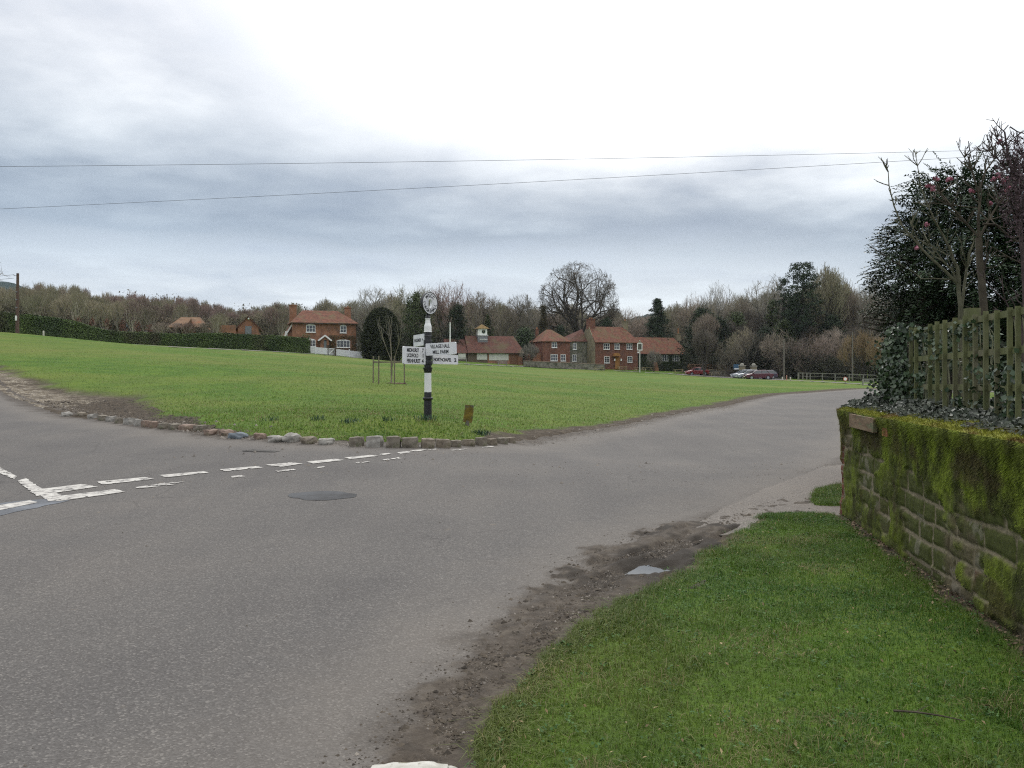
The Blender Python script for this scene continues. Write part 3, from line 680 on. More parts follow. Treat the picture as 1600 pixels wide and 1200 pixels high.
def arm(dirv, r0, length, vc, height, thick, lines, label=None, tilt=0, rim=.0, yoff=0):
    d = Vector((dirv[0], dirv[1], 0)).normalized(); right = d if d.x > 0 else -d
    nrm = right.cross(Vector((0, 0, 1)))
    zc_ = zz(vc); c = d*(r0+length/2)+Vector((0, 0, zc_))+nrm*yoff
    M = Matrix(((right.x, nrm.x*-1, 0, c.x), (right.y, nrm.y*-1, 0, c.y), (0, 0, 1, c.z), (0, 0, 0, 1))) @ Matrix.Rotation(R(tilt), 4, 'Y')
    b = MB(); hw, hh_ = length/2, height/2; cr = .025; poly = []
    for sx_, sz_, a0 in ((1, 1, 0), (-1, 1, 90), (-1, -1, 180), (1, -1, 270)):
        for q in range(4): a = R(a0+q*30); poly.append((sx_*(hw-cr)+cr*math.cos(a), sz_*(hh_-cr)+cr*math.sin(a)))
    b.prism(poly, -thick/2, thick/2, M=M)
    o_ = b.build('sign_arm', SIGNW, S)
    if label: o_['label'] = label
    MT = M @ Matrix(((1, 0, 0, 0), (0, 0, -1, -thick/2-.0005), (0, 1, 0, 0), (0, 0, 0, 1)))
    for (s, x0, x1, z_, cap, bold) in lines: t_ = MB(); add_text(t_, s, MT, x0, x1, z_, cap, bold); t_.build('lettering', BLACK, o_)
    return o_
arm((-.50, .87), .075, .68, 466, .262, .045, [('HASLEMERE', -.30, .10, -.0, .075, .004), ('4', .16, .20, .0, .075, .004)], 'white arm reading HASLEMERE', tilt=-1.6)
arm((-.66, -.75), .07, .66, 610, .385, .055, [('MIDHURST', -.245, .11, .115, .088, .0045), ('7', .20, .25, .115, .088, .0045), ('LICKFOLD', -.245, .09, .0, .088, .0045), ('1', .22, .24, .0, .088, .003), ('FERNHURST', -.245, .15, -.118, .088, .0045), ('4', .19, .25, -.118, .088, .0045)], 'white arm reading MIDHURST, LICKFOLD and FERNHURST', tilt=.6)
arm((.90, -.43), .01, .76, 552, .270, .05, [('VILLAGE HALL', -.26, .235, .06, .085, .003), ('MILL FARM', -.20, .20, -.065, .082, .003)], 'white arm reading VILLAGE HALL and MILL FARM', tilt=-2.0, yoff=.085)
arm((.76, .65), .13, .70, 641, .215, .04, [('NORTHCHAPEL', -.335, .155, -.005, .082, .0045), ('2', .235, .30, -.005, .085, .0045)], 'white arm reading NORTHCHAPEL', tilt=.6)

# stubby lichen covered marker post
def marker():
    p = GS(730, 19.6, -.03); t = thing('marker_post', 'short leaning wooden marker board covered in yellow brown lichen right of signpost', 'marker post', p, R(8))
    LICH = mat('lichen_wood', (.10, .075, .02), (.20, .145, .022), 9, bump=.012, c3=(.09, .095, .07), s3=5, t3=(.52, .62)); LG = mat('grey_wood', (.13, .12, .10), (.22, .20, .17), 12, bump=.006)
    M = Matrix.Rotation(R(7), 4, 'Y'); b = MB(); pr = []
    zs_ = np.linspace(.10, .50, 8); vs = []; fs = []
    for z_ in zs_:
        for (a, b_) in ((-.105, -.03), (.095, -.03), (.095, .03), (-.105, .03)):
            j = mnoise.noise(Vector((a*9, b_*9, z_*8)))*.012; vs.append(M @ Vector((a+j, b_+j, z_+(.02*math.sin(a*30) if z_ > .49 else 0))))
    for i in range(7):
        for j in range(4): fs.append((i*4+j, i*4+(j+1) % 4, i*4+4+(j+1) % 4, i*4+4+j))
    fs += [(3, 2, 1, 0), (28, 29, 30, 31)]; b.add(vs, fs); b.build('board', LICH, t)
    s = MB(); s.tube([(-.005, 0, -.1), (0, 0, .06), (.012, 0, .14)], [.05, .045, .045], 8); s.build('stub', LG, t)
marker()
# ------------------------------------------------------------------ overhead wires
WIRE = mat('wire', (.06, .06, .065), rough=.6)
def wire(a, b, sag, label, r=.005):
    a = Vector(a); b = Vector(b); pts_ = []
    for i in range(41): u = i/40; p = a.lerp(b, u); p.z -= sag*4*u*(1-u); pts_.append(p)
    m = MB(); m.tube(pts_, r, 5); tag(m.build('overhead_wire', WIRE), label, 'overhead wire')
def ext(pa, Ya, pb, Yb, u0, u1):
    A = P(*pa, Ya); B = P(*pb, Yb); return A.lerp(B, u0), A.lerp(B, u1)
a, b = ext((0, 250), 22, (1545, 227), 26, -.5, 1.4); wire(a, b, .22, 'upper thin overhead wire crossing the whole sky')
a, b = ext((0, 319.5), 26, (1500, 239), 24, -.5, 1.45); wire(a, b, .18, 'lower thin overhead wire rising to the right across the sky')
# ------------------------------------------------------------------ mossy stone wall (height-field of coursed blocks) 
WL_, WH_ = 8.6, 1.20
def attr_mat(name, rough=.9, bump=.004, bs=60, noise_amt=.35, spec=.2, ns=30):
    m = bpy.data.materials.new(name); m.use_nodes = True; t = m.node_tree; b = t.nodes['Principled BSDF']; b.inputs['Roughness'].default_value = rough; b.inputs['Specular IOR Level'].default_value = spec
    a = N(t, 'ShaderNodeAttribute', attribute_name='Col'); g = N(t, 'ShaderNodeNewGeometry')
    n = N(t, 'ShaderNodeTexNoise', inp={'Scale': float(ns), 'Detail': 6.0, 'Roughness': .7}); L(t, g.outputs['Position'], n.inputs['Vector'])
    f = ramp(t, n.outputs[0], [(.3, (1-noise_amt,)*3), (.7, (1+noise_amt,)*3)]); L(t, mixc(t, 1, a.outputs['Color'], f, 'MULTIPLY'), b.inputs['Base Color'])
    n2_ = N(t, 'ShaderNodeTexNoise', inp={'Scale': float(bs), 'Detail': 5.0, 'Roughness': .7}); L(t, g.outputs['Position'], n2_.inputs['Vector'])
    bp = N(t, 'ShaderNodeBump'); bp.inputs['Strength'].default_value = .8; bp.inputs['Distance'].default_value = bump; L(t, n2_.outputs[0], bp.inputs['Height']); L(t, bp.outputs[0], b.inputs['Normal'])
    return m
WALLM = attr_mat('mossy_sandstone', bump=.008); 
def build_wall():
    ns, nh = 960, 150
    s = np.linspace(0, WL_, ns); hgt = np.linspace(-.12, WH_, nh); S_, H_ = np.meshgrid(s, hgt)   # [nh, ns]
    Sw = S_+(fbm(S_*2, H_*2, 3, 61)-.5)*.05; Hw = H_+(fbm(S_*1.1, H_*1.5, 3, 62)-.5)*.07
    tops = [-.2, .09, .27, .43, .60, .78, .92, 1.08, 1.3]
    r_ = random.Random(5); ci = np.clip(np.searchsorted(tops, Hw.ravel(), side='right')-1, 0, len(tops)-2).reshape(Hw.shape)
    t_arr = np.array(tops); dh = np.minimum(Hw-t_arr[ci], t_arr[ci+1]-Hw)
    ds = np.full(S_.shape, 9.); bid = np.zeros(S_.shape)
    for c in range(len(tops)-1):
        e = [-.3, 0.10+.12*(c % 2)]
        while e[-1] < WL_+.6: e.append(e[-1]+r_.uniform(.22, .56))
        e = np.array(e); k = np.clip(np.searchsorted(e, Sw, side='right')-1, 0, len(e)-2)
        d_ = np.minimum(Sw-e[k], e[k+1]-Sw); mk_ = ci == c; ds[mk_] = d_[mk_]; bid[mk_] = (k*13+c*101)[mk_]
    dj = np.minimum(ds, dh); rndb = vnoise(bid*1.37+.5, bid*0+.5, 3); rndc = vnoise(bid*2.11+.3, bid*0+7.5, 4)
    joint = 1-sstep(.008, .022, dj+(fbm(S_*14, H_*14, 3, 63)-.5)*.016)
    pil = np.clip(dj/.05, 0, 1)**.5
    surf = pil*.026+(rndb-.5)*.020+(fbm(S_*9, H_*9, 4, 64)-.5)*.022
    surf = surf*(1-joint)+joint*(.012+(fbm(S_*20, H_*20, 3, 65)-.5)*.012)
    # moss: a thick fringe hanging from the top, patches lower down
    fr = .62+.16*(fbm(S_*1.3, S_*0, 3, 66)-.5)*2+.05*np.sin(S_*3)
    low = np.interp(S_, [0, .35, .8, 1.2, 1.6, 2.2, 3.2, 5, 8.6], [.62, .98, 1.04, .86, .78, .74, .76, .70, .70])
    edge = low+(fbm(S_*3.5, H_*2.5, 4, 67)-.5)*.5
    mtop = sstep(-.05, .05, H_-edge)
    patch_ = sstep(.50, .60, fbm(S_*2.3, H_*3.3, 4, 68)+.10*rndc-.02)
    patch2 = sstep(.42, .55, fbm(S_*1.4+5, H_*1.6, 3, 70))*(1-joint*.6)
    moss = np.clip(np.maximum(mtop, patch_*.9), 0, 1)
    mdis = moss*(.022+.035*(fbm(S_*16, H_*7, 4, 69))+.03*sstep(1.0, 1.2, H_))
    disp = np.where(joint > .5, surf, surf)*(1-moss*.7)+mdis
    # colours
    c0 = np.stack([.075+.05*rndb, .062+.045*rndb, .034+.026*rndb], -1)
    tanb = (rndc > .72)[..., None]; c0 = np.where(tanb, np.array([.14, .115, .07])*np.ones_like(c0), c0)
    redb = (rndc < .18)[..., None]; c0 = np.where(redb, np.array([.105, .060, .040]), c0)
    alg = patch2[..., None]*.8; c0 = c0*(1-alg)+np.array([.055, .070, .012])*alg
    pale = sstep(.64, .70, fbm(S_*7, H_*7, 4, 71))[..., None]*((rndc > .45)[..., None]); c0 = c0*(1-pale*.5)+np.array([.22, .20, .155])*pale*.5
    jc = np.array([.225, .19, .13]); jw = (joint*np.clip(.25+fbm(S_*4, H_*4, 3, 72)*1.2, 0, 1))[..., None]; c0 = c0*(1-jw)+jc*jw
    bright = np.clip((fbm(S_*6, H_*4, 5, 73)-.30)/.36, 0, 1)[..., None]**1.1; topb = (sstep(1.02, 1.18, H_)*np.clip((fbm(S_*4, H_*3, 4, 79)-.25)*2.2, .15, 1))[..., None]
    mc = np.array([.040, .046, .010])*(1-bright)+np.array([.122, .155, .016])*bright; mc = mc*(1-topb*.75)+np.array([.165, .20, .024])*topb*.75
    brown = sstep(.50, .64, fbm(S_*2.6, H_*3.2, 5, 74))[..., None]*(1-topb); mc = mc*(1-brown*.75)+np.array([.048, .034, .016])*brown*.75
    col_ = c0*(1-moss[..., None])+mc*moss[..., None]
    # brick quoin at the free end
    q = sstep(.20, .17, S_); q = (S_ < .085+.04*((np.floor(H_/.072) % 2) == 0))
    bj = (np.abs((H_/.072) % 1-.5) > .42); bc = np.where(bj[..., None], np.array([.22, .19, .15]), np.array([.145, .062, .042])*(.7+.6*vnoise(np.floor(H_/.072)*3.3, S_*0, 9))[..., None])
    qa = (q*(1-moss*.75*sstep(.25, .6, H_)))[..., None]; col_ = col_*(1-qa)+bc*qa
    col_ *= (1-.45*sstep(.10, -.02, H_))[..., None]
    out = WN
    Px = WO.x+WD.x*S_+out.x*disp; Py = WO.y+WD.y*S_+out.y*disp; Pz = H_+0.0
    ii = np.arange(nh*ns).reshape(nh, ns); f = np.stack([ii[:-1, :-1], ii[:-1, 1:], ii[1:, 1:], ii[1:, :-1]], -1).reshape(-1, 4)[:, ::-1]
    V1 = np.stack([Px, Py, Pz], -1).reshape(-1, 3); C1 = col_.reshape(-1, 3)
    # top surface, back 0.40 m, cushioned with moss
    nt_ = 44; b_ = np.linspace(0, 1, nt_); St, Bt = np.meshgrid(s, b_)
    bump_ = .035*np.sin(Bt*math.pi)+(fbm(St*7, Bt*4, 4, 75)-.5)*.05*(np.minimum(1, Bt*6))
    d0_ = disp[-1][None, :]*(1-Bt); Bw = -Bt*.42
    V2 = np.stack([WO.x+WD.x*St+out.x*(d0_+Bw), WO.y+WD.y*St+out.y*(d0_+Bw), WH_+bump_], -1).reshape(-1, 3)
    br_ = fbm(St*6, Bt*5, 4, 76)[..., None]; C2 = np.array([.12, .135, .02])*(1-br_)+np.array([.25, .25, .035])*br_
    so_ = sstep(.5, .62, fbm(St*1.6, Bt*2, 4, 77))[..., None]; C2 = (C2*(1-so_*.8)+np.array([.10, .055, .02])*so_*.8).reshape(-1, 3)
    i2 = np.arange(nt_*ns).reshape(nt_, ns)+nh*ns; f2 = np.stack([i2[:-1, :-1], i2[:-1, 1:], i2[1:, 1:], i2[1:, :-1]], -1).reshape(-1, 4)[:, ::-1]
    # free end and back
    o_ = len(V1)+len(V2); E = []; q3 = lambda s_, b__, z_: (WO.x+WD.x*s_-out.x*b__, WO.y+WD.y*s_-out.y*b__, z_)
    E = [q3(0, -.02, -.12), q3(0, .42, -.12), q3(0, .42, WH_), q3(0, -.02, WH_), q3(WL_, -.02, -.12), q3(WL_, .42, -.12), q3(WL_, .42, WH_), q3(WL_, -.02, WH_)]
    f3 = np.array([[0, 1, 2, 3], [1, 5, 6, 2], [4, 7, 6, 5]])+o_
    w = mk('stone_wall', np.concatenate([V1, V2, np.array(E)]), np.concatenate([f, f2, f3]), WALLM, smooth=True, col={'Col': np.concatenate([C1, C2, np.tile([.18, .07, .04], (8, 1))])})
    tag(w, 'moss covered coursed sandstone garden wall beside the foreground verge', 'wall')
    # moss strands: short drooping blades rooted on the moss
    mm = moss.ravel(); cand = np.where((mm > .5) & (H_.ravel() > .05))[0]; wgt = 1/np.maximum(1.5, np.hypot(Px, Py).ravel()[cand])**1.0*(S_.ravel()[cand] < 7.2)*(.5+1.5*(H_.ravel()[cand] > .75))
    pick = rng.choice(cand, 46000, p=wgt/wgt.sum()); base = V1[pick]+rng.normal(0, .004, (len(pick), 3)); cc = C1[pick]
    n_ = len(pick); ln = rng.uniform(.008, .026, n_)*(.8+.7*(H_.ravel()[pick] > .95)); 
    sd_ = rng.normal(0, .35, n_); dr_ = np.stack([out.x*.75+WD.x*sd_, out.y*.75+WD.y*sd_, -rng.uniform(.35, 1.1, n_)+.5*(H_.ravel()[pick] > 1.12)], -1); dr_ /= np.linalg.norm(dr_, axis=1)[:, None]
    sde = np.array([WD.x, WD.y, 0])[None, :]*rng.uniform(.002, .0042, n_)[:, None]
    VV = np.stack([base-sde, base+sde, base+dr_*ln[:, None]], 1).reshape(-1, 3); FF = np.arange(n_*3).reshape(-1, 3)
    CC = np.repeat(cc*rng.uniform(.65, 1.75, n_)[:, None]*np.array([1.05, 1.1, .8]), 3, 0)
    # and on the top
    pk = rng.choice(len(V2), 34000); b2 = V2[pk]+np.stack([rng.normal(0, .006, 34000), rng.normal(0, .006, 34000), np.zeros(34000)], -1); d2 = rng.normal(0, .5, (34000, 3)); d2[:, 2] = rng.uniform(.4, 1.2, 34000); d2[:, 0] += out.x*.5; d2[:, 1] += out.y*.5; d2 /= np.linalg.norm(d2, axis=1)[:, None]
    s2 = np.stack([rng.normal(0, 1, 34000), rng.normal(0, 1, 34000), np.zeros(34000)], -1); s2 = s2/np.linalg.norm(s2, axis=1)[:, None]*.003
    V3 = np.stack([b2-s2, b2+s2, b2+d2*rng.uniform(.012, .03, 34000)[:, None]], 1).reshape(-1, 3)
    CC2 = np.repeat(C2[pk]*rng.uniform(.7, 1.5, 34000)[:, None], 3, 0)
    mo = mk('moss', np.concatenate([VV, V3]), np.arange((n_+34000)*3).reshape(-1, 3), attr_mat('moss_strands', noise_amt=.15), w, col={'Col': np.concatenate([CC, CC2])}); mo['kind'] = 'stuff'
build_wall()
def on_wall(s_, out_, z_): return Vector((WO.x+WD.x*s_+WN.x*out_, WO.y+WD.y*s_+WN.y*out_, z_))
WM = Matrix(((-WD.x*-1, -WN.x, 0, WO.x), (-WD.y*-1, -WN.y, 0, WO.y), (0, 0, 1, 0), (0, 0, 0, 1)))   # local x = towards camera along the wall, y = into the wall
WOOD = mat('weathered_board', (.13, .085, .05), (.23, .165, .105), 5, bump=.004, c3=(.12, .13, .07), s3=4, t3=(.52, .68), stretch=(1, 1, 6))
def board():
    t = thing('wall_board', 'weathered blank brown wooden board hung at the top corner of mossy wall', 'board', (0, 0, 0)); b = MB()
    b.box(.72, -.105, 1.045, 1.66, -.062, 1.185, M=WM); o = b.build('plank', WOOD, t); mod = o.modifiers.new('b', 'BEVEL'); mod.width = .004; mod.segments = 2
    b = MB(); b.box(.80, -.063, 1.09, .85, .0, 1.15, M=WM); b.build('bracket', BLACK, t); b = MB(); b.box(1.50, -.063, 1.09, 1.55, .0, 1.15, M=WM); b.build('bracket', BLACK, t)
board()
for s_, z_, r_ in ((1.02, 1.10, 4),):
    b = MB(); b.box(1.80, -.06, 1.03, 1.98, .05, 1.175, M=WM); tag(b.build('loose_brick', mat('red_brick', (.20, .065, .035), (.30, .11, .06), 14, bump=.004)), 'red brick standing on end in the wall top right of the board', 'brick')
# return wall running back beside the road
def return_wall():
    d = Vector((.50, .87, 0)).normalized(); n = Vector((-d.y, d.x, 0)); t = MB(); a = Vector((WO.x, WO.y, 0))+WN*-.02; L_ = 13.0
    M = Matrix(((d.x, n.x, 0, a.x), (d.y, n.y, 0, a.y), (0, 0, 1, 0), (0, 0, 0, 1)))
    t.box(.02, -.34, -.15, L_, 0, 1.17, M=M); m = bpy.data.materials.new('garden_brick'); m.use_nodes = True; tt = m.node_tree; b = tt.nodes['Principled BSDF']; b.inputs['Roughness'].default_value = .9
    g = N(tt, 'ShaderNodeTexCoord'); sp_ = N(tt, 'ShaderNodeSeparateXYZ'); L(tt, g.outputs['Object'], sp_.inputs[0]); cb = N(tt, 'ShaderNodeCombineXYZ')
    L(tt, mth(tt, 'ADD', sp_.outputs[0], sp_.outputs[1]), cb.inputs[0]); L(tt, sp_.outputs[2], cb.inputs[1])
    bk = N(tt, 'ShaderNodeTexBrick', inp={'Color1': (.21, .07, .04, 1), 'Color2': (.13, .05, .03, 1), 'Mortar': (.2, .18, .14, 1), 'Scale': 1.0, 'Brick Width': .3, 'Row Height': .075, 'Mortar Size': .008}); L(tt, cb.outputs[0], bk.inputs[0]); L(tt, bk.outputs[0], b.inputs['Base Color'])
    tag(t.build('brick_wall', m), 'low red brick wall running back beside the road under the ivy', 'wall'); return M
RWM = return_wall()

# ------------------------------------------------------------------ leaf clouds
def leaves(name, pos, nrm, size, m, parent=None, asp=.6, jitter=.6, updir=None, colr=None, fold=True):
    """one kite-shaped leaf per point; nrm = rough facing"""
    n_ = len(pos); nn = nrm+rng.normal(0, jitter, (n_, 3)); nn /= np.linalg.norm(nn, axis=1)[:, None]+1e-9
    up = np.tile([0, 0, 1.], (n_, 1)) if updir is None else updir.copy(); up = up+rng.normal(0, .5, (n_, 3))
    t_ = up-nn*(up*nn).sum(1)[:, None]; t_ /= np.linalg.norm(t_, axis=1)[:, None]+1e-9; s_ = np.cross(nn, t_)
    sz = (size if hasattr(size, '__len__') else np.full(n_, size))*rng.uniform(.65, 1.3, n_); sz = sz[:, None]
    a = pos-t_*sz*.5; c = pos+t_*sz*.5; b = pos+s_*sz*asp*.5-t_*sz*.08+nn*sz*.10; d = pos-s_*sz*asp*.5-t_*sz*.08+nn*sz*.10
    V_ = np.stack([a, b, c, d], 1).reshape(-1, 3); F_ = np.arange(n_*4).reshape(-1, 4)
    if fold: F_ = np.concatenate([F_[:, [0, 1, 2]], F_[:, [0, 2, 3]]])
    return mk(name, V_, F_, m, parent)
IVYM = mat('ivy_leaves', (.022, .045, .018), (.050, .080, .034), 3, rough=.42, spec=.5, island=.5, c3=(.10, .10, .075), s3=7, t3=(.62, .72))
IVYM2 = mat('dull_ivy_leaves', (.030, .040, .026), (.062, .072, .050), 3, rough=.5, spec=.4, island=.45)
BARK = mat('bark', (.06, .05, .038), (.12, .105, .08), 6, bump=.01, stretch=(1, 1, .3)); GBARK = mat('green_bark', (.10, .105, .06), (.20, .20, .13), 9, bump=.006)
# ivy creeping over the wall top
def top_ivy():
    n_ = 22000; s_ = rng.uniform(-.05, 1, n_)**1.0*6.8; keep = rng.random(n_) < np.interp(s_, [0, 2.3, 3.3, 4.5, 7], [1, .95, .55, .30, .2]); s_ = s_[keep]; n_ = len(s_)
    b_ = rng.uniform(0.04, .75, n_); hgt = np.interp(s_, [0, 1, 3, 7], [.10, .10, .06, .05])*rng.random(n_)**.6*(1+.6*np.sin(s_*5))*np.clip(b_*5, .2, 1)
    p1 = np.stack([WO.x+WD.x*s_-WN.x*b_, WO.y+WD.y*s_-WN.y*b_, WH_+.02+hgt], -1)
    n2_ = 9000; u = rng.random(n2_)**1.2*12; w = rng.uniform(-.38, .05, n2_); hh_ = np.interp(u, [0, .8, 3, 6, 12], [.07, .10, .13, .18, .2])*rng.random(n2_)**.5*(.7+.5*np.sin(u*2.1)**2)
    p2 = np.array([list(RWM @ Vector((a, b, 1.17+c))) for a, b, c in zip(u, w, hh_)])
    t = thing('ivy', 'dull green ivy creeping along the top of the mossy wall', 'ivy', (0, 0, 0))
    p = np.concatenate([p1, p2]); leaves('foliage', p, np.tile([-.3, -.5, .8], (len(p), 1)), .040, IVYM2, t, asp=.9, jitter=.7)
    st = MB()
    for i in range(40):
        s0 = rnd.uniform(0, 5.5); pts_ = [on_wall(s0+k*.12, -.1-.12*math.sin(k+i)-rnd.uniform(0, .2), WH_+.03+.02*math.sin(k*1.7)) for k in range(5)]; st.tube(pts_, .004, 4)
    st.build('stem', BARK, t)
top_ivy()
# ------------------------------------------------------------------ trellis
TW = mat('green_stained_timber', (.085, .095, .038), (.150, .158, .072), 7, bump=.004, c3=(.15, .14, .09), s3=4, t3=(.5, .7), stretch=(1, 1, .35))
TD = Vector((-.154, -1, 0)).normalized(); TN = Vector((-.988, .152, 0)); TO = Vector((4.16, 8.76+.0, 0))
def tr_pt(px, zv=0):    # point of the trellis plane hit by pixel column px
    k = (px-800)/F; Yt = (2.786)/(k-.154); return Vector((k*Yt, Yt, zv))
def trellis():
    t = thing('trellis', 'green stained square timber trellis panel standing on the garden wall', 'trellis', (0, 0, 0))
    A = tr_pt(1424); B = tr_pt(1640)
    B = tr_pt(1587)+(tr_pt(1587)-A)*1.15
    dv = (B-A); Lt = dv.length; dv.normalize(); nn = Vector((-dv.y, dv.x, 0)); nn = nn if nn.x < 0 else -nn
    def lo(u, o_, z_): return A+dv*u+nn*o_+Vector((0, 0, z_))
    zt = lambda u: 2.055+.028*u/2.4
    for zz_ in (0, -.282, -.564):
        r_ = MB(); a = lo(-.03, 0, zt(0)+zz_-.02); b = lo(Lt, 0, zt(Lt)+zz_-.02); r_.bar(a, b, .022, .052); r_.build('rail', TW, t)
    pxs = [1427, 1435.5, 1457, 1468.5, 1480.5, 1497, 1513, 1528.5, 1545, 1563, 1583]
    us = [(tr_pt(p)-A).length for p in pxs]; 
    u = us[-1]
    while u < Lt-.15: u += .148; us.append(u)
    for i, u in enumerate(us):
        w = .036; sl = MB(); lean = rnd.uniform(-.008, .008)
        sl.bar(lo(u, .023, 1.19), lo(u+lean, .023, zt(u)+.022+rnd.uniform(-.006, .012)), w, .020); sl.build('slat', TW, t)
    for u_ in ((tr_pt(1506)-A).length+.02, (tr_pt(1506)-A).length+1.9):
        ps = MB(); ps.bar(lo(u_, -.06, 1.0), lo(u_, -.06, zt(u_)+.10), .10, .095); o = ps.build('post', TW, t)
    # a narrow far panel end, seen through ivy
    for u_ in (-.22, -.12): 
        sl = MB(); sl.bar(lo(u_*2.6, .0, 1.22), lo(u_*2.6, .0, 2.02), .03, .02); sl.build('slat', TW, t)
    return A, dv, nn
TA, TDV, TNN = trellis()
def ivy_column():
    t = thing('ivy', 'dark ivy climbing the far end of the trellis above the wall corner', 'ivy', (0, 0, 0))
    n_ = 5600; u = rng.normal(-.36, .22, n_); u = np.clip(u, -1.2, .15); z_ = 1.2+rng.random(n_)**.9*np.interp(u, [-1.2, -.9, -.6, -.2, .15], [.08, .20, .75, .95, .40]); o_ = rng.normal(0, .09, n_)
    p = np.array([TA.x, TA.y, 0])[None]+np.array([TDV.x, TDV.y, 0])[None]*u[:, None]+np.array([TNN.x, TNN.y, 0])[None]*o_[:, None]; p[:, 2] = z_
    leaves('foliage', p, np.tile([-.5, -.7, .3], (n_, 1)), .045, IVYM, t, asp=.9, jitter=.6)
    st = MB()
    for i in range(7):
        u0 = rnd.uniform(-.9, 0); st.tube([TA+TDV*(u0+.03*math.sin(k+i))+TNN*rnd.uniform(-.03, .03)+Vector((0, 0, 1.15+k*.16)) for k in range(6)], .009, 5)
    st.build('stem', BARK, t)
    t = thing('ivy', 'loose ivy trailing through and behind the trellis slats', 'ivy', (0, 0, 0))
    n_ = 7500; u = rng.uniform(0, 2.9, n_); cl = fbm(u*3.2, rng.uniform(0, 1, n_)*0+.5, 3, 91); z_ = 1.2+rng.random(n_)*.86; dens = fbm(u*3.4, z_*3.4, 3, 92); k_ = dens > .50; u = u[k_]; z_ = z_[k_]
    o_ = -np.abs(rng.normal(.10, .09, len(u)))+.05; p = np.array([TA.x, TA.y, 0])[None]+np.array([TDV.x, TDV.y, 0])[None]*u[:, None]+np.array([TNN.x, TNN.y, 0])[None]*o_[:, None]; p[:, 2] = z_
    leaves('foliage', p, np.tile([-.5, -.7, .3], (len(u), 1)), .046, IVYM, t, asp=.9, jitter=.7)
    st = MB()
    for i in range(22):
        u0 = rnd.uniform(0, 2.7); sl = rnd.uniform(-.06, .06); st.tube([TA+TDV*(u0+sl*k+.02*math.sin(k*2+i))+TNN*rnd.uniform(-.10, .02)+Vector((0, 0, 1.18+k*.17)) for k in range(6)], [.008, .008, .007, .006, .005, .003], 5)
    st.build('stem', GBARK, t)
ivy_column()
# soil bank behind the wall so the shrubs have a footing
def garden_bed():
    poly = []; 
    a = on_wall(-.0, -.42, 0); b = on_wall(WL_, -.42, 0); c = b-WN*7; d = RWM @ Vector((13, -.34, 0)); mb = MB()
    q = [a, b, c, Vector((d.x+4, d.y, 0)), d]; mb.add([(p.x, p.y, 1.02) for p in q]+[(p.x, p.y, -.2) for p in q], [(4, 3, 2, 1, 0)]+[(i, (i+1) % 5, 5+(i+1) % 5, 5+i) for i in range(5)])
    tag(mb.build('garden_bed', mat('garden_soil', (.035, .028, .02), (.07, .058, .04), 5, bump=.03, coord='World', c3=(.04, .06, .02), s3=2)), kind='structure')
garden_bed()

# ------------------------------------------------------------------ evergreen and flowering shrubs behind the trellis
EVL = mat('evergreen_leaves', (.016, .034, .014), (.036, .062, .024), 2, rough=.45, spec=.4, island=.5)
YEWL = mat('yew_leaves', (.018, .032, .012), (.035, .055, .018), 2, rough=.6, island=.5)
def sprays(name, cen, rad, nsp, leaf, size, m, parent, shell=.55, droop=.35, zmin=None, seed=0, asp=.35, lumps=.25):
    r_ = np.random.default_rng(seed); d = r_.normal(0, 1, (nsp, 3)); d /= np.linalg.norm(d, axis=1)[:, None]
    lump = 1+lumps*(np.sin(d[:, 0]*7+seed)*np.cos(d[:, 2]*6+d[:, 1]*5)+np.sin(d[:, 2]*13+d[:, 0]*11)*.5)
    rr = (r_.random(nsp)**(1/3)*(1-shell)+shell*r_.uniform(.75, 1, nsp))*lump
    p0 = np.array(cen)+d*rr[:, None]*np.array(rad); dr_ = d*np.array([1, 1, .35])+np.array([0, 0, -droop])[None]+r_.normal(0, .35, (nsp, 3)); dr_ /= np.linalg.norm(dr_, axis=1)[:, None]
    ps = []; ns_ = []; us = []
    side = np.cross(dr_, [0, 0, 1.]); side /= np.linalg.norm(side, axis=1)[:, None]+1e-9
    for k in range(leaf):
        u = k/leaf; sgn = 1 if k % 2 else -1
        q = p0+dr_*(u*size*leaf*.33)[..., None] if False else p0+dr_*(u*size*leaf*.33)+side*(sgn*size*.42)+np.array([0, 0, -droop*size*leaf*.25*u*u])
        ps.append(q); ns_.append(np.cross(side, dr_)+r_.normal(0, .1, (nsp, 3))); us.append(dr_*.7+side*sgn)
    ps = np.concatenate(ps); ns_ = np.concatenate(ns_); us = np.concatenate(us); ns_[ns_[:, 2] < 0] *= -1
    if zmin is not None: k_ = ps[:, 2] > zmin; ps, ns_, us = ps[k_], ns_[k_], us[k_]
    global rng; sv = rng; rng = r_
    o = leaves(name, ps, ns_, size, m, parent, asp=asp, jitter=.3, updir=us); rng = sv; return o
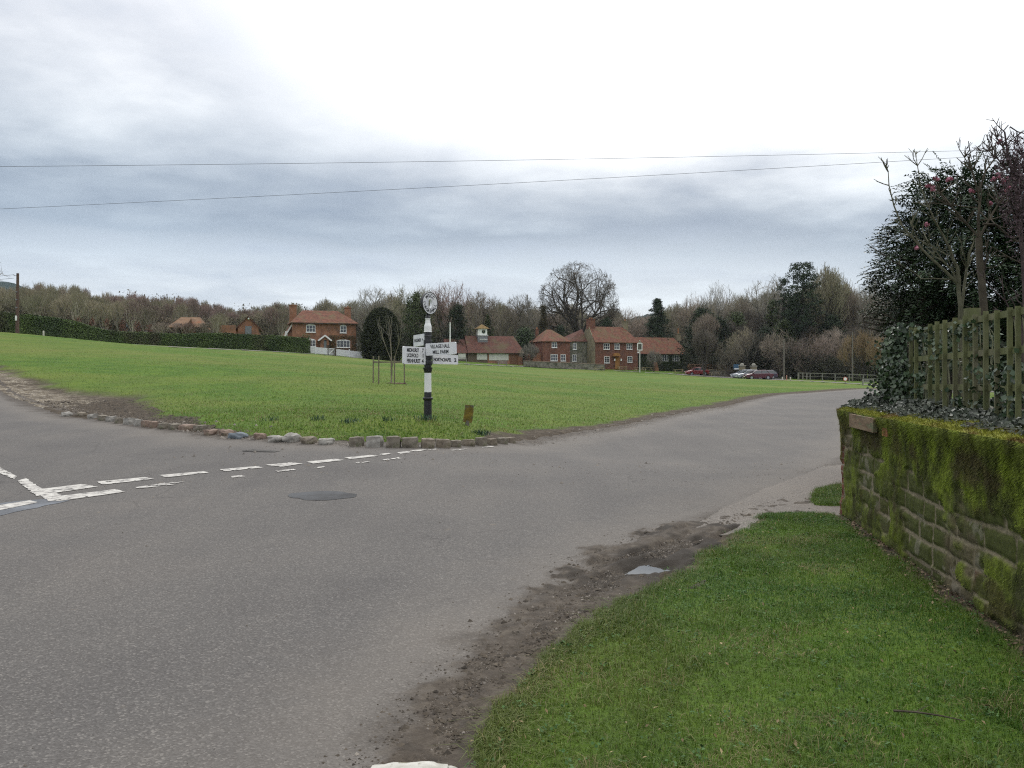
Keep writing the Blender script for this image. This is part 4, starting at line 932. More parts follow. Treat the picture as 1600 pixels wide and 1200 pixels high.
def near_evergreens():
    Yc = 11.6
    t = thing('evergreen_tree', 'dark glossy evergreen tree with drooping sprays behind the trellis', 'evergreen tree', (5.95, Yc, 1.0))
    tr = MB()
    for (px0, px1, pz) in ((1450, 1470, 3.2), (1462, 1440, 3.0), (1475, 1510, 3.3), (1560, 1570, 3.4), (1620, 1640, 3.2)):
        a = P(px0, 500, Yc); b = P(px1, 400, Yc); a.z = 1.0; b.z = pz; m_ = a.lerp(b, .5)+Vector((rnd.uniform(-.1, .1), 0, 0)); q = [v-Vector((5.95, Yc, 1.0)) for v in (a, m_, b)]; tr.tube(q, [.07, .055, .03], 8)
        for j in range(9):
            u = rnd.uniform(.35, 1); p = a.lerp(b, u)-Vector((5.95, Yc, 1.0)); e = p+Vector((rnd.uniform(-1, 1), rnd.uniform(-.6, .6), rnd.uniform(-.1, .8))); tr.tube([p, p.lerp(e, .5)+Vector((0, 0, .08)), e], [.022, .014, .005], 5)
    tr.build('trunk', BARK, t)
    o = sprays('crown', (P(1530, 400, Yc).x-5.95, 0, 2.08), (1.24, 1.25, 1.36), 5600, 12, .066, EVL, t, shell=.30, droop=.22, zmin=.25, seed=3, lumps=.16)
    t = thing('evergreen_tree', 'dark evergreen tree crown reaching beyond the right edge of the picture', 'evergreen tree', (7.9, 10.6, 1.0))
    tr = MB(); tr.tube([(0, 0, 0), (.1, 0, 1.2), (-.1, .1, 2.4)], [.1, .08, .03], 8); tr.build('trunk', BARK, t)
    sprays('crown', (0, 0, 2.0), (1.6, 1.4, 1.5), 4200, 12, .066, EVL, t, shell=.4, droop=.2, zmin=.2, seed=4, lumps=.16)
    t = thing('yew', 'flat dark yew boughs spreading left above the far end of the trellis', 'yew', (6.2, 13.0, 1.0))
    tr = MB(); tr.tube([(0, 0, 0), (.05, 0, .8), (-.1, .1, 1.5)], [.09, .07, .02], 8); 
    for j in range(6): tr.tube([(0, 0, .8+j*.12), (-.4, -.1*j+.2, 1.25+j*.08), (-.8, -.1*j+.2, 1.35+j*.06)], [.03, .02, .006], 5)
    tr.build('trunk', BARK, t); sprays('crown', (.12, 0, 1.50), (.72, .8, .34), 1300, 12, .05, YEWL, t, shell=.4, droop=.15, zmin=.9, seed=5, lumps=.22)
near_evergreens()
PINK = mat('pink_blossom', (.36, .11, .17), (.52, .24, .30), 20, rough=.7, island=.3); PURP = mat('purple_bud_leaves', (.045, .028, .034), (.085, .050, .055), 6, rough=.6, island=.4)
TWIGP = mat('purplish_twig', (.05, .035, .035), (.09, .065, .06), 8, rough=.7); TAN = mat('pale_green_branch', (.085, .085, .05), (.155, .148, .10), 8, bump=.004); BRB = mat('brown_branch', (.05, .04, .028), (.10, .085, .06), 8, bump=.004)
def branch(mb, pl, r0, r1, Yd, org, twigs=5, tl=.28, r_=rnd, up=.6, m=0, m2=None, sub=True):
    q = []
    for i, a in enumerate(pl):
        Y_ = a[2] if len(a) > 2 else Yd; q.append(P(a[0], a[1], Y_)-org)
    # resample with a little wander
    out_ = [q[0]]
    for a, b in zip(q[:-1], q[1:]):
        k = max(1, int((b-a).length/.12))
        for j in range(1, k+1): out_.append(a.lerp(b, j/k)+Vector((r_.uniform(-1, 1), r_.uniform(-1, 1), r_.uniform(-1, 1)))*.009)
    n_ = len(out_); mb.tube(out_, [r0+(r1-r0)*i/(n_-1) for i in range(n_)], 6, m)
    for k in range(twigs):
        i = int(n_*(.25+.75*r_.random())); i = min(i, n_-1); p = out_[i]; d0_ = (out_[min(i+1, n_-1)]-out_[max(0, i-1)]).normalized()
        d_ = (d0_*.7+Vector((r_.uniform(-1, 1), r_.uniform(-1, 1), r_.uniform(-.3, 1)*up*1.6))).normalized(); l_ = tl*r_.uniform(.5, 1.4); e = p+d_*l_*.5; f = e+(d_+Vector((r_.uniform(-.5, .5), r_.uniform(-.5, .5), r_.uniform(0, .5)))).normalized()*l_*.5
        rr = min(r0, .011)*.6; mb.tube([p, e, f], [rr, rr*.75, rr*.45], 4, m if m2 is None else m2)
        if sub:
            for _ in range(2):
                g_ = p.lerp(f, r_.uniform(.4, .95)); h_ = g_+(d_+Vector((r_.uniform(-1, 1), r_.uniform(-1, 1), r_.uniform(-.2, 1)))).normalized()*l_*.4; mb.tube([g_, h_], [rr*.6, rr*.35], 4, m if m2 is None else m2)
    return out_
def blossom(mb, c, s_=.05, k=16):
    for i in range(k):
        d = Vector((rnd.gauss(0, 1), rnd.gauss(0, 1), rnd.gauss(0, .8))).normalized()*rnd.uniform(.3, 1)*s_; p = c+d; u = d.orthogonal().normalized()*.010; v = d.cross(u).normalized()*.010
        mb.add([p-u-v, p+u-v, p+u+v, p-u+v], [(0, 1, 2, 3)]); mb.add([p-u+d*.1, p+v+d*.2, p+u+d*.1], [(0, 1, 2)])
def flowering():
    Y0 = 8.9; org = P(1505, 560, Y0); org.z = 1.02
    t = thing('viburnum', 'leggy pale barked shrub with pink blossom leaning left behind trellis', 'flowering shrub', org)
    b = MB()
    branch(b, [(1502, 620), (1500, 480), (1497, 430)], .034, .022, Y0, org, 2, m=0)
    branch(b, [(1497, 445), (1478, 425), (1440, 388), (1410, 352), (1396, 320), (1390, 290), (1387, 268)], .016, .004, Y0, org, 14, .15)
    branch(b, [(1440, 388), (1432, 372), (1424, 350)], .008, .003, Y0, org, 3, .2)
    branch(b, [(1482, 385), (1465, 350), (1449, 322), (1440, 290), (1434, 258), (1431, 246)], .011, .003, Y0, org, 12, .14)
    branch(b, [(1498, 450), (1496, 420), (1482, 385)], .022, .015, Y0, org, 3)
    branch(b, [(1500, 460), (1490, 425), (1462, 395), (1450, 378)], .014, .005, Y0, org, 6)
    branch(b, [(1492, 437), (1460, 436), (1438, 436), (1427, 425)], .007, .003, Y0, org, 3, .15)
    branch(b, [(1502, 480), (1512, 420), (1516, 390)], .02, .008, Y0, org, 8)
    b.build('trunk', TAN, t)
    f = MB()
    for px, py in ((1463, 281), (1457, 295), (1483, 279), (1450, 291), (1449, 353), (1434, 386)): 
        for _ in range(2): blossom(f, P(px+rnd.uniform(-3, 3), py+rnd.uniform(-3, 3), Y0+rnd.uniform(-.1, .1))-org, .026)
    f.build('blossom', PINK, t)
    Y0 = 8.5; org = P(1532, 560, Y0); org.z = 1.02
    t = thing('viburnum', 'upright brown stemmed shrub with knobbly twigs and pink flowers behind trellis', 'flowering shrub', org); b = MB()
    branch(b, [(1534, 640), (1537, 500), (1533, 430), (1530, 372)], .046, .034, Y0, org, 6, .25)
    branch(b, [(1530, 372), (1510, 350), (1486, 322), (1468, 300)], .013, .004, Y0, org, 14, .2)
    branch(b, [(1530, 372), (1528, 340), (1530, 300), (1520, 266), (1508, 246)], .018, .005, Y0, org, 22, .18)
    branch(b, [(1530, 300), (1540, 270), (1552, 250), (1547, 236)], .011, .004, Y0, org, 14, .16)
    branch(b, [(1530, 372), (1545, 345), (1560, 320), (1580, 290)], .014, .005, Y0, org, 18, .2)
    branch(b, [(1533, 430), (1550, 385), (1575, 400), (1600, 412)], .011, .005, Y0, org, 6)
    branch(b, [(1536, 350), (1556, 350), (1580, 372), (1605, 385)], .013, .007, Y0-.2, org, 6)
    branch(b, [(1530, 325), (1500, 322), (1470, 318)], .006, .003, Y0, org, 6, .2); branch(b, [(1530, 345), (1560, 340), (1600, 318)], .006, .003, Y0, org, 6, .2)
    b.build('trunk', BRB, t); f = MB()
    for px, py in ((1560, 275), (1565, 283), (1575, 280), (1553, 280), (1547, 318), (1575, 295), (1520, 300), (1562, 222)):
        for _ in range(2): blossom(f, P(px+rnd.uniform(-3, 3), py+rnd.uniform(-3, 3), Y0+rnd.uniform(-.1, .1))-org, .024)
    f.build('blossom', PINK, t)
    Y0 = 7.9; org = P(1610, 560, Y0); org.z = 1.02
    t = thing('shrub', 'tall reddish stemmed bare shrub with purple buds at the right edge', 'shrub', org); b = MB()
    branch(b, [(1600, 640), (1602, 480), (1598, 400), (1594, 340), (1587, 290), (1578, 250), (1571, 206)], .036, .008, Y0, org, 30, .17)
    branch(b, [(1585, 280), (1570, 262), (1556, 248), (1545, 236)], .009, .003, Y0, org, 14, .14)
    branch(b, [(1590, 300), (1580, 262), (1566, 230), (1556, 216)], .009, .003, Y0, org, 14, .14)
    branch(b, [(1594, 330), (1604, 280), (1600, 245), (1590, 224)], .010, .004, Y0, org, 20, .15)
    branch(b, [(1602, 430), (1625, 330), (1630, 260)], .02, .006, Y0, org, 20, .32)
    branch(b, [(1578, 198), (1590, 205), (1615, 212)], .006, .004, Y0, org, 2, .1, sub=False)
    branch(b, [(1598, 520), (1570, 470), (1545, 445)], .01, .004, Y0, org, 6)
    b.build('trunk', TWIGP, t)
    pos = []
    for i in range(5200):
        px = rnd.gauss(1597, 24); py = rnd.gauss(285, 50)
        if px < 1548+abs(py-280)*.25 or py < 212+max(0, 1590-px)*.8: continue
        pos.append(P(px, py, Y0+rnd.uniform(-.3, .3))-org)
    pos = np.array([list(p) for p in pos]); leaves('foliage', pos, np.tile([0, -.6, .4], (len(pos), 1)), .026, PURP, t, asp=.5, jitter=.9)
flowering()

# ------------------------------------------------------------------ grass blades
def grass(name, n_, xf, hmin, hmax, wmin, wmax, label, cols, seed=1, lean=.45):
    r_ = np.random.default_rng(seed); x_, y_ = xf(r_, n_)
    d_ = sdf(ROAD, x_, y_); rg = (fbm(x_*3.1, y_*3.1, 4, 3)-.5)*.34+(fbm(x_*.7, y_*.7, 3, 5)-.5)*.45; dd = d_+rg
    ti = np.clip(np.interp(np.arctan2(x_, y_), _th, np.arange(len(_th))), 0, nc-1).round().astype(int); ri = np.clip(np.interp(np.hypot(x_, y_), _rr, np.arange(len(_rr))), 0, nr-1).round().astype(int)
    md = mud[ri, ti]; k_ = (dd > .04) & (r_.random(len(x_)) > md*1.06) & (sdf(PATH, x_, y_) > .05) & (sdf(LANE, x_, y_) > .1)
    wallside = (x_-WO.x)*WN.x+(y_-WO.y)*WN.y
    k_ &= ~((wallside < .03) & (x_ > 1) & (y_ < 10.2))
    x_, y_ = x_[k_], y_[k_]; n_ = len(x_); z_ = Zs(x_, y_)-.006; di = np.hypot(x_, y_)
    tall = fbm(x_*1.7, y_*1.7, 3, 51); ln = r_.uniform(hmin, hmax, n_)*(.6+.9*tall); a = r_.uniform(0, 2*math.pi, n_); le = np.abs(r_.normal(0, lean, n_))+.1
    dx, dy = np.cos(a), np.sin(a); w = r_.uniform(wmin, wmax, n_)*.5; sx_, sy_ = -dy*w, dx*w
    # blades face the light and the eye in all directions
    b0 = np.stack([x_-sx_, y_-sy_, z_], -1); b1 = np.stack([x_+sx_, y_+sy_, z_], -1)
    mx = x_+dx*ln*le*.35; my = y_+dy*ln*le*.35; mz = z_+ln*.6; m0 = np.stack([mx-sx_*.8, my-sy_*.8, mz], -1); m1 = np.stack([mx+sx_*.8, my+sy_*.8, mz], -1)
    tp = np.stack([x_+dx*ln*le, y_+dy*ln*le, z_+ln*np.clip(1-le*.35, .3, 1)], -1)
    V_ = np.stack([b0, b1, m0, m1, tp], 1).reshape(-1, 3); o = (np.arange(n_)*5)[:, None]
    F_ = np.concatenate([o+np.array([0, 1, 3]), o+np.array([0, 3, 2]), o+np.array([2, 3, 4])])
    cl = fbm(x_*2.1, y_*2.1, 4, 52); c2 = fbm(x_*.45, y_*.45, 3, 53); t1 = np.clip((cl-.35)/.3, 0, 1)[:, None]; t2 = np.clip((c2-.35)/.3, 0, 1)[:, None]
    base = (cols[0]*(1-t1)+cols[1]*t1)*(1-t2*.5)+cols[2]*t2*.5
    dry = (r_.random(n_) < .05+.30*sstep(.50, .66, fbm(x_*1.6, y_*1.6, 4, 54)))[:, None]; base = np.where(dry, np.array([.22, .19, .085]), base)*r_.uniform(.72, 1.3, n_)[:, None]
    m = bpy.data.materials.new(name); m.use_nodes = True; t = m.node_tree; b = t.nodes['Principled BSDF']; b.inputs['Roughness'].default_value = .65; b.inputs['Specular IOR Level'].default_value = .25
    at = N(t, 'ShaderNodeAttribute', attribute_name='Col'); L(t, at.outputs['Color'], b.inputs['Base Color'])
    tr = N(t, 'ShaderNodeBsdfTranslucent'); ms = N(t, 'ShaderNodeMixShader'); ms.inputs[0].default_value = .3; L(t, at.outputs['Color'], tr.inputs[0]); L(t, b.outputs[0], ms.inputs[1]); L(t, tr.outputs[0], ms.inputs[2]); L(t, ms.outputs[0], t.nodes['Material Output'].inputs[0])
    og = mk(name, V_, F_, m, col={'Col': np.repeat(base, 5, 0)}); tag(og, label, 'grass', kind='stuff'); return og
A_ = lambda *v: np.array(v)
def verge_xy(r_, n_):
    y_ = 2.6+10.6*r_.random(n_)**1.55; x0 = np.interp(y_, [2.6, 3.5, 4.6, 5.6, 6.75, 8.7, 10.6, 11.2, 13.2], [-.6, -.45, -.15, .3, .9, 1.9, 3.1, 3.4, 4.4]); x1 = np.interp(y_, [2, 5, 9.7, 9.8, 11.2, 13.2], [2.8, 3.1, 3.85, 4.2, 5.6, 6.6]); return x0+(x1-x0)*r_.random(n_), y_
grass('verge_grass', 260000, verge_xy, .014, .046, .0020, .0040, 'short dark green grass on the near verge beside the wall', (A_(.040, .108, .007), A_(.084, .165, .013), A_(.118, .140, .028)), 11, 1.2)
def green_xy(r_, n_):
    d = 14.5+75*r_.random(n_)**2.3; a = r_.uniform(-34, 30, n_)*math.pi/180; return d*np.tan(a), d
grass('green_grass', 300000, green_xy, .035, .085, .006, .014, 'short grass on the near side of the village green', (A_(.066, .142, .012), A_(.100, .176, .018), A_(.145, .175, .038)), 12, 1.3)

# taller tufts, weeds and dead leaves so that the turf is not a carpet
def tuft_xy(r_, n_):
    x_, y_ = verge_xy(r_, n_); k_ = fbm(x_*2.6, y_*2.6, 4, 97) > .56; return x_[k_], y_[k_]
grass('verge_tufts', 60000, tuft_xy, .045, .085, .0022, .0045, 'longer tufts and dry bents in the near verge', (A_(.060, .120, .012), A_(.10, .165, .022), A_(.16, .16, .05)), 21, .9)
def edge_xy(r_, n_):
    y_ = 2.9+6.6*r_.random(n_)**1.3; x_ = np.interp(y_, [2.9, 3.46, 4.6, 5.6, 6.75, 8.7, 10.6], [-.38, -.34, -.02, .42, 1.05, 2.05, 3.3])+np.abs(r_.normal(0, .16, n_)); return x_, y_
grass('verge_edge_tufts', 26000, edge_xy, .03, .075, .0022, .0045, 'ragged longer grass hanging over the muddy verge edge', (A_(.045, .10, .010), A_(.09, .15, .018), A_(.15, .15, .05)), 22, 1.4)
def weeds():
    r_ = np.random.default_rng(5); x_, y_ = verge_xy(r_, 1500); k_ = (sdf(ROAD, x_, y_) > .12) & (sdf(PATH, x_, y_) > .1); x_, y_ = x_[k_][:900], y_[k_][:900]; z_ = Zs(x_, y_)+.03
    p = np.repeat(np.stack([x_, y_, z_], -1), 5, 0)+r_.normal(0, .014, (len(x_)*5, 3))*np.array([1, 1, .3]); tag(leaves('clover', p, np.tile([0, 0, 1.], (len(p), 1)), .016, mat('clover_leaf', (.035, .085, .02), (.07, .13, .04), 5, island=.3), asp=.9, jitter=.35), 'clover and small broad weeds in the near verge', 'clover', kind='stuff')
    x_, y_ = verge_xy(r_, 420); k_ = sdf(ROAD, x_, y_) > .05; x_, y_ = x_[k_], y_[k_]; p = np.stack([x_, y_, Zs(x_, y_)+.035], -1); tag(leaves('fallen_leaves', p, np.tile([0, 0, 1.], (len(p), 1)), .026, mat('fallen_leaf', (.16, .11, .05), (.30, .24, .13), 9, island=.4), asp=.5, jitter=.5), 'dead leaves and straw bits scattered over the near verge', 'fallen leaves', kind='stuff')
weeds()
# bulbs coming up in clumps round the post
BULB = mat('bulb_leaves', (.030, .065, .034), (.055, .10, .055), 8, rough=.5, island=.25)
for (px, Yb, r_, k, lb) in ((664, 18.7, .24, 70, 'blue green tuft of bulb leaves at the foot of the signpost'), (751, 18.6, .22, 90, 'dark tuft of bulb leaves right of the short marker post'), (549, 18.2, .22, 45, 'faint tuft of bulb leaves in the grass left of signpost'),
        (497, 18.9, .2, 35, 'small bulb tuft in the grass well left of the signpost'), (608, 18.3, .18, 30, 'sparse bulb tuft between signpost and the tree guard foot'), (425, 19.5, .2, 30, 'leftmost small bulb tuft on the green above the loose stones')):
    c = GS(px, Yb); mb = MB()
    for i in range(k):
        a = rnd.uniform(0, 6.28); q = r_*rnd.random()**.7; p = Vector((q*math.cos(a), q*math.sin(a), -.01)); hh_ = rnd.uniform(.08, .17); l = Vector((rnd.gauss(0, .05), rnd.gauss(0, .05), hh_)); w = Vector((math.cos(a*3), math.sin(a*3), 0))*.007
        mb.add([p-w, p+w, p+l*.6+w, p+l*.6-w, p+l+w*.4+Vector((0, 0, -.01))], [(0, 1, 2, 3), (3, 2, 4)])
    tag(mb.build('bulb_clump', BULB, loc=c), lb, 'plant')
# fallen twig and litter on the verge
tw = MB(); q = [Vector((*gp(a, b, .05), .055)) for a, b in ((1396, 1112), (1430, 1114), (1470, 1120), (1508, 1128))]; tw.tube(q, [.006, .005, .004, .002], 5); tw.tube([q[1], q[1]+Vector((.10, .06, .01))], [.003, .001], 4)
tag(tw.build('twig', BRB), 'thin fallen twig lying on the near verge grass', 'twig')
LEAFB = mat('dead_leaf', (.11, .075, .045), (.21, .155, .10), 10, island=.3); STB = mat('road_grit', (.10, .088, .075), (.22, .195, .165), 8, island=.4)
def litter():
    n_ = 480; s_ = rng.uniform(0, 6.6, n_); o_ = np.abs(rng.normal(.02, .09, n_))+.03; p = np.stack([WO.x+WD.x*s_+WN.x*o_, WO.y+WD.y*s_+WN.y*o_, np.zeros(n_)], -1); p[:, 2] = Zs(p[:, 0], p[:, 1])+.012
    tag(leaves('leaf_litter', p, np.tile([0, 0, 1.], (n_, 1)), .035, LEAFB, asp=.6, jitter=.5), 'dead leaves and crumbs of soil along the wall foot', 'leaf litter', kind='stuff')
    # grit and clods on the road edge
    pts_ = []
    for i in range(9000):
        Yv = 3.2+7.4*rnd.random()**1.3; x0 = np.interp(Yv, [3.2, 5, 6.65, 8.7, 10.6], [-.25, .17, .95, 2.05, 3.3]); d_ = -abs(rnd.gauss(0, .30))+.12
        pts_.append((x0+d_, Yv))
    for i in range(2600): pts_.append((rnd.uniform(-6, 6), rnd.uniform(3.3, 16)))
    for i in range(3500):
        k = rnd.random(); a = np.interp(k, [0, .3, .6, 1], [-2.5, -6.5, -9.5, -20]); b = np.interp(k, [0, .3, .6, 1], [15.6, 17.8, 20.8, 33.5]); e = abs(rnd.gauss(0, .5)); pts_.append((a+e*.75, b+e*.6) if k > .25 else (a-e*.2, b-e*.3))
    for i in range(1800):
        k = rnd.random(); a = np.interp(k, [0, 1], [0.1, 10.4]); b = np.interp(k, [0, 1], [18.9, 41.5]); e = rnd.gauss(.15, .25); pts_.append((a+e*.92, b-e*.4))
    pa = np.array(pts_); pa = pa[(sdf(ROAD, pa[:, 0], pa[:, 1])+(fbm(pa[:, 0]*3.1, pa[:, 1]*3.1, 4, 3)-.5)*.34+(fbm(pa[:, 0]*.7, pa[:, 1]*.7, 3, 5)-.5)*.45 < -.01) | (pa[:, 1] > 12)]; pa = pa[np.hypot((pa[:, 0]-1.18)/.42, (pa[:, 1]-7.08)/.32) > 1]; z_ = np.maximum(Hn(pa[:, 0], pa[:, 1]), Zs(pa[:, 0], pa[:, 1])); n_ = len(pa); r0 = rng.uniform(.002, .0075, n_)*(1+1.8*(rng.random(n_) < .06))*np.clip(pa[:, 1]/7, 1, 2.6); r0 *= np.where(pa[:, 1] < 12, .62, 1)
    o3 = np.array([[1, 0, 0], [-.5, .87, 0], [-.5, -.87, 0], [0, 0, .9]]); ang = rng.uniform(0, 6.28, n_); ca, sa = np.cos(ang), np.sin(ang)
    V_ = np.zeros((n_, 4, 3))
    for k in range(4): V_[:, k, 0] = (o3[k, 0]*ca-o3[k, 1]*sa)*r0*rng.uniform(.7, 1.3, n_); V_[:, k, 1] = (o3[k, 0]*sa+o3[k, 1]*ca)*r0; V_[:, k, 2] = o3[k, 2]*r0
    V_[:, :, 0] += pa[:, 0:1]; V_[:, :, 1] += pa[:, 1:2]; V_[:, :, 2] += z_[:, None]+.001
    o = (np.arange(n_)*4)[:, None]; F_ = np.concatenate([o+np.array([0, 1, 3]), o+np.array([1, 2, 3]), o+np.array([2, 0, 3])])
    mpos = []
    while len(mpos) < 6500:
        Yv = 3.2+6.6*rnd.random(); x0 = np.interp(Yv, [3.2, 3.46, 4.6, 5.6, 6.75, 8.7, 10.6], [-.36, -.34, -.02, .42, 1.05, 2.05, 3.3]); w_ = np.interp(Yv, [3.2, 5.8, 7.2, 8.6, 9.8], [.3, .45, .8, .7, .2]); mpos.append((x0-abs(rnd.gauss(0, .5))*w_+.04, Yv))
    for i in range(5200):
        k = rnd.random(); a = np.interp(k, [0, .35, .7, 1], [-6.0, -9.3, -12.6, -17]); b = np.interp(k, [0, .35, .7, 1], [17.5, 20.8, 24, 29.8]); e = rnd.uniform(.05, 1)*np.interp(k, [0, .35, .7, 1], [.8, 2.2, 4.4, 2.8]); mpos.append((a+e*.78+.2, b+e*.62))
    ma = np.array(mpos); _ti = np.clip(np.interp(np.arctan2(ma[:, 0], ma[:, 1]), _th, np.arange(len(_th))), 0, nc-1).round().astype(int); _ri = np.clip(np.interp(np.hypot(ma[:, 0], ma[:, 1]), _rr, np.arange(len(_rr))), 0, nr-1).round().astype(int); ma = ma[((ma[:, 1] < 13) | (mud[_ri, _ti] > .55)) & (np.hypot((ma[:, 0]-1.18)/.42, (ma[:, 1]-7.08)/.32) > 1)]; mz = np.maximum(Hn(ma[:, 0], ma[:, 1]), Zs(ma[:, 0], ma[:, 1])+.0); k2 = len(ma); rr = rng.uniform(.003, .010, k2)*(1+1.6*(rng.random(k2) < .08)); rr = np.where(ma[:, 1] > 13, rr*3.2, rr); a2 = rng.uniform(0, 6.28, k2); W4 = np.zeros((k2, 4, 3)); c2_, s2_ = np.cos(a2), np.sin(a2)
    for k in range(4): W4[:, k, 0] = (o3[k, 0]*c2_-o3[k, 1]*s2_)*rr*rng.uniform(.7, 1.5, k2); W4[:, k, 1] = (o3[k, 0]*s2_+o3[k, 1]*c2_)*rr*rng.uniform(.7, 1.4, k2); W4[:, k, 2] = o3[k, 2]*rr*.8
    W4[:, :, 0] += ma[:, 0:1]; W4[:, :, 1] += ma[:, 1:2]; W4[:, :, 2] += mz[:, None]; o4 = (np.arange(k2)*4)[:, None]
    tag(mk('mud_clods', W4.reshape(-1, 3), np.concatenate([o4+np.array([0, 1, 3]), o4+np.array([1, 2, 3]), o4+np.array([2, 0, 3])]), mat('clod', (.036, .028, .020), (.09, .073, .053), 9, island=.4)), 'crumbs of mud along the churned verge edge', 'mud', kind='stuff')
    tag(mk('grit', V_.reshape(-1, 3), F_, STB), 'scattered grit and small stones on the road edges', 'grit', kind='stuff')
litter()
# ------------------------------------------------------------------ buildings
BRICK = mat('warm_brick', (.235, .112, .066), (.33, .172, .104), 1.6, rough=.9, c3=(.155, .095, .065), s3=.9, t3=(.5, .68))
BRICKR = mat('tile_hung_wall', (.135, .060, .042), (.21, .102, .070), 2.2, rough=.9, c3=(.095, .055, .042), s3=.8, t3=(.5, .7))
TILE = mat('clay_roof_tiles', (.105, .049, .034), (.21, .090, .058), 2.4, rough=.9, c3=(.14, .105, .055), s3=.8, t3=(.46, .66), bump=.03, bscale=9)
TILED = mat('old_roof_tiles', (.080, .040, .032), (.15, .068, .050), 2.6, rough=.9, c3=(.115, .090, .05), s3=.45, t3=(.48, .68), bump=.03, bscale=9)
THATCH = mat('brown_tiles', (.14, .085, .05), (.24, .15, .09), 1.5, rough=.95, c3=(.22, .10, .05), s3=.5)
SANDST = mat('sandstone', (.17, .145, .09), (.27, .235, .16), 1.8, rough=.95, c3=(.12, .115, .08), s3=.9, t3=(.5, .7), bump=.03)
RUBBLE = mat('rubble_stone', (.11, .105, .08), (.25, .235, .19), 2.5, rough=.95, bump=.05, c3=(.08, .085, .055), s3=1.4, t3=(.5, .66))
GLASS = mat('window_glass', (.015, .018, .022), (.05, .06, .07), .8, rough=.08, spec=.8)
PAINTW = mat('house_white', (.76, .76, .73), (.84, .84, .81), 4, rough=.6); PANELW = mat('cream_shutter', (.52, .52, .46), (.60, .60, .54), 3, rough=.7)
DARKW = mat('dark_timber', (.045, .036, .026), (.085, .068, .05), 5, rough=.8); GREYD = mat('grey_door', (.15, .17, .18), (.20, .22, .23), 4); OAKD = mat('orange_oak', (.26, .12, .035), (.36, .19, .07), 5)
LEAD = mat('lead', (.16, .165, .175), (.22, .225, .235), 4, rough=.6); IVYW = mat('ivy_wall', (.022, .036, .014), (.045, .060, .024), 6, rough=.8, bump=.08, c3=(.07, .05, .03), s3=.8)
LICHR = mat('yellow_lichen_tiles', (.16, .10, .045), (.26, .18, .07), 2, rough=.95); WEATHB = mat('brown_weatherboard', (.10, .075, .05), (.15, .12, .085), 3, stretch=(1, 1, 5)); POTC = mat('clay_pot', (.30, .13, .06), (.38, .2, .1), 5)
class Bld:
    def __init__(s, name, label, cat, px, Y0, rot, py=None):
        s.X = (px-800)/F*Y0; s.Y = Y0; s.r = R(rot); s.z = H(s.X, s.Y) if py is None else EYE+(HY-py)*Y0/F
        s.t = thing(name, label, cat, (s.X, s.Y, s.z), s.r)
    def ray(s, px, d=0.0):
        """local x where pixel column px meets the plane at local depth d"""
        k = (px-800)/F; c, n = math.cos(s.r), math.sin(s.r); Xo = s.X-n*d; Yo = s.Y+c*d
        return (k*Yo-Xo)/(c-k*n)
    def hz(s, px, py, d=0.0):
        t = s.ray(px, d); Yp = s.Y+math.cos(s.r)*d+math.sin(s.r)*t; return EYE+(HY-py)*Yp/F-s.z
    def rect(s, x0, y0, x1, y1, d=0.0):
        a, b = s.ray(x0, d), s.ray(x1, d); xm = (x0+x1)/2; return a, s.hz(xm, y1, d), b, s.hz(xm, y0, d)
def window(B, px0, py0, px1, py1, cols=3, rows=2, d=0.0, arch=False, sill=True, fw=.075, m=None, fr=None):
    x0, z0, x1, z1 = B.rect(px0, py0, px1, py1, d); o = d; w = MB()
    w.box(x0, o-.07, z0, x0+fw, o-.002, z1-fw*0); w.box(x1-fw, o-.07, z0, x1, o-.002, z1); w.box(x0+fw, o-.068, z0, x1-fw, o-.002, z0+fw); w.box(x0+fw, o-.068, z1-fw, x1-fw, o-.002, z1)
    for i in range(1, cols): xc = x0+(x1-x0)*i/cols; w.box(xc-fw*.36, o-.064, z0+fw, xc+fw*.36, o-.002, z1-fw)
    for i in range(1, rows): zc_ = z0+(z1-z0)*i/rows; w.box(x0+fw, o-.05, zc_-.018, x1-fw, o-.002, zc_+.018)
    if arch:
        pr = [(x0, z1+.002)]+[(x0+(x1-x0)*k/8, z1+.002+.16*math.sin(math.pi*k/8)) for k in range(1, 8)]+[(x1, z1+.002)]; w.prism(pr[::-1], o-.066, o-.002)
    if sill: w.box(x0-.08, o-.13, z0-.07, x1+.08, o-.002, z0-.002)
    wo = w.build('window', m or PAINTW, B.t); g = MB(); g.box(x0+fw, o-.03, z0+fw, x1-fw, o-.0035, z1-fw); g.build('pane', GLASS, wo); return wo
def hip_roof(x0, x1, y0, y1, ze, zr, hl, hr, th=.10):
    """eaves rectangle, ridge along x; hl / hr = hip run at each end (0 = gable)"""
    ym = (y0+y1)/2; v = [(x0, y0, ze), (x1, y0, ze), (x1, y1, ze), (x0, y1, ze), (x0+hl, ym, zr), (x1-hr, ym, zr)]
    v += [(a, b, c-th) for a, b, c in v[:4]]; return v, [(0, 1, 5, 4), (2, 3, 4, 5), (1, 2, 5), (3, 0, 4), (6, 9, 8, 7), (0, 6, 7, 1), (1, 7, 8, 2), (2, 8, 9, 3), (3, 9, 6, 0)]
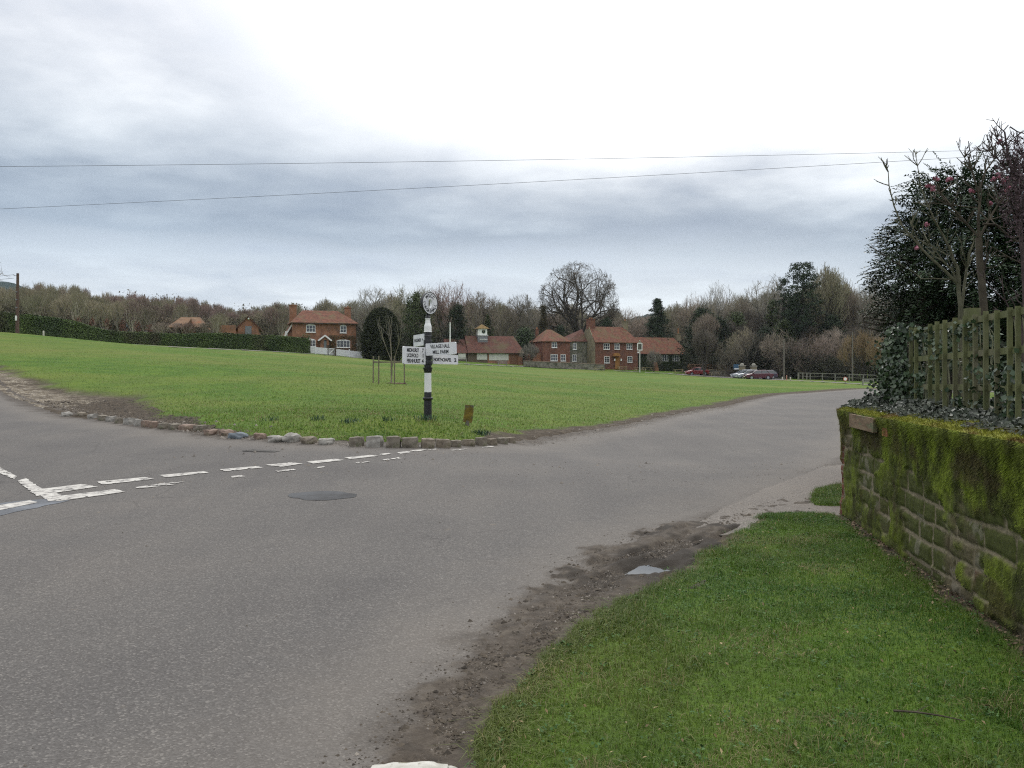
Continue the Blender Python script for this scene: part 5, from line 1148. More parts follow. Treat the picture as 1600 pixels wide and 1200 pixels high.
def chimney(B, par, x, y, z0, z1, w, dd, m, pots=1, potm=None, cap=.14, ph=.35):
    c = MB(); c.box(x-w/2, y-dd/2, z0, x+w/2, y+dd/2, z1-cap); c.box(x-w/2-.07, y-dd/2-.07, z1-cap, x+w/2+.07, y+dd/2+.07, z1-cap*.35); c.box(x-w/2-.02, y-dd/2-.02, z1-cap*.35, x+w/2+.02, y+dd/2+.02, z1)
    co = c.build('chimney', m, par)
    for i in range(pots):
        p = MB(); xp = x+(i-(pots-1)/2)*.45; p.lathe([(.15, z1), (.12, z1+.04), (.11, z1+ph*.8), (.14, z1+ph*.85), (.14, z1+ph)], 10, (xp, y, 0)); p.build('chimney_pot', potm or POTC, co)
    return co
def brick_cottage():
    B = Bld('brick_cottage', 'two storey red brick cottage with hipped tile roof, white windows and small porch', 'house', 457.2, 121, 20, 558); W_ = B.ray(557.3); he = B.hz(470, 503.8); D = 5.6
    w = MB(); w.box(0, 0, -.6, W_, D, he-.05); wall = w.build('wall', BRICK, B.t)
    f, fs = hip_roof(-.28, W_+.28, -.28, D+.28, he, he+1.95, 2.0, 2.6); r = MB(); r.add(f, fs); ro = r.build('roof', TILE, B.t)
    # catslide on the left with white barge
    sx = -1.55; s = MB(); s.prism([(sx, -.6), (-.002, -.6), (-.002, he-.35), (sx, he-3.0)], 1.2, D-.3); s.build('lean_to', BRICK, B.t)
    c = MB(); c.add([(sx-.35, 1.0, he-3.35), (.05, 1.0, he-.12), (.05, D-.1, he-.12), (sx-.35, D-.1, he-3.35), (sx-.35, 1.0, he-3.50), (.05, 1.0, he-.27), (.05, D-.1, he-.27), (sx-.35, D-.1, he-3.5)], [(0, 1, 2, 3), (7, 6, 5, 4), (0, 4, 5, 1), (3, 2, 6, 7), (0, 3, 7, 4), (1, 5, 6, 2)]); lr = c.build('lean_to_roof', TILE, B.t)
    bb = MB(); bb.bar((sx-.35, .96, he-3.42), (.1, .96, he-.15), .05, .2); bb.build('bargeboard', PAINTW, lr)
    ww = MB(); ww.box(sx+.62, 1.13, he-2.3, sx+.95, 1.198, he-1.25); ww.build('window', PAINTW, B.t)
    chimney(B, ro, .35, D*.55, he-.2, B.hz(457.5, 476, D*.5), .95, .7, BRICK, 1, SANDST, ph=.25); chimney(B, ro, W_-.75, D*.62, he-.2, B.hz(549.5, 480.5, D*.6), .85, .8, BRICK, 1, ph=.2)
    gt = MB(); gt.box(-.30, -.40, he-.16, W_+.30, -.29, he-.04); gt.build('gutter', DARKW, ro); dp = MB(); dp.box(W_-.12, -.09, 0, W_-.03, -.003, he-.16); dp.build('drainpipe', DARKW, B.t)
    window(B, 478.2, 508, 492.8, 519.2, 3, arch=True); window(B, 531.2, 509, 541.2, 520.2, 2, arch=True); window(B, 477.5, 531, 493, 541.6, 3, arch=True); window(B, 526, 532, 546.8, 543, 4, arch=True)
    # porch
    xa, xb = B.ray(499, -1.3), B.ray(516, -1.3); za = B.hz(507, 531, -1.3); zp = B.hz(507, 524, -1.3); xm = (xa+xb)/2
    p = MB(); p.box(xa+.15, -1.3, -.3, xa+.32, -.003, za); p.box(xb-.32, -1.3, -.3, xb-.15, -.003, za); p.prism([(xa+.15, za), (xb-.15, za), (xm, zp-.12)], -1.3, -1.2); p.box(xa+.32, -1.297, -.3, xa+.62, -1.2, za); p.box(xb-.5, -1.297, -.3, xb-.32, -1.2, za); po = p.build('porch', BRICK, B.t)
    q = MB(); 
    for s_, e_ in (((xa-.15, za-.1), (xm, zp)), ((xb+.15, za-.1), (xm, zp))): q.add([(s_[0], -1.5, s_[1]), (e_[0], -1.5, e_[1]), (e_[0], 0, e_[1]), (s_[0], 0, s_[1]), (s_[0], -1.5, s_[1]-.1), (e_[0], -1.5, e_[1]-.1), (e_[0], 0, e_[1]-.1), (s_[0], 0, s_[1]-.1)], [(0, 1, 2, 3), (7, 6, 5, 4), (0, 4, 5, 1), (3, 2, 6, 7), (0, 3, 7, 4)])
    pr_ = q.build('porch_roof', TILE, po); q = MB(); q.bar((xa-.18, -1.54, za-.13), (xm, -1.54, zp-.02), .06, .2); q.bar((xb+.18, -1.54, za-.13), (xm, -1.54, zp-.02), .06, .2); q.build('bargeboard', PAINTW, pr_)
    d = MB(); d.box(xm-.42, -1.19, -.3, xm+.42, -1.12, za-.1); d.build('door', GREYD, B.t)
    v = MB(); x0 = B.ray(516.5); v.box(x0, -.12, .2, W_-.15, -.003, B.hz(530, 527)); 
    pos = np.stack([rng.uniform(x0-.2, W_-.1, 1800), rng.uniform(-.25, -.08, 1800), rng.random(1800)**.8*B.hz(530, 524)], -1); 
    wx0, wz0, wx1, wz1 = B.rect(524, 530, 549, 545); k_ = ~((pos[:, 0] > wx0) & (pos[:, 0] < wx1) & (pos[:, 2] > wz0) & (pos[:, 2] < wz1)); leaves('climber', pos[k_], np.tile([0, -1, .3], (k_.sum(), 1)), .16, mat('brown_climber', (.07, .06, .03), (.12, .09, .045), 3, island=.3), B.t)
    pos = np.stack([rng.uniform(.1, 2.6, 500), rng.uniform(-.15, -.05, 500), rng.uniform(1.0, 2.6, 500)], -1); leaves('climber', pos, np.tile([0, -1, .3], (500, 1)), .12, mat('russet_climber', (.16, .06, .03), (.2, .09, .04), 3, island=.3), B.t)
brick_cottage()
# white picket fence and gate
PK = mat('picket_white', (.70, .71, .72), rough=.6)
def pickets(px0, px1, Ya, Yb, label, posts):
    a = GS(px0, Ya); b = GS(px1, Yb); d = b-a; L_ = Vector((d.x, d.y, 0)).length; rz = math.atan2(d.y, d.x); t = thing('picket_fence', label, 'fence', a, rz); sl = d.z/L_
    n_ = int(L_/.13)
    for i in range(min(n_, 96)):
        u = (i+.5)*L_/n_; m = MB(); m.box(u-.055, -.012, .08+sl*u, u+.055, .012, .98+sl*u); m.build('picket', PK, t)
    for z_ in (.28, .80): m = MB(); m.bar((0, .03, z_), (L_, .03, z_+sl*L_), .04, .08); m.build('rail', PK, t)
    for u in posts: m = MB(); m.box(u*L_-.07, -.09, -.1+sl*u*L_, u*L_+.07, -.0135, 1.16+sl*u*L_); m.build('post', PK, t)
pickets(478, 511.8, 117, 119, 'white picket fence left of the cottage gate', (.02, .43, )); pickets(525, 566, 119.6, 122, 'white picket fence right of the cottage gate', (.5, .985))
def small_gate():
    a = GS(513.5, 119.1); b = GS(522.8, 119.5); d = b-a; L_ = Vector((d.x, d.y, 0)).length; t = thing('garden_gate', 'small white picket gate with diagonal brace before the cottage porch', 'gate', a, math.atan2(d.y, d.x))
    m = MB(); m.bar((0, 0, .15), (L_, 0, .15), .04, .09); m.bar((0, 0, .93), (L_, 0, .93), .04, .09); m.bar((.04, 0, .05), (.04, 0, 1.0), .08, .04); m.bar((L_-.04, 0, .05), (L_-.04, 0, 1.0), .08, .04); m.build('gate_frame', PK, t)
    m = MB(); m.bar((.05, -.03, .18), (L_-.05, -.03, .9), .03, .10); m.build('brace', PAINTW, t)
    for i in range(5): m = MB(); u = .1+(L_-.2)*i/4; m.box(u-.03, .022, .1, u+.03, .04, .92); m.build('picket', PK, t)
    for px in (512.7, 523.9): p = GS(px, 119.3, -.1); m = MB(); m.box(-.10, -.1, 0, .10, .1, 1.45); m.box(-.12, -.12, 1.45, .12, .12, 1.5); tag(m.build('gate_post', DARKW, loc=p), 'brown wooden gate post left of the white garden gate' if px < 515 else 'brown wooden gate post right of the white garden gate', 'gate post')
small_gate()
def barns():
    B = Bld('barn', 'long low barn with hipped brown tiled roof behind the hedge', 'barn', 268, 128, 10, 545); W_ = B.ray(312); ze = B.hz(270, 511); zr = B.hz(290, 499.5, 3); w = MB(); w.box(0, 0, -1, W_, 6.5, ze); w.build('wall', DARKW, B.t)
    f, fs = hip_roof(-.5, W_+.5, -.5, 7, ze, zr+.4, 1.2, 1.0); r = MB(); r.add(f, fs); ro = r.build('roof', THATCH, B.t)
    g = MB(); x0, x1 = B.ray(288, -1), B.ray(303, -1); g.prism([(x0, ze-.9), (x1, ze-.9), (x1-.2, ze-.2), ((x0+x1)/2+.3, zr-.35)], -1.0, 2.2); g.build('gable', BRICK, B.t); g = MB(); xa = (x0+x1)/2+.3; g.bar((x0-.3, -1.05, ze-1.0), (xa, -1.05, zr-.2), .2, .15); g.bar((x1+.2, -1.05, ze-.9), (xa, -1.05, zr-.2), .2, .15); g.build('verge', THATCH, ro)
    B = Bld('barn', 'brick gabled barn with grey door and white lamp at its peak', 'barn', 366, 129, 14, 550); W_ = B.ray(404); ze = B.hz(372, 510); zr = B.hz(387, 494.5); xa, xb = B.ray(371.5), W_
    w = MB(); w.prism([(xa, -1), (xb, -1), (xb, ze), ((xa+xb)/2, zr), (xa, ze)], 0, 8); w.build('wall', BRICK, B.t)
    r = MB(); xm = (xa+xb)/2
    for s_ in (-1, 1):
        xe = xa-.35 if s_ < 0 else xb+.35; r.add([(xe, -.3, ze-.35), (xm, -.3, zr+.1), (xm, 8.2, zr+.1), (xe, 8.2, ze-.35), (xe, -.3, ze-.5), (xm, -.3, zr-.05), (xm, 8.2, zr-.05), (xe, 8.2, ze-.5)], [(0, 1, 2, 3), (7, 6, 5, 4), (0, 4, 5, 1), (3, 2, 6, 7), (0, 3, 7, 4)])
    r.build('roof', TILED, B.t); x0, z0, x1, z1 = B.rect(383, 509.5, 393, 528); d = MB(); d.box(x0, -.08, z0, x1, -.003, z1); d.build('door', GREYD, B.t)
    l = MB(); c = (B.ray(388.7), -.12, B.hz(388, 498)); l.lathe([(.04, -.16), (.16, -.08), (.18, .05), (.08, .16)], 10, c); l.build('wall_lamp', PAINTW, B.t)
    e = MB(); e.box(B.ray(365), .6, -1, xa-.003, 4, ze-.5); e.build('annexe', BRICK, B.t); e = MB(); e.box(B.ray(364.5)-.2, .4, ze-.498, xa-.003, 4.2, ze-.35); e.build('annexe_roof', TILED, B.t)
    m = MB(); p = GS(355, 126, -.2); m.box(-1.2, -.15, 0, 1.2, .15, 3.2); tag(m.build('garden_wall', BRICK, loc=p), 'short brick garden wall between the two barns', 'wall')
barns()
def pavilion():
    B = Bld('village_hall', 'long low pavilion with old red tile roof, cream shutters and clock turret', 'hall', 699, 158, 14, 569.5); W_ = B.ray(816.5); he = B.hz(760, 551.8); D = 6.5; xs = B.ray(733)
    w = MB(); w.box(xs-.2, 0, -.8, B.ray(762), D, he); w.build('wall', WEATHB, B.t); w = MB(); w.box(B.ray(762)+.002, -.02, -.8, W_, D, he); w.build('brick_wall', BRICK, B.t)
    w = MB(); w.box(0, .3, -.8, xs-.21, D-.6, he); w.build('side_wall', WEATHB, B.t)
    zr = B.hz(770, 525, D/2); f, fs = hip_roof(xs-.3, W_+.35, -.45, D+.4, he+.05, zr, .05, 1.3); r = MB(); r.add(f, fs); ro = r.build('roof', TILED, B.t)
    zr2 = B.hz(715, 529.7, D/2); f, fs = hip_roof(-.35, xs-.32, -.2, D-.2, he+.03, zr2, .15, .02); r = MB(); r.add(f, fs); r.build('roof', TILED, B.t)
    for (a, b, c, d_) in ((716, 551.7, 727.5, 560.8), (745, 551.8, 761, 562), (764, 552, 794.5, 563)):
        x0, z0, x1, z1 = B.rect(a, b, c, d_); o = MB(); o.box(x0, -.10, z0, x1, -.023, z1-.02); sh = o.build('shutter', PANELW, B.t); 
        for k in range(1, 2 if c-a < 20 else 3): q = MB(); n_ = 2 if c-a < 20 else 3; xk = x0+(x1-x0)*k/n_; q.box(xk-.02, -.112, z0+.05, xk+.02, -.101, z1-.07); q.build('batten', PAINTW, sh)
    x0, z0, x1, z1 = B.rect(797, 553.5, 808.5, 570); o = MB(); o.box(x0, -.09, z0, x1, -.023, z1-.05); o.build('door', mat('brown_door', (.14, .07, .04), (.2, .10, .06), 4, stretch=(6, 1, 1)), B.t)
    o = MB(); o.box(xs-.5, -.49, he-.05, W_+.3, -.455, he+.04); o.build('gutter', DARKW, ro)
    # clock turret
    yt = D/2-.6; xa, xb = B.ray(746.2, yt-.8), B.ray(762.2, yt-.8); xm = (xa+xb)/2; hw = (xb-xa)/2; z0 = B.hz(754, 535, yt-.8); z1 = B.hz(754, 523.2, yt-.8); z2 = B.hz(754, 513.4, yt-.8); z3 = B.hz(754, 506.6, yt)
    T = MB(); T.box(xm-hw+.05, yt-.85, z0, xm+hw-.05, yt+.85, z1); tu = T.build('turret', LEAD, B.t); T = MB(); T.box(xm-hw+.12, yt-.8, z1+.002, xm+hw-.12, yt+.8, z2); T.build('clock_housing', PAINTW, tu)
    T = MB(); T.add([(xm-hw-.3, yt-1.15, z2), (xm+hw+.3, yt-1.15, z2), (xm+hw+.3, yt+1.15, z2), (xm-hw-.3, yt+1.15, z2), (xm, yt, z3)], [(0, 1, 4), (1, 2, 4), (2, 3, 4), (3, 0, 4), (3, 2, 1, 0)]); T.build('turret_roof', LICHR, tu)
    T = MB(); T.box(xm-hw-.05, yt-.95, z1-.12, xm+hw+.05, yt-.851, z1+.0); T.box(B.ray(749, yt-1.2), yt-1.6, B.hz(754, 530.6, yt-1.2), B.ray(761, yt-1.2), yt-1.35, B.hz(754, 529.7, yt-1.2)); T.build('flashing', PAINTW, tu)
    cx_ = B.ray(755.6, yt-.82); cz_ = B.hz(755.6, 518.2, yt-.8); M = Matrix.Translation((cx_, yt-.80, cz_)) @ Matrix.Rotation(R(90), 4, 'X')
    q = MB(); pts_ = [(.34*math.cos(k*math.pi/12), .34*math.sin(k*math.pi/12)) for k in range(24)]; q.prism(pts_, yt-.86, yt-.802); cf = q.build('clock_face', mat('clock_black', (.02, .035, .03), rough=.4), tu); cf.location = (cx_, 0, cz_)
    q = MB(); q.bar((0, yt-.868, 0), (0, yt-.868, .26), .05, .01); q.bar((0, yt-.868, 0), (.14, yt-.868, -.10), .06, .01)
    for k in range(12): a = k*math.pi/6; q.bar((.26*math.cos(a), yt-.865, .26*math.sin(a)), (.31*math.cos(a), yt-.865, .31*math.sin(a)), .03, .01)
    q.build('clock_hands', mat('gilt', (.5, .42, .2), rough=.4), cf)
pavilion()
def pub():
    B = Bld('village_pub', 'rambling red tile hung pub with stone gable, three chimneys and ivied right wing', 'pub', 929.6, 160, 20, 577.2)
    # main range
    x1 = B.ray(996.5); he = B.hz(963, 535); D = 6.0; w = MB(); w.box(0, 0, -1, x1, D, he); w.build('wall', BRICKR, B.t)
    zr = B.hz(950, 510.7, D/2); f, fs = hip_roof(-.1, x1+.35, -.35, D+.35, he, zr, .0, 1.9); r = MB(); r.add(f, fs); ro = r.build('roof', TILE, B.t)
    # stone gable end, facing the viewer at an angle
    g = MB(); g.add([(-.14, -.12, -1), (-.14, D+.1, -1), (-.14, D+.1, he-.1), (-.14, D/2+.55, zr-.05), (-.14, D/2-.45, zr-.05), (-.14, -.12, he-.1),
                     (-.002, -.12, -1), (-.002, D+.1, -1), (-.002, D+.1, he-.1), (-.002, D/2+.55, zr-.05), (-.002, D/2-.45, zr-.05), (-.002, -.12, he-.1)],
                    [(0, 5, 4, 3, 2, 1), (6, 7, 8, 9, 10, 11)]+[(i, (i+1) % 6, 6+(i+1) % 6, 6+i) for i in range(6)]); g.build('stone_gable', SANDST, B.t)
    chimney(B, ro, .55, D/2, zr-.5, B.hz(921, 498.5, D/2), 1.45, .95, BRICKR, 2, ph=.3); chimney(B, ro, B.ray(976.5, D/2), D/2, zr-1.0, B.hz(976, 501.5, D/2), .95, .8, SANDST, 1)
    for a, b in ((943, 952.3), (960.2, 968), (979, 987.6)): window(B, a, 536.6, b, 545.8, 3, 2)
    window(B, 944, 557, 952, 567.2, 2, 3); window(B, 980.2, 556.6, 987.6, 566, 2, 3)
    xa, z0, xb, z1 = B.rect(960.9, 558, 967.8, 574.5); d = MB(); d.box(xa, -.09, z0-.3, xb, -.003, z1); do = d.build('door', OAKD, B.t)
    c = MB(); c.prism([(B.ray(959.6, -.8), z1+.15), (B.ray(970, -.8), z1+.15), (B.ray(967, -.8), z1+.75), (B.ray(962, -.8), z1+.75)], -.85, -.003); c.build('canopy', OAKD, B.t)
    for px in (959.6, 969.6): l = MB(); l.box(B.ray(px)-.12, -.30, B.hz(px, 563.8), B.ray(px)+.12, -.12, B.hz(px, 560.6)); l.box(B.ray(px)-.03, -.12, B.hz(px, 562), B.ray(px)+.03, -.003, B.hz(px, 561.5)); l.build('lantern', PAINTW, B.t)
    # grey link and catslide behind the gable
    yl = 3.2; xl0, xl1 = B.ray(891, yl), -.16; hl = B.hz(898, 533.5, yl); l = MB(); l.box(xl0, yl, -1, xl1, D+1, hl); l.build('link_wall', RUBBLE, B.t)
    rr = MB(); rr.add([(xl0-.4, yl-.3, hl), (xl1, yl-.3, hl), (xl1, yl+2.2, B.hz(908, 514, yl+2)), (xl0-.4, yl+2.2, hl+.9), (xl0-.4, D+2.5, hl), (xl1, D+2.5, hl)], [(0, 1, 2, 3), (3, 2, 5, 4), (0, 3, 4)]); rr.build('link_roof', TILED, B.t)
    window(B, 895, 536, 900.6, 546, 2, 2, d=yl); window(B, 894.2, 554, 900.4, 564.5, 2, 2, d=yl)
    # left block with pyramid roof
    ya = 2.4; xa0, xa1 = B.ray(848, ya), B.ray(891, ya)-.02; ha = B.hz(868, 533.2, ya); a = MB(); a.box(xa0, ya, -1.2, xa1, ya+6.2, ha); a.build('left_block', BRICKR, B.t)
    za = B.hz(863, 515, ya+3); f, fs = hip_roof(xa0-.3, xa1+.3, ya-.3, ya+6.5, ha, za, 2.3, 2.9); r = MB(); r.add(f, fs); rl = r.build('left_roof', TILE, B.t)
    window(B, 862, 534.2, 870.2, 543.3, 2, 2, d=ya); window(B, 860.3, 553.5, 871, 564, 3, 2, d=ya); window(B, 876, 553.6, 883.6, 564.2, 2, 2, d=ya)
    e = MB(); e.box(B.ray(834.5, ya), ya+.8, -1.2, xa0-.003, ya+5, B.hz(840, 552, ya)); e.build('outhouse', BRICK, B.t); chimney(B, rl, xa0+.9, ya+5.2, ha-.5, B.hz(845, 514, ya+5), .5, .5, BRICKR, 1)
    # right single storey wing under ivy
    yw = .5; xw0 = x1+.003; xw1 = B.ray(1074.6, yw); hw = B.hz(1035, 552.8, yw); w = MB(); w.box(xw0, yw, -1.4, xw1, yw+6.2, hw); wi = w.build('right_wing', IVYW, B.t)
    zw = B.hz(1020, 527.3, yw+3.1); f, fs = hip_roof(xw0-.9, xw1+.3, yw-.4, yw+6.6, hw, zw, .3, 1.6); r = MB(); r.add(f, fs); rw = r.build('wing_roof', TILE, B.t)
    chimney(B, rw, B.ray(1059.6, yw+3), yw+3, zw-.6, B.hz(1059.6, 521, yw+3), .95, .8, SANDST, 1, ph=1.0)
    for a, b in ((1014, 1025), (1032.6, 1043.8), (1051, 1062)): window(B, a, 554.6, b, 564.4, 4, 2, d=yw, sill=False)
    n_ = 3800; p = np.stack([rng.uniform(xw0, xw1, n_), rng.uniform(yw-.3, yw-.08, n_), rng.random(n_)*hw*.98], -1); ok = np.ones(n_, bool)
    for a, b in ((1014, 1025), (1032.6, 1043.8), (1051, 1062)): q0, q1, q2, q3 = B.rect(a-.6, 553.6, b+.6, 565.2, yw); ok &= ~((p[:, 0] > q0) & (p[:, 0] < q2) & (p[:, 2] > q1) & (p[:, 2] < q3))
    leaves('ivy', p[ok], np.tile([0, -1, .4], (ok.sum(), 1)), .17, mat('far_ivy', (.020, .034, .012), (.048, .066, .024), 1, island=.4, rough=.6), wi)
    tb = MB(); tb.prism([(B.ray(1021, -.8), -1), (B.ray(1031, -.8), -1), (B.ray(1026, -.8), B.hz(1026, 565.5, -.8)), (B.ray(1023.5, -.8), B.hz(1024, 565.5, -.8))], -.9, -.3); tb.build('buttress', BRICK, B.t)
pub()
# low stone wall in front of the pub
def low_wall(px0, px1, Ya, Yb, hh_, label, m, capm=None, seed=0):
    a = GS(px0, Ya, -.2); b = GS(px1, Yb, -.2); d = b-a; L_ = math.hypot(d.x, d.y); sl = d.z/L_; t = thing('stone_wall', label, 'wall', a, math.atan2(d.y, d.x)); vs = []; fs = []; n_ = int(L_/.25)
    r = random.Random(seed); w = MB(); vs = []
    for i in range(n_+1):
        u = L_*i/n_; z0 = sl*u; h_ = hh_+.2+r.uniform(-.03, .03)
        for (y_, z_) in ((-.22, -.3), (-.22+r.uniform(-.03, .03), h_*.5), (-.2, h_), (.2, h_), (.22, -.3)): vs.append((u, y_, z0+z_))
    for i in range(n_):
        for j in range(4): fs.append((i*5+j, (i+1)*5+j, (i+1)*5+j+1, i*5+j+1))
    fs += [(0, 1, 2, 3, 4), tuple(n_*5+k for k in (4, 3, 2, 1, 0))]; w.add(vs, fs); w.build('wall_face', m, t)
    c = MB(); c.add([(0, -.26, hh_+.235), (L_, -.26, hh_+.235+sl*L_), (L_, .26, hh_+.235+sl*L_), (0, .26, hh_+.235), (0, -.26, hh_+.32), (L_, -.26, hh_+.32+sl*L_), (L_, .26, hh_+.32+sl*L_), (0, .26, hh_+.32)], [(0, 3, 2, 1), (4, 5, 6, 7), (0, 1, 5, 4), (2, 3, 7, 6), (1, 2, 6, 5), (3, 0, 4, 7)]); c.build('coping', capm or mat('coping', (.28, .22, .17), (.36, .28, .22), 3), t)
low_wall(818, 945, 155.5, 156.5, 1.05, 'low flint and stone wall with pale coping before the pub', RUBBLE, seed=3)
low_wall(1095, 1142, 150, 146, 1.0, 'low stone wall beside the parked cars right of pub', RUBBLE, SANDST, seed=4)
for px, lb in ((1159.5, 'left stone gate pillar behind the silver cars'), (1177.5, 'right stone gate pillar behind the maroon car')):
    p = GS(px, 139, -.2); t = thing('gate_pillar', lb, 'pillar', p); m = MB(); m.box(-.42, -.42, 0, .42, .42, 2.15); m.build('shaft', SANDST, t); m = MB(); m.box(-.5, -.5, 2.15, .5, .5, 2.3); m.lathe([(.3, 2.3), (.34, 2.42), (.26, 2.6), (.1, 2.68)], 10); m.build('cap', mat('cap_stone', (.25, .24, .2), (.36, .34, .29), 5), t)
p = GS(1150.5, 141, -.1); t = thing('notice_board', 'small blue notice sign on post behind the silver cars', 'sign', p); m = MB(); m.box(-.05, -.05, 0, .05, .05, 1.6); m.build('post', DARKW, t); m = MB(); m.box(-.48, -.09, 1.45, .48, -.052, 2.35); bo = m.build('panel', mat('blue_sign', (.05, .11, .18), rough=.4), t); m = MB(); m.box(-.38, -.10, 1.5, .38, -.092, 1.68); m.build('strip', PAINTW, bo)
# pub sign
def pub_sign():
    p = GS(999.6, 152, -.2); t = thing('pub_sign', 'tall pale post carrying a white framed hanging pub sign', 'pub sign', p); zt = lambda py: EYE+(HY-py)*152/F-p.z
    m = MB(); m.bar((0, 0, 0), (0, 0, zt(547.5)), .20, .20); m.build('post', mat('pale_post', (.42, .41, .37), (.5, .49, .45), 4), t)
    z0, z1 = zt(547.5), zt(536.2); w = .46; m = MB(); fw = .13
    m.box(-w, -.07, z0, w, .07, z0+fw); m.box(-w, -.07, z1-fw, w, .07, z1); m.box(-w, -.068, z0+fw, -w+fw, .068, z1-fw); m.box(w-fw, -.068, z0+fw, w, .068, z1-fw); m.build('sign_frame', PAINTW, t)
    m = MB(); m.box(-w+fw, -.03, z0+fw, w-fw, .03, z1-fw); m.build('sign_panel', mat('sign_picture', (.05, .06, .05), (.14, .13, .10), 3), t)
    m = MB(); m.box(-.3, -.08, z1+.002, .3, .08, z1+.22); m.lathe([(.04, z1+.22), (.10, z1+.30), (.13, z1+.38), (.08, z1+.5), (.02, z1+.54)], 10); m.build('finial', mat('sign_top', (.35, .33, .28)), t)
    m = MB(); m.box(-.42, -.05, zt(551.5), -.12, -.01, zt(549.6)); m.build('bracket_box', PAINTW, t)
pub_sign()
# picnic tables
PINE = mat('pale_pine', (.34, .28, .16), (.46, .40, .25), 5); OLDP = mat('weathered_pine', (.13, .12, .09), (.2, .18, .14), 5)
def picnic(m):
    t = thing('picnic_table', 'x', 'picnic table', (0, 0, 0), 0, 'picnic tables in front of the pub')
    a = MB(); [a.box(-.9, -.36+i*.145, .70, .9, -.36+i*.145+.135, .74) for i in range(5)]; a.build('tabletop', m, t)
    for s in (-1, 1):
        b = MB(); [b.box(-.9, s*.72-.14+i*.145, .42, .9, s*.72-.14+i*.145+.135, .455) for i in range(2)]; b.build('bench', m, t)
        for q in (-1, 1): c = MB(); c.bar((s*.65, q*.2, .70), (s*.65, q*.62, 0), .05, .09); c.build('leg', m, t)
        c = MB(); c.bar((s*.60, -.85, .40), (s*.60, .85, .40), .05, .09); c.build('crossbar', m, t)
    return t
pt = {0: picnic(PINE), 1: None}
def copy_tree(o, parent=None):
    c = o.copy(); C.objects.link(c); c.parent = parent
    for ch in list(o.children): copy_tree(ch, c)
    return c
def first_y(px, py, lo=95.0):
    Ys = np.arange(lo, 175, .5); Xs = (px-800)/F*Ys; pr = HY-(Zs(Xs, Ys)-EYE)*F/Ys; k_ = np.where(pr <= py+.3)[0]
    return float(Ys[k_[0]]) if len(k_) else float(Ys[np.argmin(pr)])
tabs = [(936, 579.5, 151, 8, 'picnic table standing before the low stone wall, leftmost of all'), (954, 576, 153, 20, 'picnic table on the paving by the pub door'), (972, 578.5, 150.5, 12, 'pale picnic table just right of the pub door'), (988, 577, 152, 25, 'picnic table left of the pub sign post'),
        (998, 580.5, 149, 10, 'picnic table right at the foot of the pub sign'), (1012, 580, 149, 15, 'picnic table between pub sign and the brick buttress'), (1060, 583.5, 147, 5, 'lone picnic table before the ivied wing, left of the red car'),
        (1087, 585, 143, 10, 'pale picnic table in front of the red car'), (1116, 588, 138, 8, 'picnic table between red car and maroon car, left one'), (1131, 588, 137, 8, 'picnic table between red car and maroon car, right one')]
for i, (px, py, Yt, rz, lb) in enumerate(tabs):
    Yt = first_y(px, py); o = pt[0] if i == 0 else copy_tree(pt[0]); o.location = GS(px, Yt); o.rotation_euler.z = R(rz); o['label'] = lb
# benches
BEN = mat('grey_teak', (.20, .19, .17), (.30, .29, .26), 6)
def bench_():
    t = thing('park_bench', 'x', 'bench', (0, 0, 0), 0, 'wooden benches')
    a = MB(); [a.box(-.8, -.22+i*.11, .43, .8, -.22+i*.11+.09, .455) for i in range(4)]; a.build('seat', BEN, t)
    a = MB(); a.box(-.8, .24, .86, .8, .28, .94); a.box(-.8, .23, .50, .8, .27, .56); [a.box(-.72+i*.16, .235, .56, -.66+i*.16, .265, .86) for i in range(10)]; a.build('backrest', BEN, t)
    for s in (-1, 1):
        for y_ in (-.2, .24): b = MB(); b.box(s*.77-.035, y_-.035, 0, s*.77+.035, y_+.035, .64 if y_ < 0 else .95); b.build('leg', BEN, t)
        b = MB(); b.box(s*.77-.04, -.26, .64, s*.77+.04, .20, .68); b.build('armrest', BEN, t)
    return t
bt = bench_()
for i, (px, Yt, rz, lb) in enumerate([(722, 150, 10, 'grey bench by the left cream shutter of the clock pavilion'), (785, 152, 14, 'grey wooden bench in front of the widest pavilion shutter'), (1357, 104, -6, 'grey bench beside the far lane by the railing')]):
    o = bt if i == 0 else copy_tree(bt); o.location = GS(px, Yt); o.rotation_euler.z = R(rz); o['label'] = lb
    if i == 2: o.scale = (.85, .85, .85)
# flagpole
p = GS(703.3, 150, -.2); m = MB(); m.tube([(0, 0, 0), (0, 0, EYE+(HY-505)*150/F-p.z)], [.13, .10], 10); m.lathe([(.02, 0), (.12, .04), (.12, .1), (.02, .14)], 8, (0, 0, EYE+(HY-505)*150/F-p.z)); tag(m.build('flagpole', PAINTW, loc=p), 'bare white flagpole before the clock pavilion', 'flagpole')
# utility poles
POLE = mat('pole_timber', (.075, .045, .035), (.13, .085, .065), 5, stretch=(4, 4, .5)); POLEG = mat('grey_pole', (.12, .11, .09), (.18, .165, .14), 5)
p = GS(27, 88, -.3); t = thing('utility_pole', 'dark brown wooden utility pole before the left hedge', 'utility pole', p); zt = EYE+(HY-427)*88/F-p.z; m = MB(); m.tube([(0, 0, 0), (.05, 0, zt)], [.19, .13], 10); m.build('pole', POLE, t)
m = MB(); m.box(-.10, -.24, 1.7, .08, -.18, 2.2); m.build('plate', PAINTW, t)
for z_ in (3.0, 3.8, 4.6): m = MB(); m.box(-.10, -.20, z_, .10, -.16, z_+.10); m.build('step', LEAD, t)
m = MB(); m.tube([(-.1, 0, zt-.25), (-.35, 0, zt-.25), (-.35, 0, zt-.1)], .03, 5); m.build('insulator', LEAD, t)
a = p+Vector((-.35, 0, zt-.15)); 
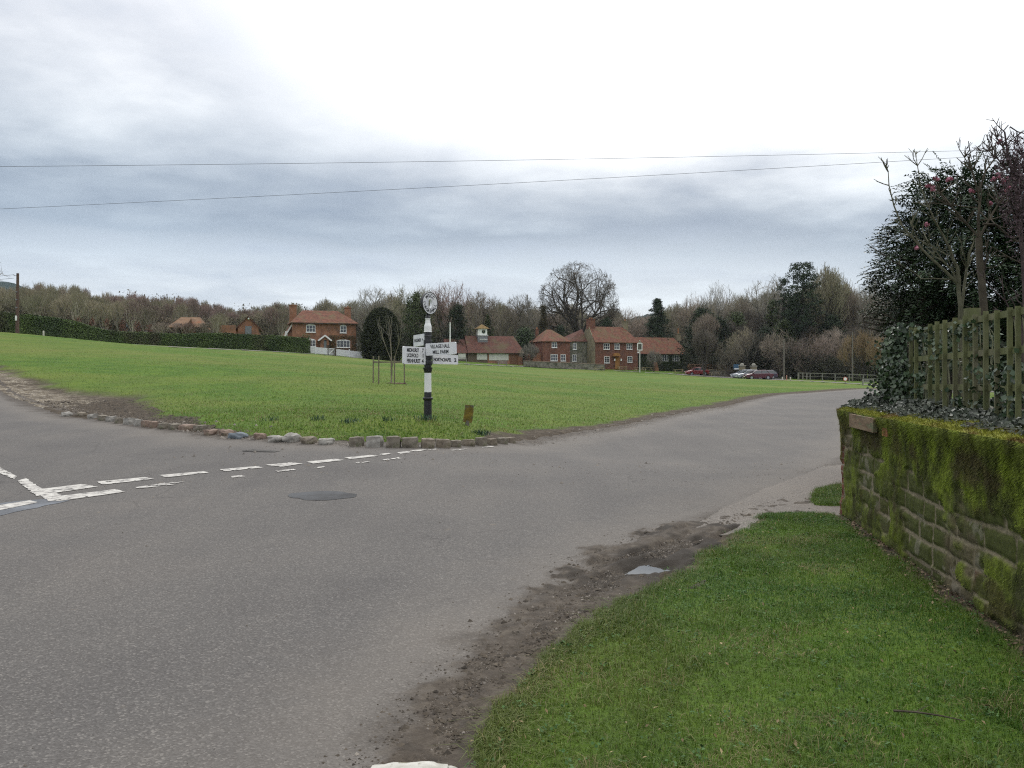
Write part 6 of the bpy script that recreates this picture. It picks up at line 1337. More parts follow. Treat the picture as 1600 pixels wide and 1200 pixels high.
for k, dz in enumerate((0, -.35)): 
    b = P(-420, 441+k*6, 84); m = MB(); m.tube([(a+Vector((0, 0, dz))).lerp(b, i/12)-Vector((0, 0, .6*math.sin(math.pi*i/12))) for i in range(13)], .018, 4); tag(m.build('overhead_wire', WIRE), ['upper','lower'][k]+' short wire leaving the brown utility pole to the left', 'overhead wire')
for px, Yt, py, lb in ((1225, 130, 530, 'slender grey utility pole against the dark wood right of the cars'), (1332, 125, 519, 'faint grey utility pole in front of the brown willow')):
    p = GS(px, Yt, -.2); m = MB(); m.tube([(0, 0, 0), (0, 0, EYE+(HY-py)*Yt/F-p.z)], [.12, .08], 8); tag(m.build('utility_pole', POLEG, loc=p), lb, 'utility pole')
# tree guard
GW = mat('guard_timber', (.13, .11, .075), (.20, .175, .125), 6)
def guard():
    c = GS(607, 41); t = thing('tree_guard', 'square guard of thin wooden stakes and a rail round the young tree', 'tree guard', c)
    k = F/41
    st = [(584, -.15), (595.5, -.75), (609, .55), (619.5, -.7), (631.5, .1)]
    for px, y_ in st: b = MB(); x_ = (px-607)/k; b.bar((x_, y_, -.05), (x_+rnd.uniform(-.02, .02), y_, 1.30 if px != 631.5 else 1.52), .055, .055); b.build('stake', GW, t)
    xs = [((px-607)/k, y_) for px, y_ in st]; q = [xs[0], xs[1], xs[3], xs[4], xs[2]]
    for i in range(5): a, b_ = q[i], q[(i+1) % 5]; r = MB(); r.bar((a[0], a[1], 1.02+rnd.uniform(-.03, .03)), (b_[0], b_[1], 1.0), .03, .06); r.build('rail', GW, t)
    m = rock('mulch', 1.1, .8, .07, mat('mulch', (.09, .05, .03), (.15, .09, .06), 8, bump=.02), 5, .8); m.location = GS(614, 41.3, -.04); tag(m, 'patch of bare reddish soil under the young tree', 'mulch')
guard()
p = GS(606, 128, -.1); t = thing('notice_board', 'teal green notice board on legs behind the tree guard', 'notice board', p); m = MB(); m.box(-.6, -.06, .75, .6, .06, 1.9); fr_ = m.build('panel', mat('teal_board', (.04, .11, .09), rough=.5), t); m = MB(); m.box(-.15, -.072, 1.0, .4, -.062, 1.55); m.build('poster', mat('poster', (.25, .36, .33), (.4, .5, .46), 6), fr_)
for s in (-1, 1): m = MB(); m.box(s*.55-.05, -.05, 0, s*.55+.05, .05, .748); m.build('leg', DARKW, t)
m = MB(); m.box(-.68, -.1, 1.9, .68, .1, 1.98); m.build('cap', DARKW, t)
# railing on the right, bollards, round sign
RAILM = mat('grey_rail', (.17, .165, .14), (.24, .23, .20), 5)
def railing():
    pts_ = [(1247, 128), (1266, 126), (1285, 124), (1305, 121), (1327, 119), (1349, 117), (1371, 115), (1393, 113), (1418, 111)]
    o0 = GS(1247, 128); t = thing('railing', 'long post and rail fence along the far right edge of the green', 'railing', o0); q = [GS(a, b) - o0 for a, b in pts_]
    for v in q: m = MB(); m.box(v.x-.06, v.y-.06, v.z-.1, v.x+.06, v.y+.06, v.z+1.12); m.build('post', RAILM, t)
    for h_, w in ((1.08, .09), (.6, .05)):
        for a, b in zip(q[:-1], q[1:]): m = MB(); m.bar(a+Vector((0, -.09, h_)), b+Vector((0, -.09, h_)), .05, w); m.build('rail', RAILM, t)
    for i in range(3): v = q[0]+Vector((.5+i*.65, 1.2+i*.1, 0)); m = MB(); m.box(v.x-.07, v.y-.07, v.z-.1, v.x+.07, v.y+.07, v.z+1.05); m.build('post', RAILM, t)
railing()
for i, (px, Yt, h_, c, lb) in enumerate([(1222.5, 121, .55, 0, 'short cream bollard, leftmost of three right of the cars'), (1229, 124, .75, 1, 'reddish marker post between the two cream bollards'), (1235, 119, .55, 0, 'short cream bollard, rightmost of three right of the cars'), (68, 90, .62, 0, 'small pale marker post at the foot of the left hedge')]):
    m = MB(); m.tube([(0, 0, -.1), (0, 0, h_*.9), (0, 0, h_)], [.09, .085, .05], 8); tag(m.build('bollard', [mat('cream_post', (.48, .46, .38), (.6, .58, .5), 5), mat('red_post', (.35, .12, .08), (.45, .3, .24), 5)][c], loc=GS(px, Yt)), lb, 'bollard')
p = GS(1320.5, 108); t = thing('round_sign', 'small round pale sign with red edge beside the far lane', 'sign', p); m = MB(); m.bar((0, 0, -.1), (0, 0, .5), .06); m.build('post', DARKW, t); m = MB(); q = [(.28*math.cos(k*math.pi/12), .62+.28*math.sin(k*math.pi/12)) for k in range(24)]; m.prism(q, -.05, -.03); d = m.build('disc', mat('red_rim', (.45, .12, .07)), t); m = MB(); q = [(.2*math.cos(k*math.pi/12), .62+.2*math.sin(k*math.pi/12)) for k in range(24)]; m.prism(q, -.06, -.0505); m.build('face', PAINTW, d)
# ------------------------------------------------------------------ cars
TYRE = mat('tyre', (.015, .015, .016), rough=.8); HUB = mat('hub', (.35, .36, .38), rough=.35, metal=.6); CGL = mat('car_glass', (.03, .04, .045), rough=.06, spec=.9); LAMPG = mat('headlamp', (.6, .62, .63), rough=.1, spec=.9)
def car(name, label, px, Yt, rz, colr, L_=4.3, estate=False):
    t = thing(name, label, 'car', GS(px, Yt), R(rz)); pm = mat('paint_'+label.split()[0], colr, rough=.22, spec=.7); hw = .86
    prof = [(-L_/2, .42), (-L_/2+.03, .62), (-L_/2+.10, .74), (-1.15, .90), (1.55 if estate else 1.45, .95), (L_/2-.05, .90 if estate else .86), (L_/2, .55), (L_/2-.05, .30), (-L_/2+.1, .28)]
    def ring(w, sh=1.0, dz=0): return [(x*sh, max(.28, z+dz)) for x, z in prof]
    b = MB(); vs = []; lay = [(-hw+.02, .985, -.03), (-hw, 1, 0), (-hw+.06, 1, .015), (hw-.06, 1, .015), (hw, 1, 0), (hw-.02, .985, -.03)]; k = len(prof)
    yy = [-hw+.0, -hw+.05, -hw+.2, hw-.2, hw-.05, hw]; sh = [.96, .99, 1, 1, .99, .96]; zz_ = [-.05, -.01, .02, .02, -.01, -.05]
    for y_, s_, dz in zip(yy, sh, zz_): vs += [(x*s_, y_, z+dz*(1 if z > .5 else 0)) for x, z in prof]
    fs = [(i*k+j, i*k+(j+1) % k, (i+1)*k+(j+1) % k, (i+1)*k+j) for i in range(5) for j in range(k)]+[tuple(range(k-1, -1, -1)), tuple(5*k+j for j in range(k))]; b.add(vs, fs)
    # wheel arches cut as dark recess rings
    body = b.build('body', pm, t, smooth=False)
    rx = 1.85 if estate else 1.30; roof0, roof1 = -.35, 1.1 if not estate else 1.45
    lo = [(-1.12, .90), (rx+.15, .94)]; hi = [(roof0, 1.40), (roof1, 1.42)]
    g = MB(); base = [(-1.12, -.78, .90), (rx+.2, -.78, .94), (rx+.2, .78, .94), (-1.12, .78, .90)]; top = [(roof0, -.60, 1.38), (roof1, -.60, 1.40), (roof1, .60, 1.40), (roof0, .60, 1.38)]; g.add(base+top, [(0, 1, 5, 4), (1, 2, 6, 5), (2, 3, 7, 6), (3, 0, 4, 7)]); g.build('windows', CGL, t)
    r = MB(); r.add([(x, y*1.04, z-.012) for x, y, z in top]+[(x*.9+.03, y*.85, z+.05) for x, y, z in top], [(0, 1, 5, 4), (1, 2, 6, 5), (2, 3, 7, 6), (3, 0, 4, 7), (4, 5, 6, 7)])
    for s in (-1, 1):
        for x0, x1 in ((-1.14, roof0-.02), (.35, .38), (rx+.2, roof1+.02)): r.bar((x0, s*.795, .91), (x1, s*.615, 1.39), .05, .05)
    r.build('roof', pm, t)
    for x_ in (-L_/2+.82, L_/2-.80):
        for s in (-1, 1):
            w = MB(); q = [(x_+.31*math.cos(a*math.pi/10), .31+.31*math.sin(a*math.pi/10)) for a in range(20)]; y0 = s*.88; w.prism(q, min(y0, y0-s*.2), max(y0, y0-s*.2)); wo = w.build('wheel', TYRE, t)
            h = MB(); q = [(x_+.19*math.cos(a*math.pi/8), .31+.19*math.sin(a*math.pi/8)) for a in range(16)]; h.prism(q, min(s*.882, s*.895), max(s*.882, s*.895)); h.build('hubcap', HUB, wo)
    for s in (-1, 1): l = MB(); l.box(-L_/2-.005, s*.62-.17, .60, -L_/2+.2, s*.62+.17, .72); l.build('headlight', LAMPG, t); l = MB(); l.box(L_/2-.12, s*.68-.12, .62, L_/2+.005, s*.68+.12, .80); l.build('tail_light', mat('tail', (.35, .02, .02), rough=.2), t)
    l = MB(); l.box(-L_/2-.012, -.26, .40, -L_/2+.05, .26, .51); l.build('number_plate', PAINTW, t)
    for s in (-1, 1): l = MB(); l.box(-.95, s*.87-.08, .92, -.82, s*.87+.08, 1.04); l.build('mirror', pm, t)
    return t
car('parked_car', 'maroon hatchback parked at the edge of the green, nearest of the group', 1184, 126.5, 4, (.075, .008, .018), 4.1)
car('parked_car', 'silver saloon parked directly behind the maroon car', 1171, 131, 4, (.30, .32, .35), 4.2)
car('parked_car', 'pale blue-grey car, leftmost of the silver pair', 1163, 135, 4, (.24, .26, .30), 4.1)
car('parked_car', 'dark purple estate car showing its tail behind the maroon car', 1193, 134, 4, (.06, .04, .07), 4.0, True)
car('parked_car', 'bright red car parked beyond the picnic tables', 1089, 149, 6, (.22, .016, .016), 4.0)
# ------------------------------------------------------------------ hedges
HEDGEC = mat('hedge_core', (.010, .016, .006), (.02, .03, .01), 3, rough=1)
HEDGEL = mat('hedge_leaves', (.038, .066, .017), (.080, .118, .028), .35, rough=.6, island=.45, coord='World', c3=(.062, .060, .028), s3=.13, t3=(.52, .64))
def hedge(name, pts_, width, hts, label, m, seed=3, leafs=46000, size=.15, top_wob=.10):
    """pts_: centre line in world; hts: height along"""
    P_ = np.array([[p[0], p[1]] for p in pts_]); seg = np.hypot(*np.diff(P_, axis=0).T); cum = np.concatenate([[0], np.cumsum(seg)]); L_ = cum[-1]
    r_ = np.random.default_rng(seed)
    def at(u): return np.interp(u, cum, P_[:, 0]), np.interp(u, cum, P_[:, 1])
    def nrm(u): x0, y0 = at(np.maximum(u-.3, 0)); x1, y1 = at(np.minimum(u+.3, L_)); l = np.hypot(x1-x0, y1-y0); return -(y1-y0)/l, (x1-x0)/l
    t = thing(name, label, 'hedge', (0, 0, 0)); n_ = int(L_/.6); u = np.linspace(0, L_, n_+1); x_, y_ = at(u); nx_, ny_ = nrm(u); hh_ = np.interp(u, np.linspace(0, L_, len(hts)), hts); g_ = Hn(x_, y_); w = width/2*.86
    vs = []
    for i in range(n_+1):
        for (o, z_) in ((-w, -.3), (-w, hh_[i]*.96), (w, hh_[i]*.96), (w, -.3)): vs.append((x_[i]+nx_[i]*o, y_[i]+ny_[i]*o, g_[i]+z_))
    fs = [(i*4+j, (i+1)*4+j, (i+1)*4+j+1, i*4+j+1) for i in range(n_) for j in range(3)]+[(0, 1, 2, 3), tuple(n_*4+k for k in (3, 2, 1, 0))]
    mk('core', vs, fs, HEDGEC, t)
    k = leafs; u = r_.uniform(0, L_, k); x_, y_ = at(u); nx_, ny_ = nrm(u); hh_ = np.interp(u, np.linspace(0, L_, len(hts)), hts); bul = (fbm(u*.9, u*0+2, 3, seed)-.5)*top_wob*2
    face = r_.random(k); front = face < .62; top = ~front
    o = np.where(front, -width/2+r_.normal(0, .05, k)+(fbm(u*1.3, r_.random(k), 2, seed+1)-.5)*.15, r_.uniform(-width/2, width/2, k)); z_ = np.where(front, r_.random(k)*hh_, hh_+r_.normal(0, .035, k))+np.where(top, bul, bul*0); z_ = np.minimum(z_, hh_+bul+.05)
    ends = r_.random(k) < .05; u = np.where(ends, L_+r_.normal(0, .05, k), u); o = np.where(ends, r_.uniform(-width/2, width/2, k), o); z_ = np.where(ends, r_.random(k)*hh_, z_); x_, y_ = at(u)
    p = np.stack([x_+nx_*o, y_+ny_*o, Hn(x_, y_)+z_], -1); nn = np.where(front[:, None], np.stack([-nx_, -ny_, np.full(k, .35)], -1), np.array([0, 0, 1.])[None])
    leaves('foliage', p, nn, size, m, t, asp=.8, jitter=.5); return t
def xy(px, Y_): return ((px-800)/F*Y_, Y_)
hedge('hedge', [xy(-140, 84), xy(0, 91), xy(60, 94.5), xy(125, 98.5), xy(240, 105.5), xy(360, 111), xy(479, 116.5)], 1.5, [2.9, 2.5, 2.3, 2.15, 2.2, 2.05, 1.4, 1.35, 1.5, 1.5, 1.85, 1.95, 2.0, 2.05, 2.05], 'long clipped green hedge running behind the far lane to the brick cottage', HEDGEL)
# ------------------------------------------------------------------ bare tree generator
def rand_perp(d, r_):
    v = Vector((r_.gauss(0, 1), r_.gauss(0, 1), r_.gauss(0, 1))); v -= d*v.dot(d); return v.normalized()
def bare_proto(seed, Ht, cw, trunk_frac=.22, nlimb=6, levels=4, kids=(5, 5, 5), ang=(35, 40, 40), upk=.25, r0=None, wob=.18, twig_r=.018, crown_z=None, excurrent=False, tw_len=1.0, minr=.016, limr=(.72, 1.22), side=0.0):
    r_ = random.Random(seed); T = MB(); Cn = MB(); r0 = r0 or Ht*.022; cz = crown_z or .58*Ht; rz = Ht-cz; rb = cz-trunk_frac*Ht*.7
    def inside(p):
        dz = (p.z-cz)/(rz if p.z > cz else rb); return (p.x*p.x+p.y*p.y)/(cw*cw)+dz*dz
    def grow(p, d, ln, r, lev, n_=None):
        lim = r_.uniform(*limr)
        n_ = n_ or max(3, int(4+ln)) if lev < 3 else (3 if lev == 3 else 2); pts_ = [p.copy()]; st = ln/n_
        for i in range(n_):
            d = (d+rand_perp(d, r_)*wob*(1 if lev < 3 else 1.5)+Vector((0, 0, upk*.35))).normalized(); q = pts_[-1]+d*st
            if inside(q) > lim: q = pts_[-1]+d*st*.35; pts_.append(q); break
            pts_.append(q)
        k = len(pts_); re = max(r*(.45 if lev < levels else .4), minr*.5); rad = [r+(re-r)*i/(k-1) for i in range(k)]
        (T if lev <= 2 else Cn).tube(pts_, rad, 6 if lev <= 1 else (4 if lev == 2 else 3), cap=False)
        if lev >= levels: return
        kn = kids[min(lev-1, len(kids)-1)]
        for j in range(kn):
            u = .25+.75*(j+r_.random())/kn if lev > 1 else .3+.7*(j+r_.random())/kn
            f = u*(k-1); i = min(int(f), k-2); b = pts_[i].lerp(pts_[i+1], f-i); dd = (pts_[i+1]-pts_[i]).normalized(); a = R(ang[min(lev-1, len(ang)-1)]*r_.uniform(.6, 1.3))
            nd = (dd*math.cos(a)+rand_perp(dd, r_)*math.sin(a)+Vector((0, 0, upk*.5))).normalized(); grow(b, nd, ln*r_.uniform(.42, .72)*(tw_len if lev >= 2 else 1), max(rad[i]*.55, minr), lev+1)
    top = Vector((r_.uniform(-.1, .1)*Ht*.1, r_.uniform(-.1, .1), trunk_frac*Ht))
    if excurrent:
        pts_ = [Vector((math.sin(i*1.3+seed)*.02*Ht*i/10, math.cos(i*1.1+seed)*.02*Ht*i/10, Ht*.80*i/10)) for i in range(11)]; rad = [r0*(1-i/10.6)+.012 for i in range(11)]; T.tube(pts_, rad, 7, cap=False)
        nb = nlimb
        for j in range(nb):
            u = trunk_frac+(1-trunk_frac)*(j+r_.random())/nb*.97; f = u*10; i = min(int(f), 9); b = pts_[i].lerp(pts_[i+1], f-i); a = r_.uniform(0, 6.28); e = R(ang[0]*r_.uniform(.7, 1.3)); d = Vector((math.cos(a)*math.sin(e), math.sin(a)*math.sin(e), math.cos(e))); grow(b, d, cw*(1.15-u*.55)*r_.uniform(.8, 1.2)/max(.35, math.sin(e)), rad[i]*.42, 2)
    else:
        mid = top*.5+Vector((r_.uniform(-.02, .02)*Ht, 0, 0)); T.tube([Vector((0, 0, -.5)), Vector((0, 0, .02*Ht)), mid, top], [r0*1.5, r0*1.15, r0, r0*.95], 9, cap=False)
        for j in range(nlimb):
            a = 6.283*(j+r_.uniform(-.3, .3))/nlimb; e = R(ang[0]*r_.uniform(.35, 1.45)) if j else R(8); d = Vector((math.cos(a)*math.sin(e), math.sin(a)*math.sin(e), math.cos(e))); h0 = top-Vector((0, 0, r_.uniform(0, .25)*trunk_frac*Ht)) if j > 1 else top
            grow(h0, d, (Ht-top.z)*(.72+side*math.sin(e))*r_.uniform(.85, 1.1), r0*(.62 if j else .75), 1)
    return T, Cn
def mesh_of(mb, name, m, smooth=False):
    me = bpy.data.meshes.new(name); v = np.array([tuple(q) for q in mb.v], dtype=np.float32); me.from_pydata(v.tolist(), [], mb.f); me.materials.append(m); me.update(); return me
def place_tree(name, label, cat, px, Yt, pytop, width_px, tm, cm, Hp, Wp, group=None, rz=None, hmul=1.0, ytrunk=0, tint=None, wk=None):
    X_ = (px-800)/F*Yt; z_ = H(X_, Yt)-.15; hh_ = (EYE+(HY-pytop)*Yt/F)-z_; t = thing(name, label, cat, (X_, Yt, z_), rnd.uniform(0, 6.28) if rz is None else rz, group)
    sz = hh_/Hp; sx = (width_px*Yt/F)/(2*Wp) if width_px else sz
    t.scale = (sx, sx, sz)
    for nm, me in (('trunk', tm), ('crown', cm)): o = bpy.data.objects.new(nm, me); C.objects.link(o); o.parent = t
    return t
BK_G = mat('grey_bark', (.10, .092, .074), (.18, .165, .135), 1.5, rough=.95, objrand=.2); BK_D = mat('dark_bark', (.050, .043, .034), (.090, .078, .062), 1.5, rough=.95, objrand=.2)
TW_B = mat('brown_twigs', (.21, .175, .135), (.29, .245, .19), .15, rough=.95, objrand=.28, hue=.02); TW_G = mat('olive_twigs', (.22, .20, .13), (.31, .285, .19), .12, rough=.95, objrand=.25, hue=.02); TW_R = mat('reddish_twigs', (.21, .155, .13), (.28, .215, .18), .15, rough=.95, objrand=.25, hue=.015)
TW_D = mat('dark_twigs', (.105, .09, .072), (.16, .14, .11), .2, rough=.95, objrand=.2); TW_P = mat('pale_twigs', (.20, .185, .155), (.28, .26, .22), .2, rough=.95, objrand=.2); TW_W = mat('willow_twigs', (.20, .145, .08), (.27, .20, .11), .2, rough=.95, objrand=.2)
protos = {}
def mkproto(key, args, tmat, cmat, Hp, Wp):
    T, Cn = bare_proto(**args); protos[key] = (mesh_of(T, 'limbs_'+key, tmat), mesh_of(Cn, 'twigs_'+key, cmat), Hp, Wp)
mkproto('oak', dict(seed=4, Ht=14, cw=6.2, trunk_frac=.28, nlimb=11, levels=5, kids=(6, 5, 5, 4), ang=(58, 44, 42, 42), upk=.06, limr=(.88, 1.12), side=.30, r0=.36, wob=.22, crown_z=8.8, minr=.016), BK_D, TW_D, 14, 6.5)
for i in range(3): mkproto('round%d' % i, dict(seed=20+i, Ht=13, cw=4.6, trunk_frac=.18, nlimb=6, levels=4, kids=(7, 6, 5), ang=(38, 40, 42), upk=.28, wob=.16, crown_z=7, minr=.022), BK_G, [TW_B, TW_R, TW_G][i], 13, 4.4)
for i in range(2): mkproto('open%d' % i, dict(seed=40+i, Ht=13, cw=5.0, trunk_frac=.22, nlimb=6, levels=4, kids=(7, 6, 6), ang=(40, 42, 42), upk=.22, wob=.25, crown_z=7.5, minr=.024), BK_G, [TW_P, TW_B][i], 13, 4.8)
for i in range(4): mkproto('slim%d' % i, dict(seed=60+i, Ht=11, cw=2.3, trunk_frac=.10, nlimb=30, levels=4, kids=(5, 5, 4), ang=(22, 24, 28), upk=.75, wob=.12, excurrent=True, crown_z=6, r0=.13, minr=.017), [BK_G, mat('pale_birch_bark', (.26, .24, .19), (.38, .35, .28), 2, objrand=.3)][i % 2], [TW_G, TW_B, TW_R, TW_G][i], 11, 2.0)
mkproto('fine', dict(seed=80, Ht=12, cw=3.6, trunk_frac=.12, nlimb=9, levels=4, kids=(8, 7, 6), ang=(30, 34, 36), upk=.40, wob=.13, crown_z=6.5, minr=.020), BK_D, TW_G, 12, 3.5)
mkproto('bush', dict(seed=90, Ht=5, cw=2.8, trunk_frac=.05, nlimb=12, levels=4, kids=(7, 6, 4), ang=(38, 36, 36), upk=.25, wob=.2, crown_z=2.0, r0=.07, minr=.014), BK_D, TW_W, 5, 2.8)
mkproto('thicket', dict(seed=91, Ht=7, cw=3.4, trunk_frac=.06, nlimb=10, levels=4, kids=(6, 6, 5), ang=(42, 40, 40), upk=.15, wob=.25, crown_z=2.9, r0=.10, minr=.016), BK_D, TW_R, 7, 3.4)
def bare(key, px, Yt, pytop, wpx, name, label, cat='bare tree', group=None, crown=None):
    tm, cm, Hp, Wp = protos[key]
    if crown is not None:
        k2 = (key, crown.name)
        if k2 not in protos: c2 = cm.copy(); c2.materials[0] = crown; protos[k2] = c2
        cm = protos[k2]
    return place_tree(name, label, cat, px, Yt, pytop, wpx, tm, cm, Hp, Wp, group)
# single trees one can point to
bare('oak', 905, 185, 411, 128, 'oak_tree', 'big bare spreading oak with domed crown rising behind the pub')
o_ = bare('open0', 578, 150, 444, 70, 'bare_tree', 'bare pale twisted tree between the cottage chimney and the dark yew')
bare('round1', 640, 168, 443, 92, 'bare_tree', 'olive twigged bare tree rising left of the signpost finial', crown=TW_G)
bare('round1', 703, 172, 437, 78, 'birch_tree', 'tall reddish birch behind the signpost finial')
bare('round0', 668, 176, 446, 70, 'bare_tree', 'brown bare tree directly behind the oval finial')
bare('open1', 748, 172, 455, 66, 'bare_tree', 'bare tree above the left end of the clock pavilion')
bare('round0', 772, 180, 462, 60, 'bare_tree', 'grey brown bare tree above the clock turret')
bare('open1', 812, 182, 459, 62, 'bare_tree', 'open bare tree above the right end of the pavilion roof')
bare('open0', 838, 190, 466, 50, 'bare_tree', 'pale bare tree just left of the big oak')
bare('round0', 1085, 190, 458, 58, 'bare_tree', 'grey bare tree behind the far right end of the pub')
bare('round0', 1122, 185, 440, 66, 'bare_tree', 'domed grey twigged tree left of the ivy clad tree', crown=TW_P)
bare('round2', 1155, 180, 462, 56, 'bare_tree', 'brown bare tree between the domed tree and the ivy clad tree', crown=TW_B)
bare('open0', 1196, 172, 428, 84, 'bare_tree', 'pale branched bare tree with ivy covered trunk right of the pub')
bare('fine', 1292, 158, 421, 88, 'bare_tree', 'dense fine twigged dome shaped tree right of the tall pine')
bare('fine', 1322, 165, 446, 60, 'bare_tree', 'brown fine twigged tree right of the dense dome shaped one', crown=TW_B)
bare('fine', 1255, 165, 450, 60, 'bare_tree', 'olive bare tree below the tall pine', crown=TW_G)
bare('open0', 1358, 160, 432, 46, 'bare_tree', 'slender pale bare tree against bright sky by the near evergreen')
bare('bush', 1345, 128, 516, 74, 'willow', 'brown orange twigged willow bush by the grey bench', 'willow')
bare('bush', 1385, 124, 524, 66, 'willow', 'brown willow bush half hidden by the near ivy', 'willow')
bare('bush', 828, 159, 536, 32, 'shrub', 'grey leafless shrub between the pavilion and the pub', 'shrub', crown=TW_P)
bare('bush', 1022, 156.5, 546, 26, 'shrub', 'small grey bare tree before the ivied pub wing', 'shrub', crown=TW_P)
bare('bush', 632, 125, 545, 20, 'shrub', 'reddish bare shrub behind the teal notice board', 'shrub', crown=TW_R)
for i, (px, w, pt_) in enumerate([(1268, 62, 520), (1300, 66, 508), (1240, 50, 528), (1325, 56, 526), (1215, 50, 535)]):
    bare('thicket', px, 138+i*2, pt_, w, 'thicket_tree', 'tangled purple brown bare tree behind the railing', group='tangled trees behind the railing', crown=[TW_R, TW_B, TW_D, TW_B, TW_D][i])
bare('thicket', 1160, 152, 508, 60, 'bare_tree', 'leaning dark trunked tree above the stone gate pillars', crown=TW_G)
bare('thicket', 985, 176, 486, 70, 'bare_tree', 'brown bare tree behind the right chimney of the main pub range', crown=TW_B)
bare('thicket', 1000, 182, 494, 70, 'bare_tree', 'brown bare tree directly behind the pub sign', crown=TW_B)
# young tree inside the guard
T, Cn = bare_proto(seed=101, Ht=3.6, cw=.75, trunk_frac=.30, nlimb=3, levels=3, kids=(4, 3), ang=(20, 26), upk=.4, r0=.032, wob=.10, crown_z=2.3, minr=.006)
place_tree('young_tree', 'slim young bare tree standing inside the wooden stake guard', 'young tree', 610.5, 41, 478, 46, mesh_of(T, 'sapling', mat('pale_sapling_bark', (.17, .15, .11), (.25, .22, .17), 8)), mesh_of(Cn, 'sapling_twigs', TW_P), 3.6, .72)
# the wood behind the hedge: slender upright trees, copied
prof_w = [(-60, 455), (30, 452), (60, 442), (90, 452), (122, 446), (150, 461), (200, 459), (240, 466), (300, 466), (340, 476), (350, 484), (400, 480), (440, 476), (480, 478), (520, 474), (560, 476), (620, 470), (700, 468)]
wr = random.Random(12)
for row, (Yr, dy, sp_) in enumerate([(128, 20, 22), (138, 14, 21), (148, 8, 20), (158, 3, 19), (168, 0, 19), (180, 0, 19)]):
    px = -90+wr.uniform(0, 20)
    while px < 470 if row > 1 else px < 352:
        pt_ = np.interp(px, [a for a, _ in prof_w], [b for _, b in prof_w])+dy*.7+wr.uniform(-3, 5); k = wr.choice(['slim0', 'slim1', 'slim2', 'slim3'])
        if row <= 1 and 250 < px < 330: pt_ = max(pt_, 505)
        if 345 < px < 425 and row < 2: px += sp_; continue
        cr = TW_G if px < 190 and wr.random() < .75 else (TW_R if 190 < px < 350 and wr.random() < .55 else None)
        bare(k, px, Yr+wr.uniform(-3, 3), pt_, wr.uniform(30, 46)*130/Yr*(1.1 if row > 2 else 1), 'young_woodland_tree', 'slender upright bare tree in the dense young wood behind the long hedge', group='young wood behind the long hedge', crown=cr); px += sp_*wr.uniform(.8, 1.2)
# mixed bare trees closing the middle and right distance
prof_b = [(400, 480), (560, 470), (600, 468), (700, 466), (800, 478), (860, 482), (980, 486), (1020, 492), (1060, 474), (1100, 464), (1160, 462), (1250, 456), (1330, 448), (1400, 462), (1500, 470), (1700, 460)]
for Yr, dy, sp_ in ((205, 4, 24), (228, 0, 24), (250, -2, 26)):
    px = 395+wr.uniform(0, 20)
    while px < 1680:
        pt_ = np.interp(px, [a for a, _ in prof_b], [b for _, b in prof_b])+dy+wr.uniform(-5, 10); k = wr.choice(['round0', 'round1', 'round2', 'fine', 'open1'])
        bare(k, px, Yr+wr.uniform(-6, 6), pt_, wr.uniform(44, 66), 'woodland_tree', 'bare tree in the distant wood behind the green', group='distant bare trees behind the green', crown=TW_B if k == 'round1' and wr.random() < .7 else None); px += sp_*wr.uniform(.8, 1.2)
for Yr, sp_, lo_, hi_ in ((145, 34, 508, 530), (160, 30, 490, 510), (176, 30, 478, 496)):
    px = 1095+wr.uniform(0, 15)
    while px < 1420:
        bare(wr.choice(['fine', 'thicket', 'round0']), px, Yr+wr.uniform(-4, 4), wr.uniform(lo_, hi_), wr.uniform(44, 60), 'woodland_tree', 'dark bare tree in the wood behind the cars and railing', group='dark wood behind the cars and railing', crown=wr.choice([TW_D, TW_D, TW_B])); px += sp_*wr.uniform(.8, 1.2)
# overhanging twigs at the far left edge
bare('open1', -38, 50, 372, 84, 'bare_tree', 'bare twigs of a nearer tree entering at the left edge of the picture')
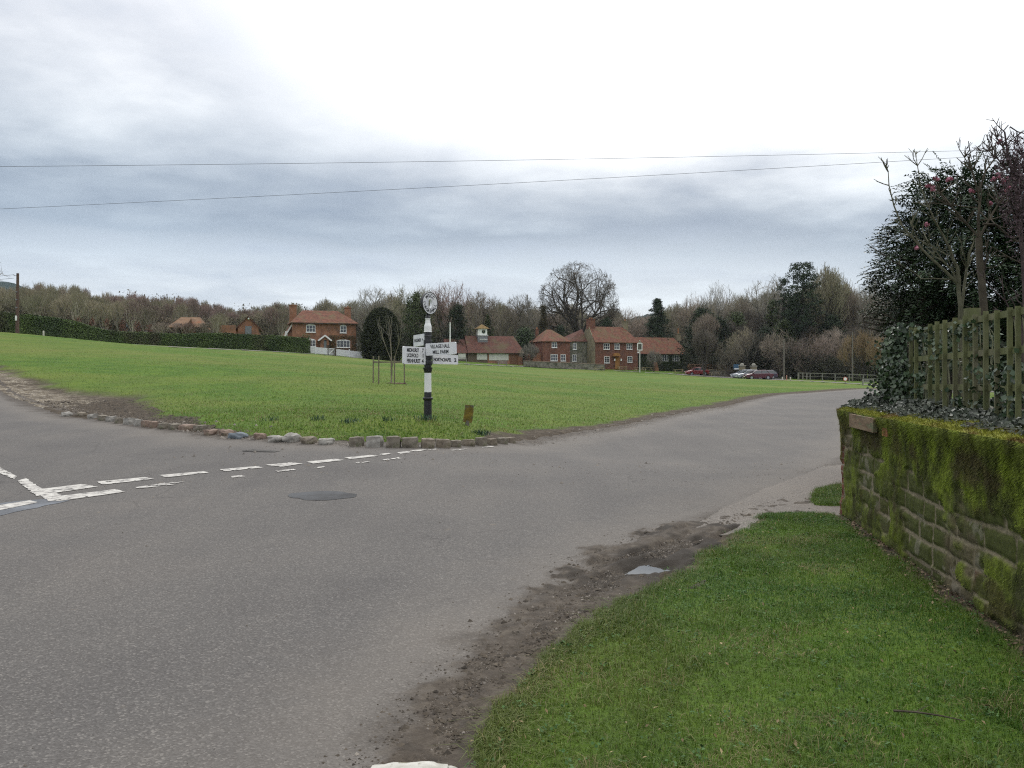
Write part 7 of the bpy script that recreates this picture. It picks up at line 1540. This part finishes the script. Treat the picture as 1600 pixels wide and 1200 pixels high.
# ------------------------------------------------------------------ evergreens (leaf clumps through the volume)
EG_D = mat('dark_evergreen', (.018, .028, .014), (.038, .055, .026), .5, rough=.85, island=.5, objrand=.15); EG_Y = mat('yew_green', (.022, .028, .013), (.042, .050, .020), .6, rough=.9, island=.4)
EG_P = mat('pine_green', (.020, .036, .018), (.038, .056, .026), .5, rough=.85, island=.5); EG_I = mat('ivy_green', (.034, .052, .016), (.075, .100, .030), .5, rough=.6, island=.5); EG_L = mat('laurel_green', (.030, .055, .018), (.060, .090, .030), .5, rough=.5, island=.5)
EG_B = mat('brown_conifer', (.050, .045, .020), (.075, .066, .030), .5, rough=.9, island=.4)
def ever(name, label, cat, px, Yt, pytop, wpx, shape='dome', m=EG_D, nclump=260, per=34, size=.42, seed=0, base=.0, group=None, trunk_h=.5, dens=1.0):
    r_ = np.random.default_rng(seed+int(px)); X_ = (px-800)/F*Yt; z_ = H(X_, Yt)-.1; Ht = EYE+(HY-pytop)*Yt/F-z_; W_ = wpx*Yt/F/2
    t = thing(name, label, cat, (X_, Yt, z_), 0, group)
    T = MB(); T.tube([(0, 0, -.3), (.05*W_, 0, Ht*.3), (0, 0, Ht*.85)], [.035*Ht+.03, .025*Ht, .03], 7, cap=False)
    for i in range(8): a = r_.uniform(0, 6.28); zz0 = Ht*(base+.1+(.75-base)*i/8); q = W_*.6; T.tube([(0, 0, zz0), (q*.5*math.cos(a), q*.5*math.sin(a), zz0+q*.2), (q*math.cos(a), q*math.sin(a), zz0+q*.35)], [.02*Ht, .012*Ht, .004*Ht], 5, cap=False)
    T.build('trunk', BK_D, t)
    n_ = int(nclump*dens); u = r_.random(n_); a = r_.uniform(0, 2*math.pi, n_)
    if shape == 'dome': f = lambda u: np.sqrt(np.clip(1-((u-.0)/1.0)**2.6, 0, 1))*np.clip(.86+.5*u, 0, 1)
    elif shape == 'cone': f = lambda u: (1-u)**.85+.03
    elif shape == 'tier': f = lambda u: ((1-u)**.7)*(.72+.28*np.abs(np.sin(u*17)))+.02
    elif shape == 'pine': f = lambda u: np.sqrt(np.clip(1-((u-.72)/.30)**2, 0, 1))*.9*(u > .44)+.18*(u > .35)*(u < .6)*np.abs(np.sin(u*30))
    else: f = lambda u: np.sqrt(np.clip(1-((u-.5)/.5)**2, 0, 1))
    if shape == 'pine': u = .42+.58*u
    else: u = base+(1-base)*u
    rad = f(u); w = r_.random(n_)**.45; lump = 1+.22*np.sin(a*3+u*9+seed)+.12*np.sin(a*5-u*15) if shape != 'yew' else 1+.05*np.sin(a*3+u*9)
    if shape == 'yewdome': lump = 1+.03*np.sin(a*3+u*9); w = r_.random(n_)**.2; rad = np.sqrt(np.clip(1-u**3.0, 0, 1))*np.clip(.86+.2*u, 0, 1)*(1+.05*np.sin(a*7+u*11)+.04*np.sin(u*23+a*3))
    cx_ = np.cos(a)*rad*w*W_*lump*.93; cy_ = np.sin(a)*rad*w*W_*lump*.93; cz_ = u*Ht*.97
    keep = rad > .01; cx_, cy_, cz_, a = cx_[keep], cy_[keep], cz_[keep], a[keep]; n_ = len(cx_); cr = size*1.5*r_.uniform(.6, 1.3, n_)*(.35 if shape == 'yewdome' else 1)
    g_ = r_.normal(0, 1, (n_, per, 3)); g_ /= np.linalg.norm(g_, axis=2)[..., None]; g_ *= (r_.random((n_, per, 1))**.4); 
    if shape in ('tier', 'pine'): g_[..., 2] *= .5
    p = np.stack([cx_, cy_, cz_], -1)[:, None]+g_*cr[:, None, None]; p = p.reshape(-1, 3); nn = (g_+np.array([0, 0, .5])).reshape(-1, 3); p[:, 2] = np.maximum(p[:, 2], .05)
    leaves('crown', p, nn, size*.42 if shape != 'yewdome' else size*.3, m, t, asp=.75, jitter=.5); return t
ever('yew', 'large clipped dark dome shaped yew right of the brick cottage', 'yew', 596, 122, 479.5, 70, 'yewdome', EG_Y, 5200, 10, .55, 1)
ever('holly_tree', 'dark rounded evergreen behind the signpost head, between yew and pavilion', 'evergreen tree', 652, 160, 458, 62, 'dome', EG_I, 330, 40, .55, 2)
ever('holly_tree', 'dark conical evergreen left of the clock turret behind the flagpole', 'evergreen tree', 714, 163, 474, 44, 'dome', EG_D, 260, 40, .5, 3)
ever('holly_tree', 'green evergreen with pale sky behind, just behind the clock turret', 'evergreen tree', 762, 172, 490, 34, 'cone', EG_I, 200, 36, .5, 4)
ever('laurel', 'bright green laurel mass between the pavilion and the pub', 'laurel', 820, 168, 512, 46, 'dome', EG_L, 240, 36, .5, 5)
ever('cypress', 'narrow brown green conifer left of the big oak', 'conifer', 849, 178, 476, 26, 'cone', EG_B, 240, 36, .45, 6)
ever('conifer', 'low dark evergreen behind the main pub roof ridge, left clump', 'evergreen tree', 948, 172, 496, 34, 'dome', EG_P, 180, 34, .5, 7)
ever('conifer', 'low dark evergreen left of the oak trunk behind pub roof', 'evergreen tree', 876, 176, 510, 36, 'dome', EG_P, 160, 34, .5, 8)
ever('cedar_tree', 'dark tiered conifer standing behind the ivied pub wing', 'conifer', 1027, 172, 464, 76, 'tier', EG_P, 560, 34, .5, 9)
ever('scots_pine', 'tall pine with green head above the dark wood right of the pub', 'pine', 1254, 150, 406, 64, 'pine', EG_P, 240, 40, .6, 10)
ever('ivy_clad_tree', 'ivy clad trunk column below the pale branched tree', 'ivy clad tree', 1207, 168, 466, 34, 'dome', EG_I, 240, 36, .5, 11)
ever('conifer', 'small green pine tuft left of the tall pine head', 'pine', 1224, 158, 430, 26, 'pine', EG_P, 110, 34, .5, 12)
ever('holly_tree', 'very dark evergreen bulk at the right end of the pub', 'evergreen tree', 1098, 160, 480, 64, 'dome', EG_D, 420, 40, .6, 13)
ever('holly_tree', 'dark evergreen behind the red car', 'evergreen tree', 1122, 158, 496, 56, 'dome', EG_D, 340, 40, .6, 14)
ever('holly_tree', 'dark evergreen with ivy behind the maroon car', 'evergreen tree', 1196, 148, 512, 50, 'dome', EG_D, 330, 40, .6, 15)
ever('holly_tree', 'mid green evergreen behind the utility pole right of cars', 'evergreen tree', 1226, 156, 500, 46, 'dome', EG_I, 240, 36, .55, 16)
ever('holly_tree', 'dark ivy swathed evergreen mass left of the tall pine trunk', 'evergreen tree', 1240, 160, 468, 50, 'dome', EG_D, 320, 40, .6, 21)
ever('holly_tree', 'deep green evergreen between the domed tree and ivy clad tree', 'evergreen tree', 1150, 166, 486, 52, 'dome', EG_I, 280, 40, .6, 22)
ever('holly_tree', 'dark evergreen behind the railing, right of the tall pine', 'evergreen tree', 1300, 152, 492, 56, 'dome', EG_D, 320, 40, .6, 23)
ever('holly_tree', 'low evergreen left of the pub outhouse', 'evergreen tree', 836, 164, 528, 24, 'dome', EG_D, 120, 30, .45, 17)
for i, px in enumerate((122, 144, 167, 191, 214, 233)):
    ever('beech_sapling', 'small russet leaved beech standing just behind the long hedge', 'beech sapling', px, 111+i, np.interp(px, [120, 233], [493, 506]), 8, 'cone', mat('russet_leaves', (.11, .045, .03), (.15, .07, .045), 1, island=.4) if i == 0 else bpy.data.materials['russet_leaves'], 40, 16, .3, 30+i, group='russet beech saplings behind the hedge')
# undergrowth so that no open ground shows beneath the woods
def under(name, pts_, hh_, label, m, n_, size, seed):
    r_ = np.random.default_rng(seed); P_ = np.array([xy(*p) for p in pts_]); seg = np.hypot(*np.diff(P_, axis=0).T); cum = np.concatenate([[0], np.cumsum(seg)]); u = r_.uniform(0, cum[-1], n_)
    x_ = np.interp(u, cum, P_[:, 0])+r_.normal(0, 1.0, n_); y_ = np.interp(u, cum, P_[:, 1])+r_.normal(0, 1.6, n_); top = hh_*(.45+1.1*fbm(u*.25, u*0+1, 4, seed)); z_ = Hn(x_, y_)+top*r_.random(n_)
    tag(leaves(name, np.stack([x_, y_, z_], -1), np.tile([0, -.6, .6], (n_, 1)), size, m, asp=.5, jitter=.8), label, 'undergrowth', kind='stuff')
BRAM = mat('bramble', (.075, .070, .045), (.13, .115, .075), .3, rough=.9, island=.4, coord='World', c3=(.13, .10, .07), s3=.15); BRAMD = mat('dark_undergrowth', (.030, .034, .020), (.060, .058, .038), .3, rough=.9, island=.4, coord='World')
under('undergrowth', [(-140, 125), (100, 132), (300, 140), (440, 150)], 4.0, 'brown brambles and scrub under the young wood', BRAM, 26000, .34, 1)
under('undergrowth', [(560, 150), (700, 168), (850, 174), (1000, 178), (1080, 172)], 4.5, 'dark scrub behind the pavilion and pub', BRAMD, 20000, .36, 2)
under('undergrowth', [(1076, 160), (1130, 150), (1200, 146), (1300, 136), (1420, 128), (1560, 122)], 4.0, 'dark scrub under the wood behind the cars and railing', BRAMD, 26000, .34, 3)
under('undergrowth', [(-140, 190), (300, 200), (700, 215), (1100, 215), (1500, 200)], 9.0, 'deep brown scrub filling the distant wood', BRAM, 26000, .6, 4)
hedge('hedge', [xy(1076, 154), xy(1110, 152), xy(1140, 149)], 1.4, [1.7, 1.9, 1.8], 'low brown beech hedge beside the parked cars right of pub', mat('beech_hedge', (.11, .065, .035), (.16, .10, .055), .8, island=.3), 9, 4200, .16)
# ------------------------------------------------------------------ air
def haze():
    mb = MB(); mb.box(-2750, -2750, ZMIN-1.0, 2750, 2750, 203)
    m = bpy.data.materials.new('air'); m.use_nodes = True; t = m.node_tree; t.nodes.clear(); o = N(t, 'ShaderNodeOutputMaterial'); v = N(t, 'ShaderNodeVolumePrincipled')
    v.inputs['Color'].default_value = (.80, .88, 1.0, 1); v.inputs['Density'].default_value = .00009; v.inputs['Anisotropy'].default_value = 0; L(t, v.outputs[0], o.inputs['Volume'])
    tag(mb.build('haze', m), kind='stuff')
haze()
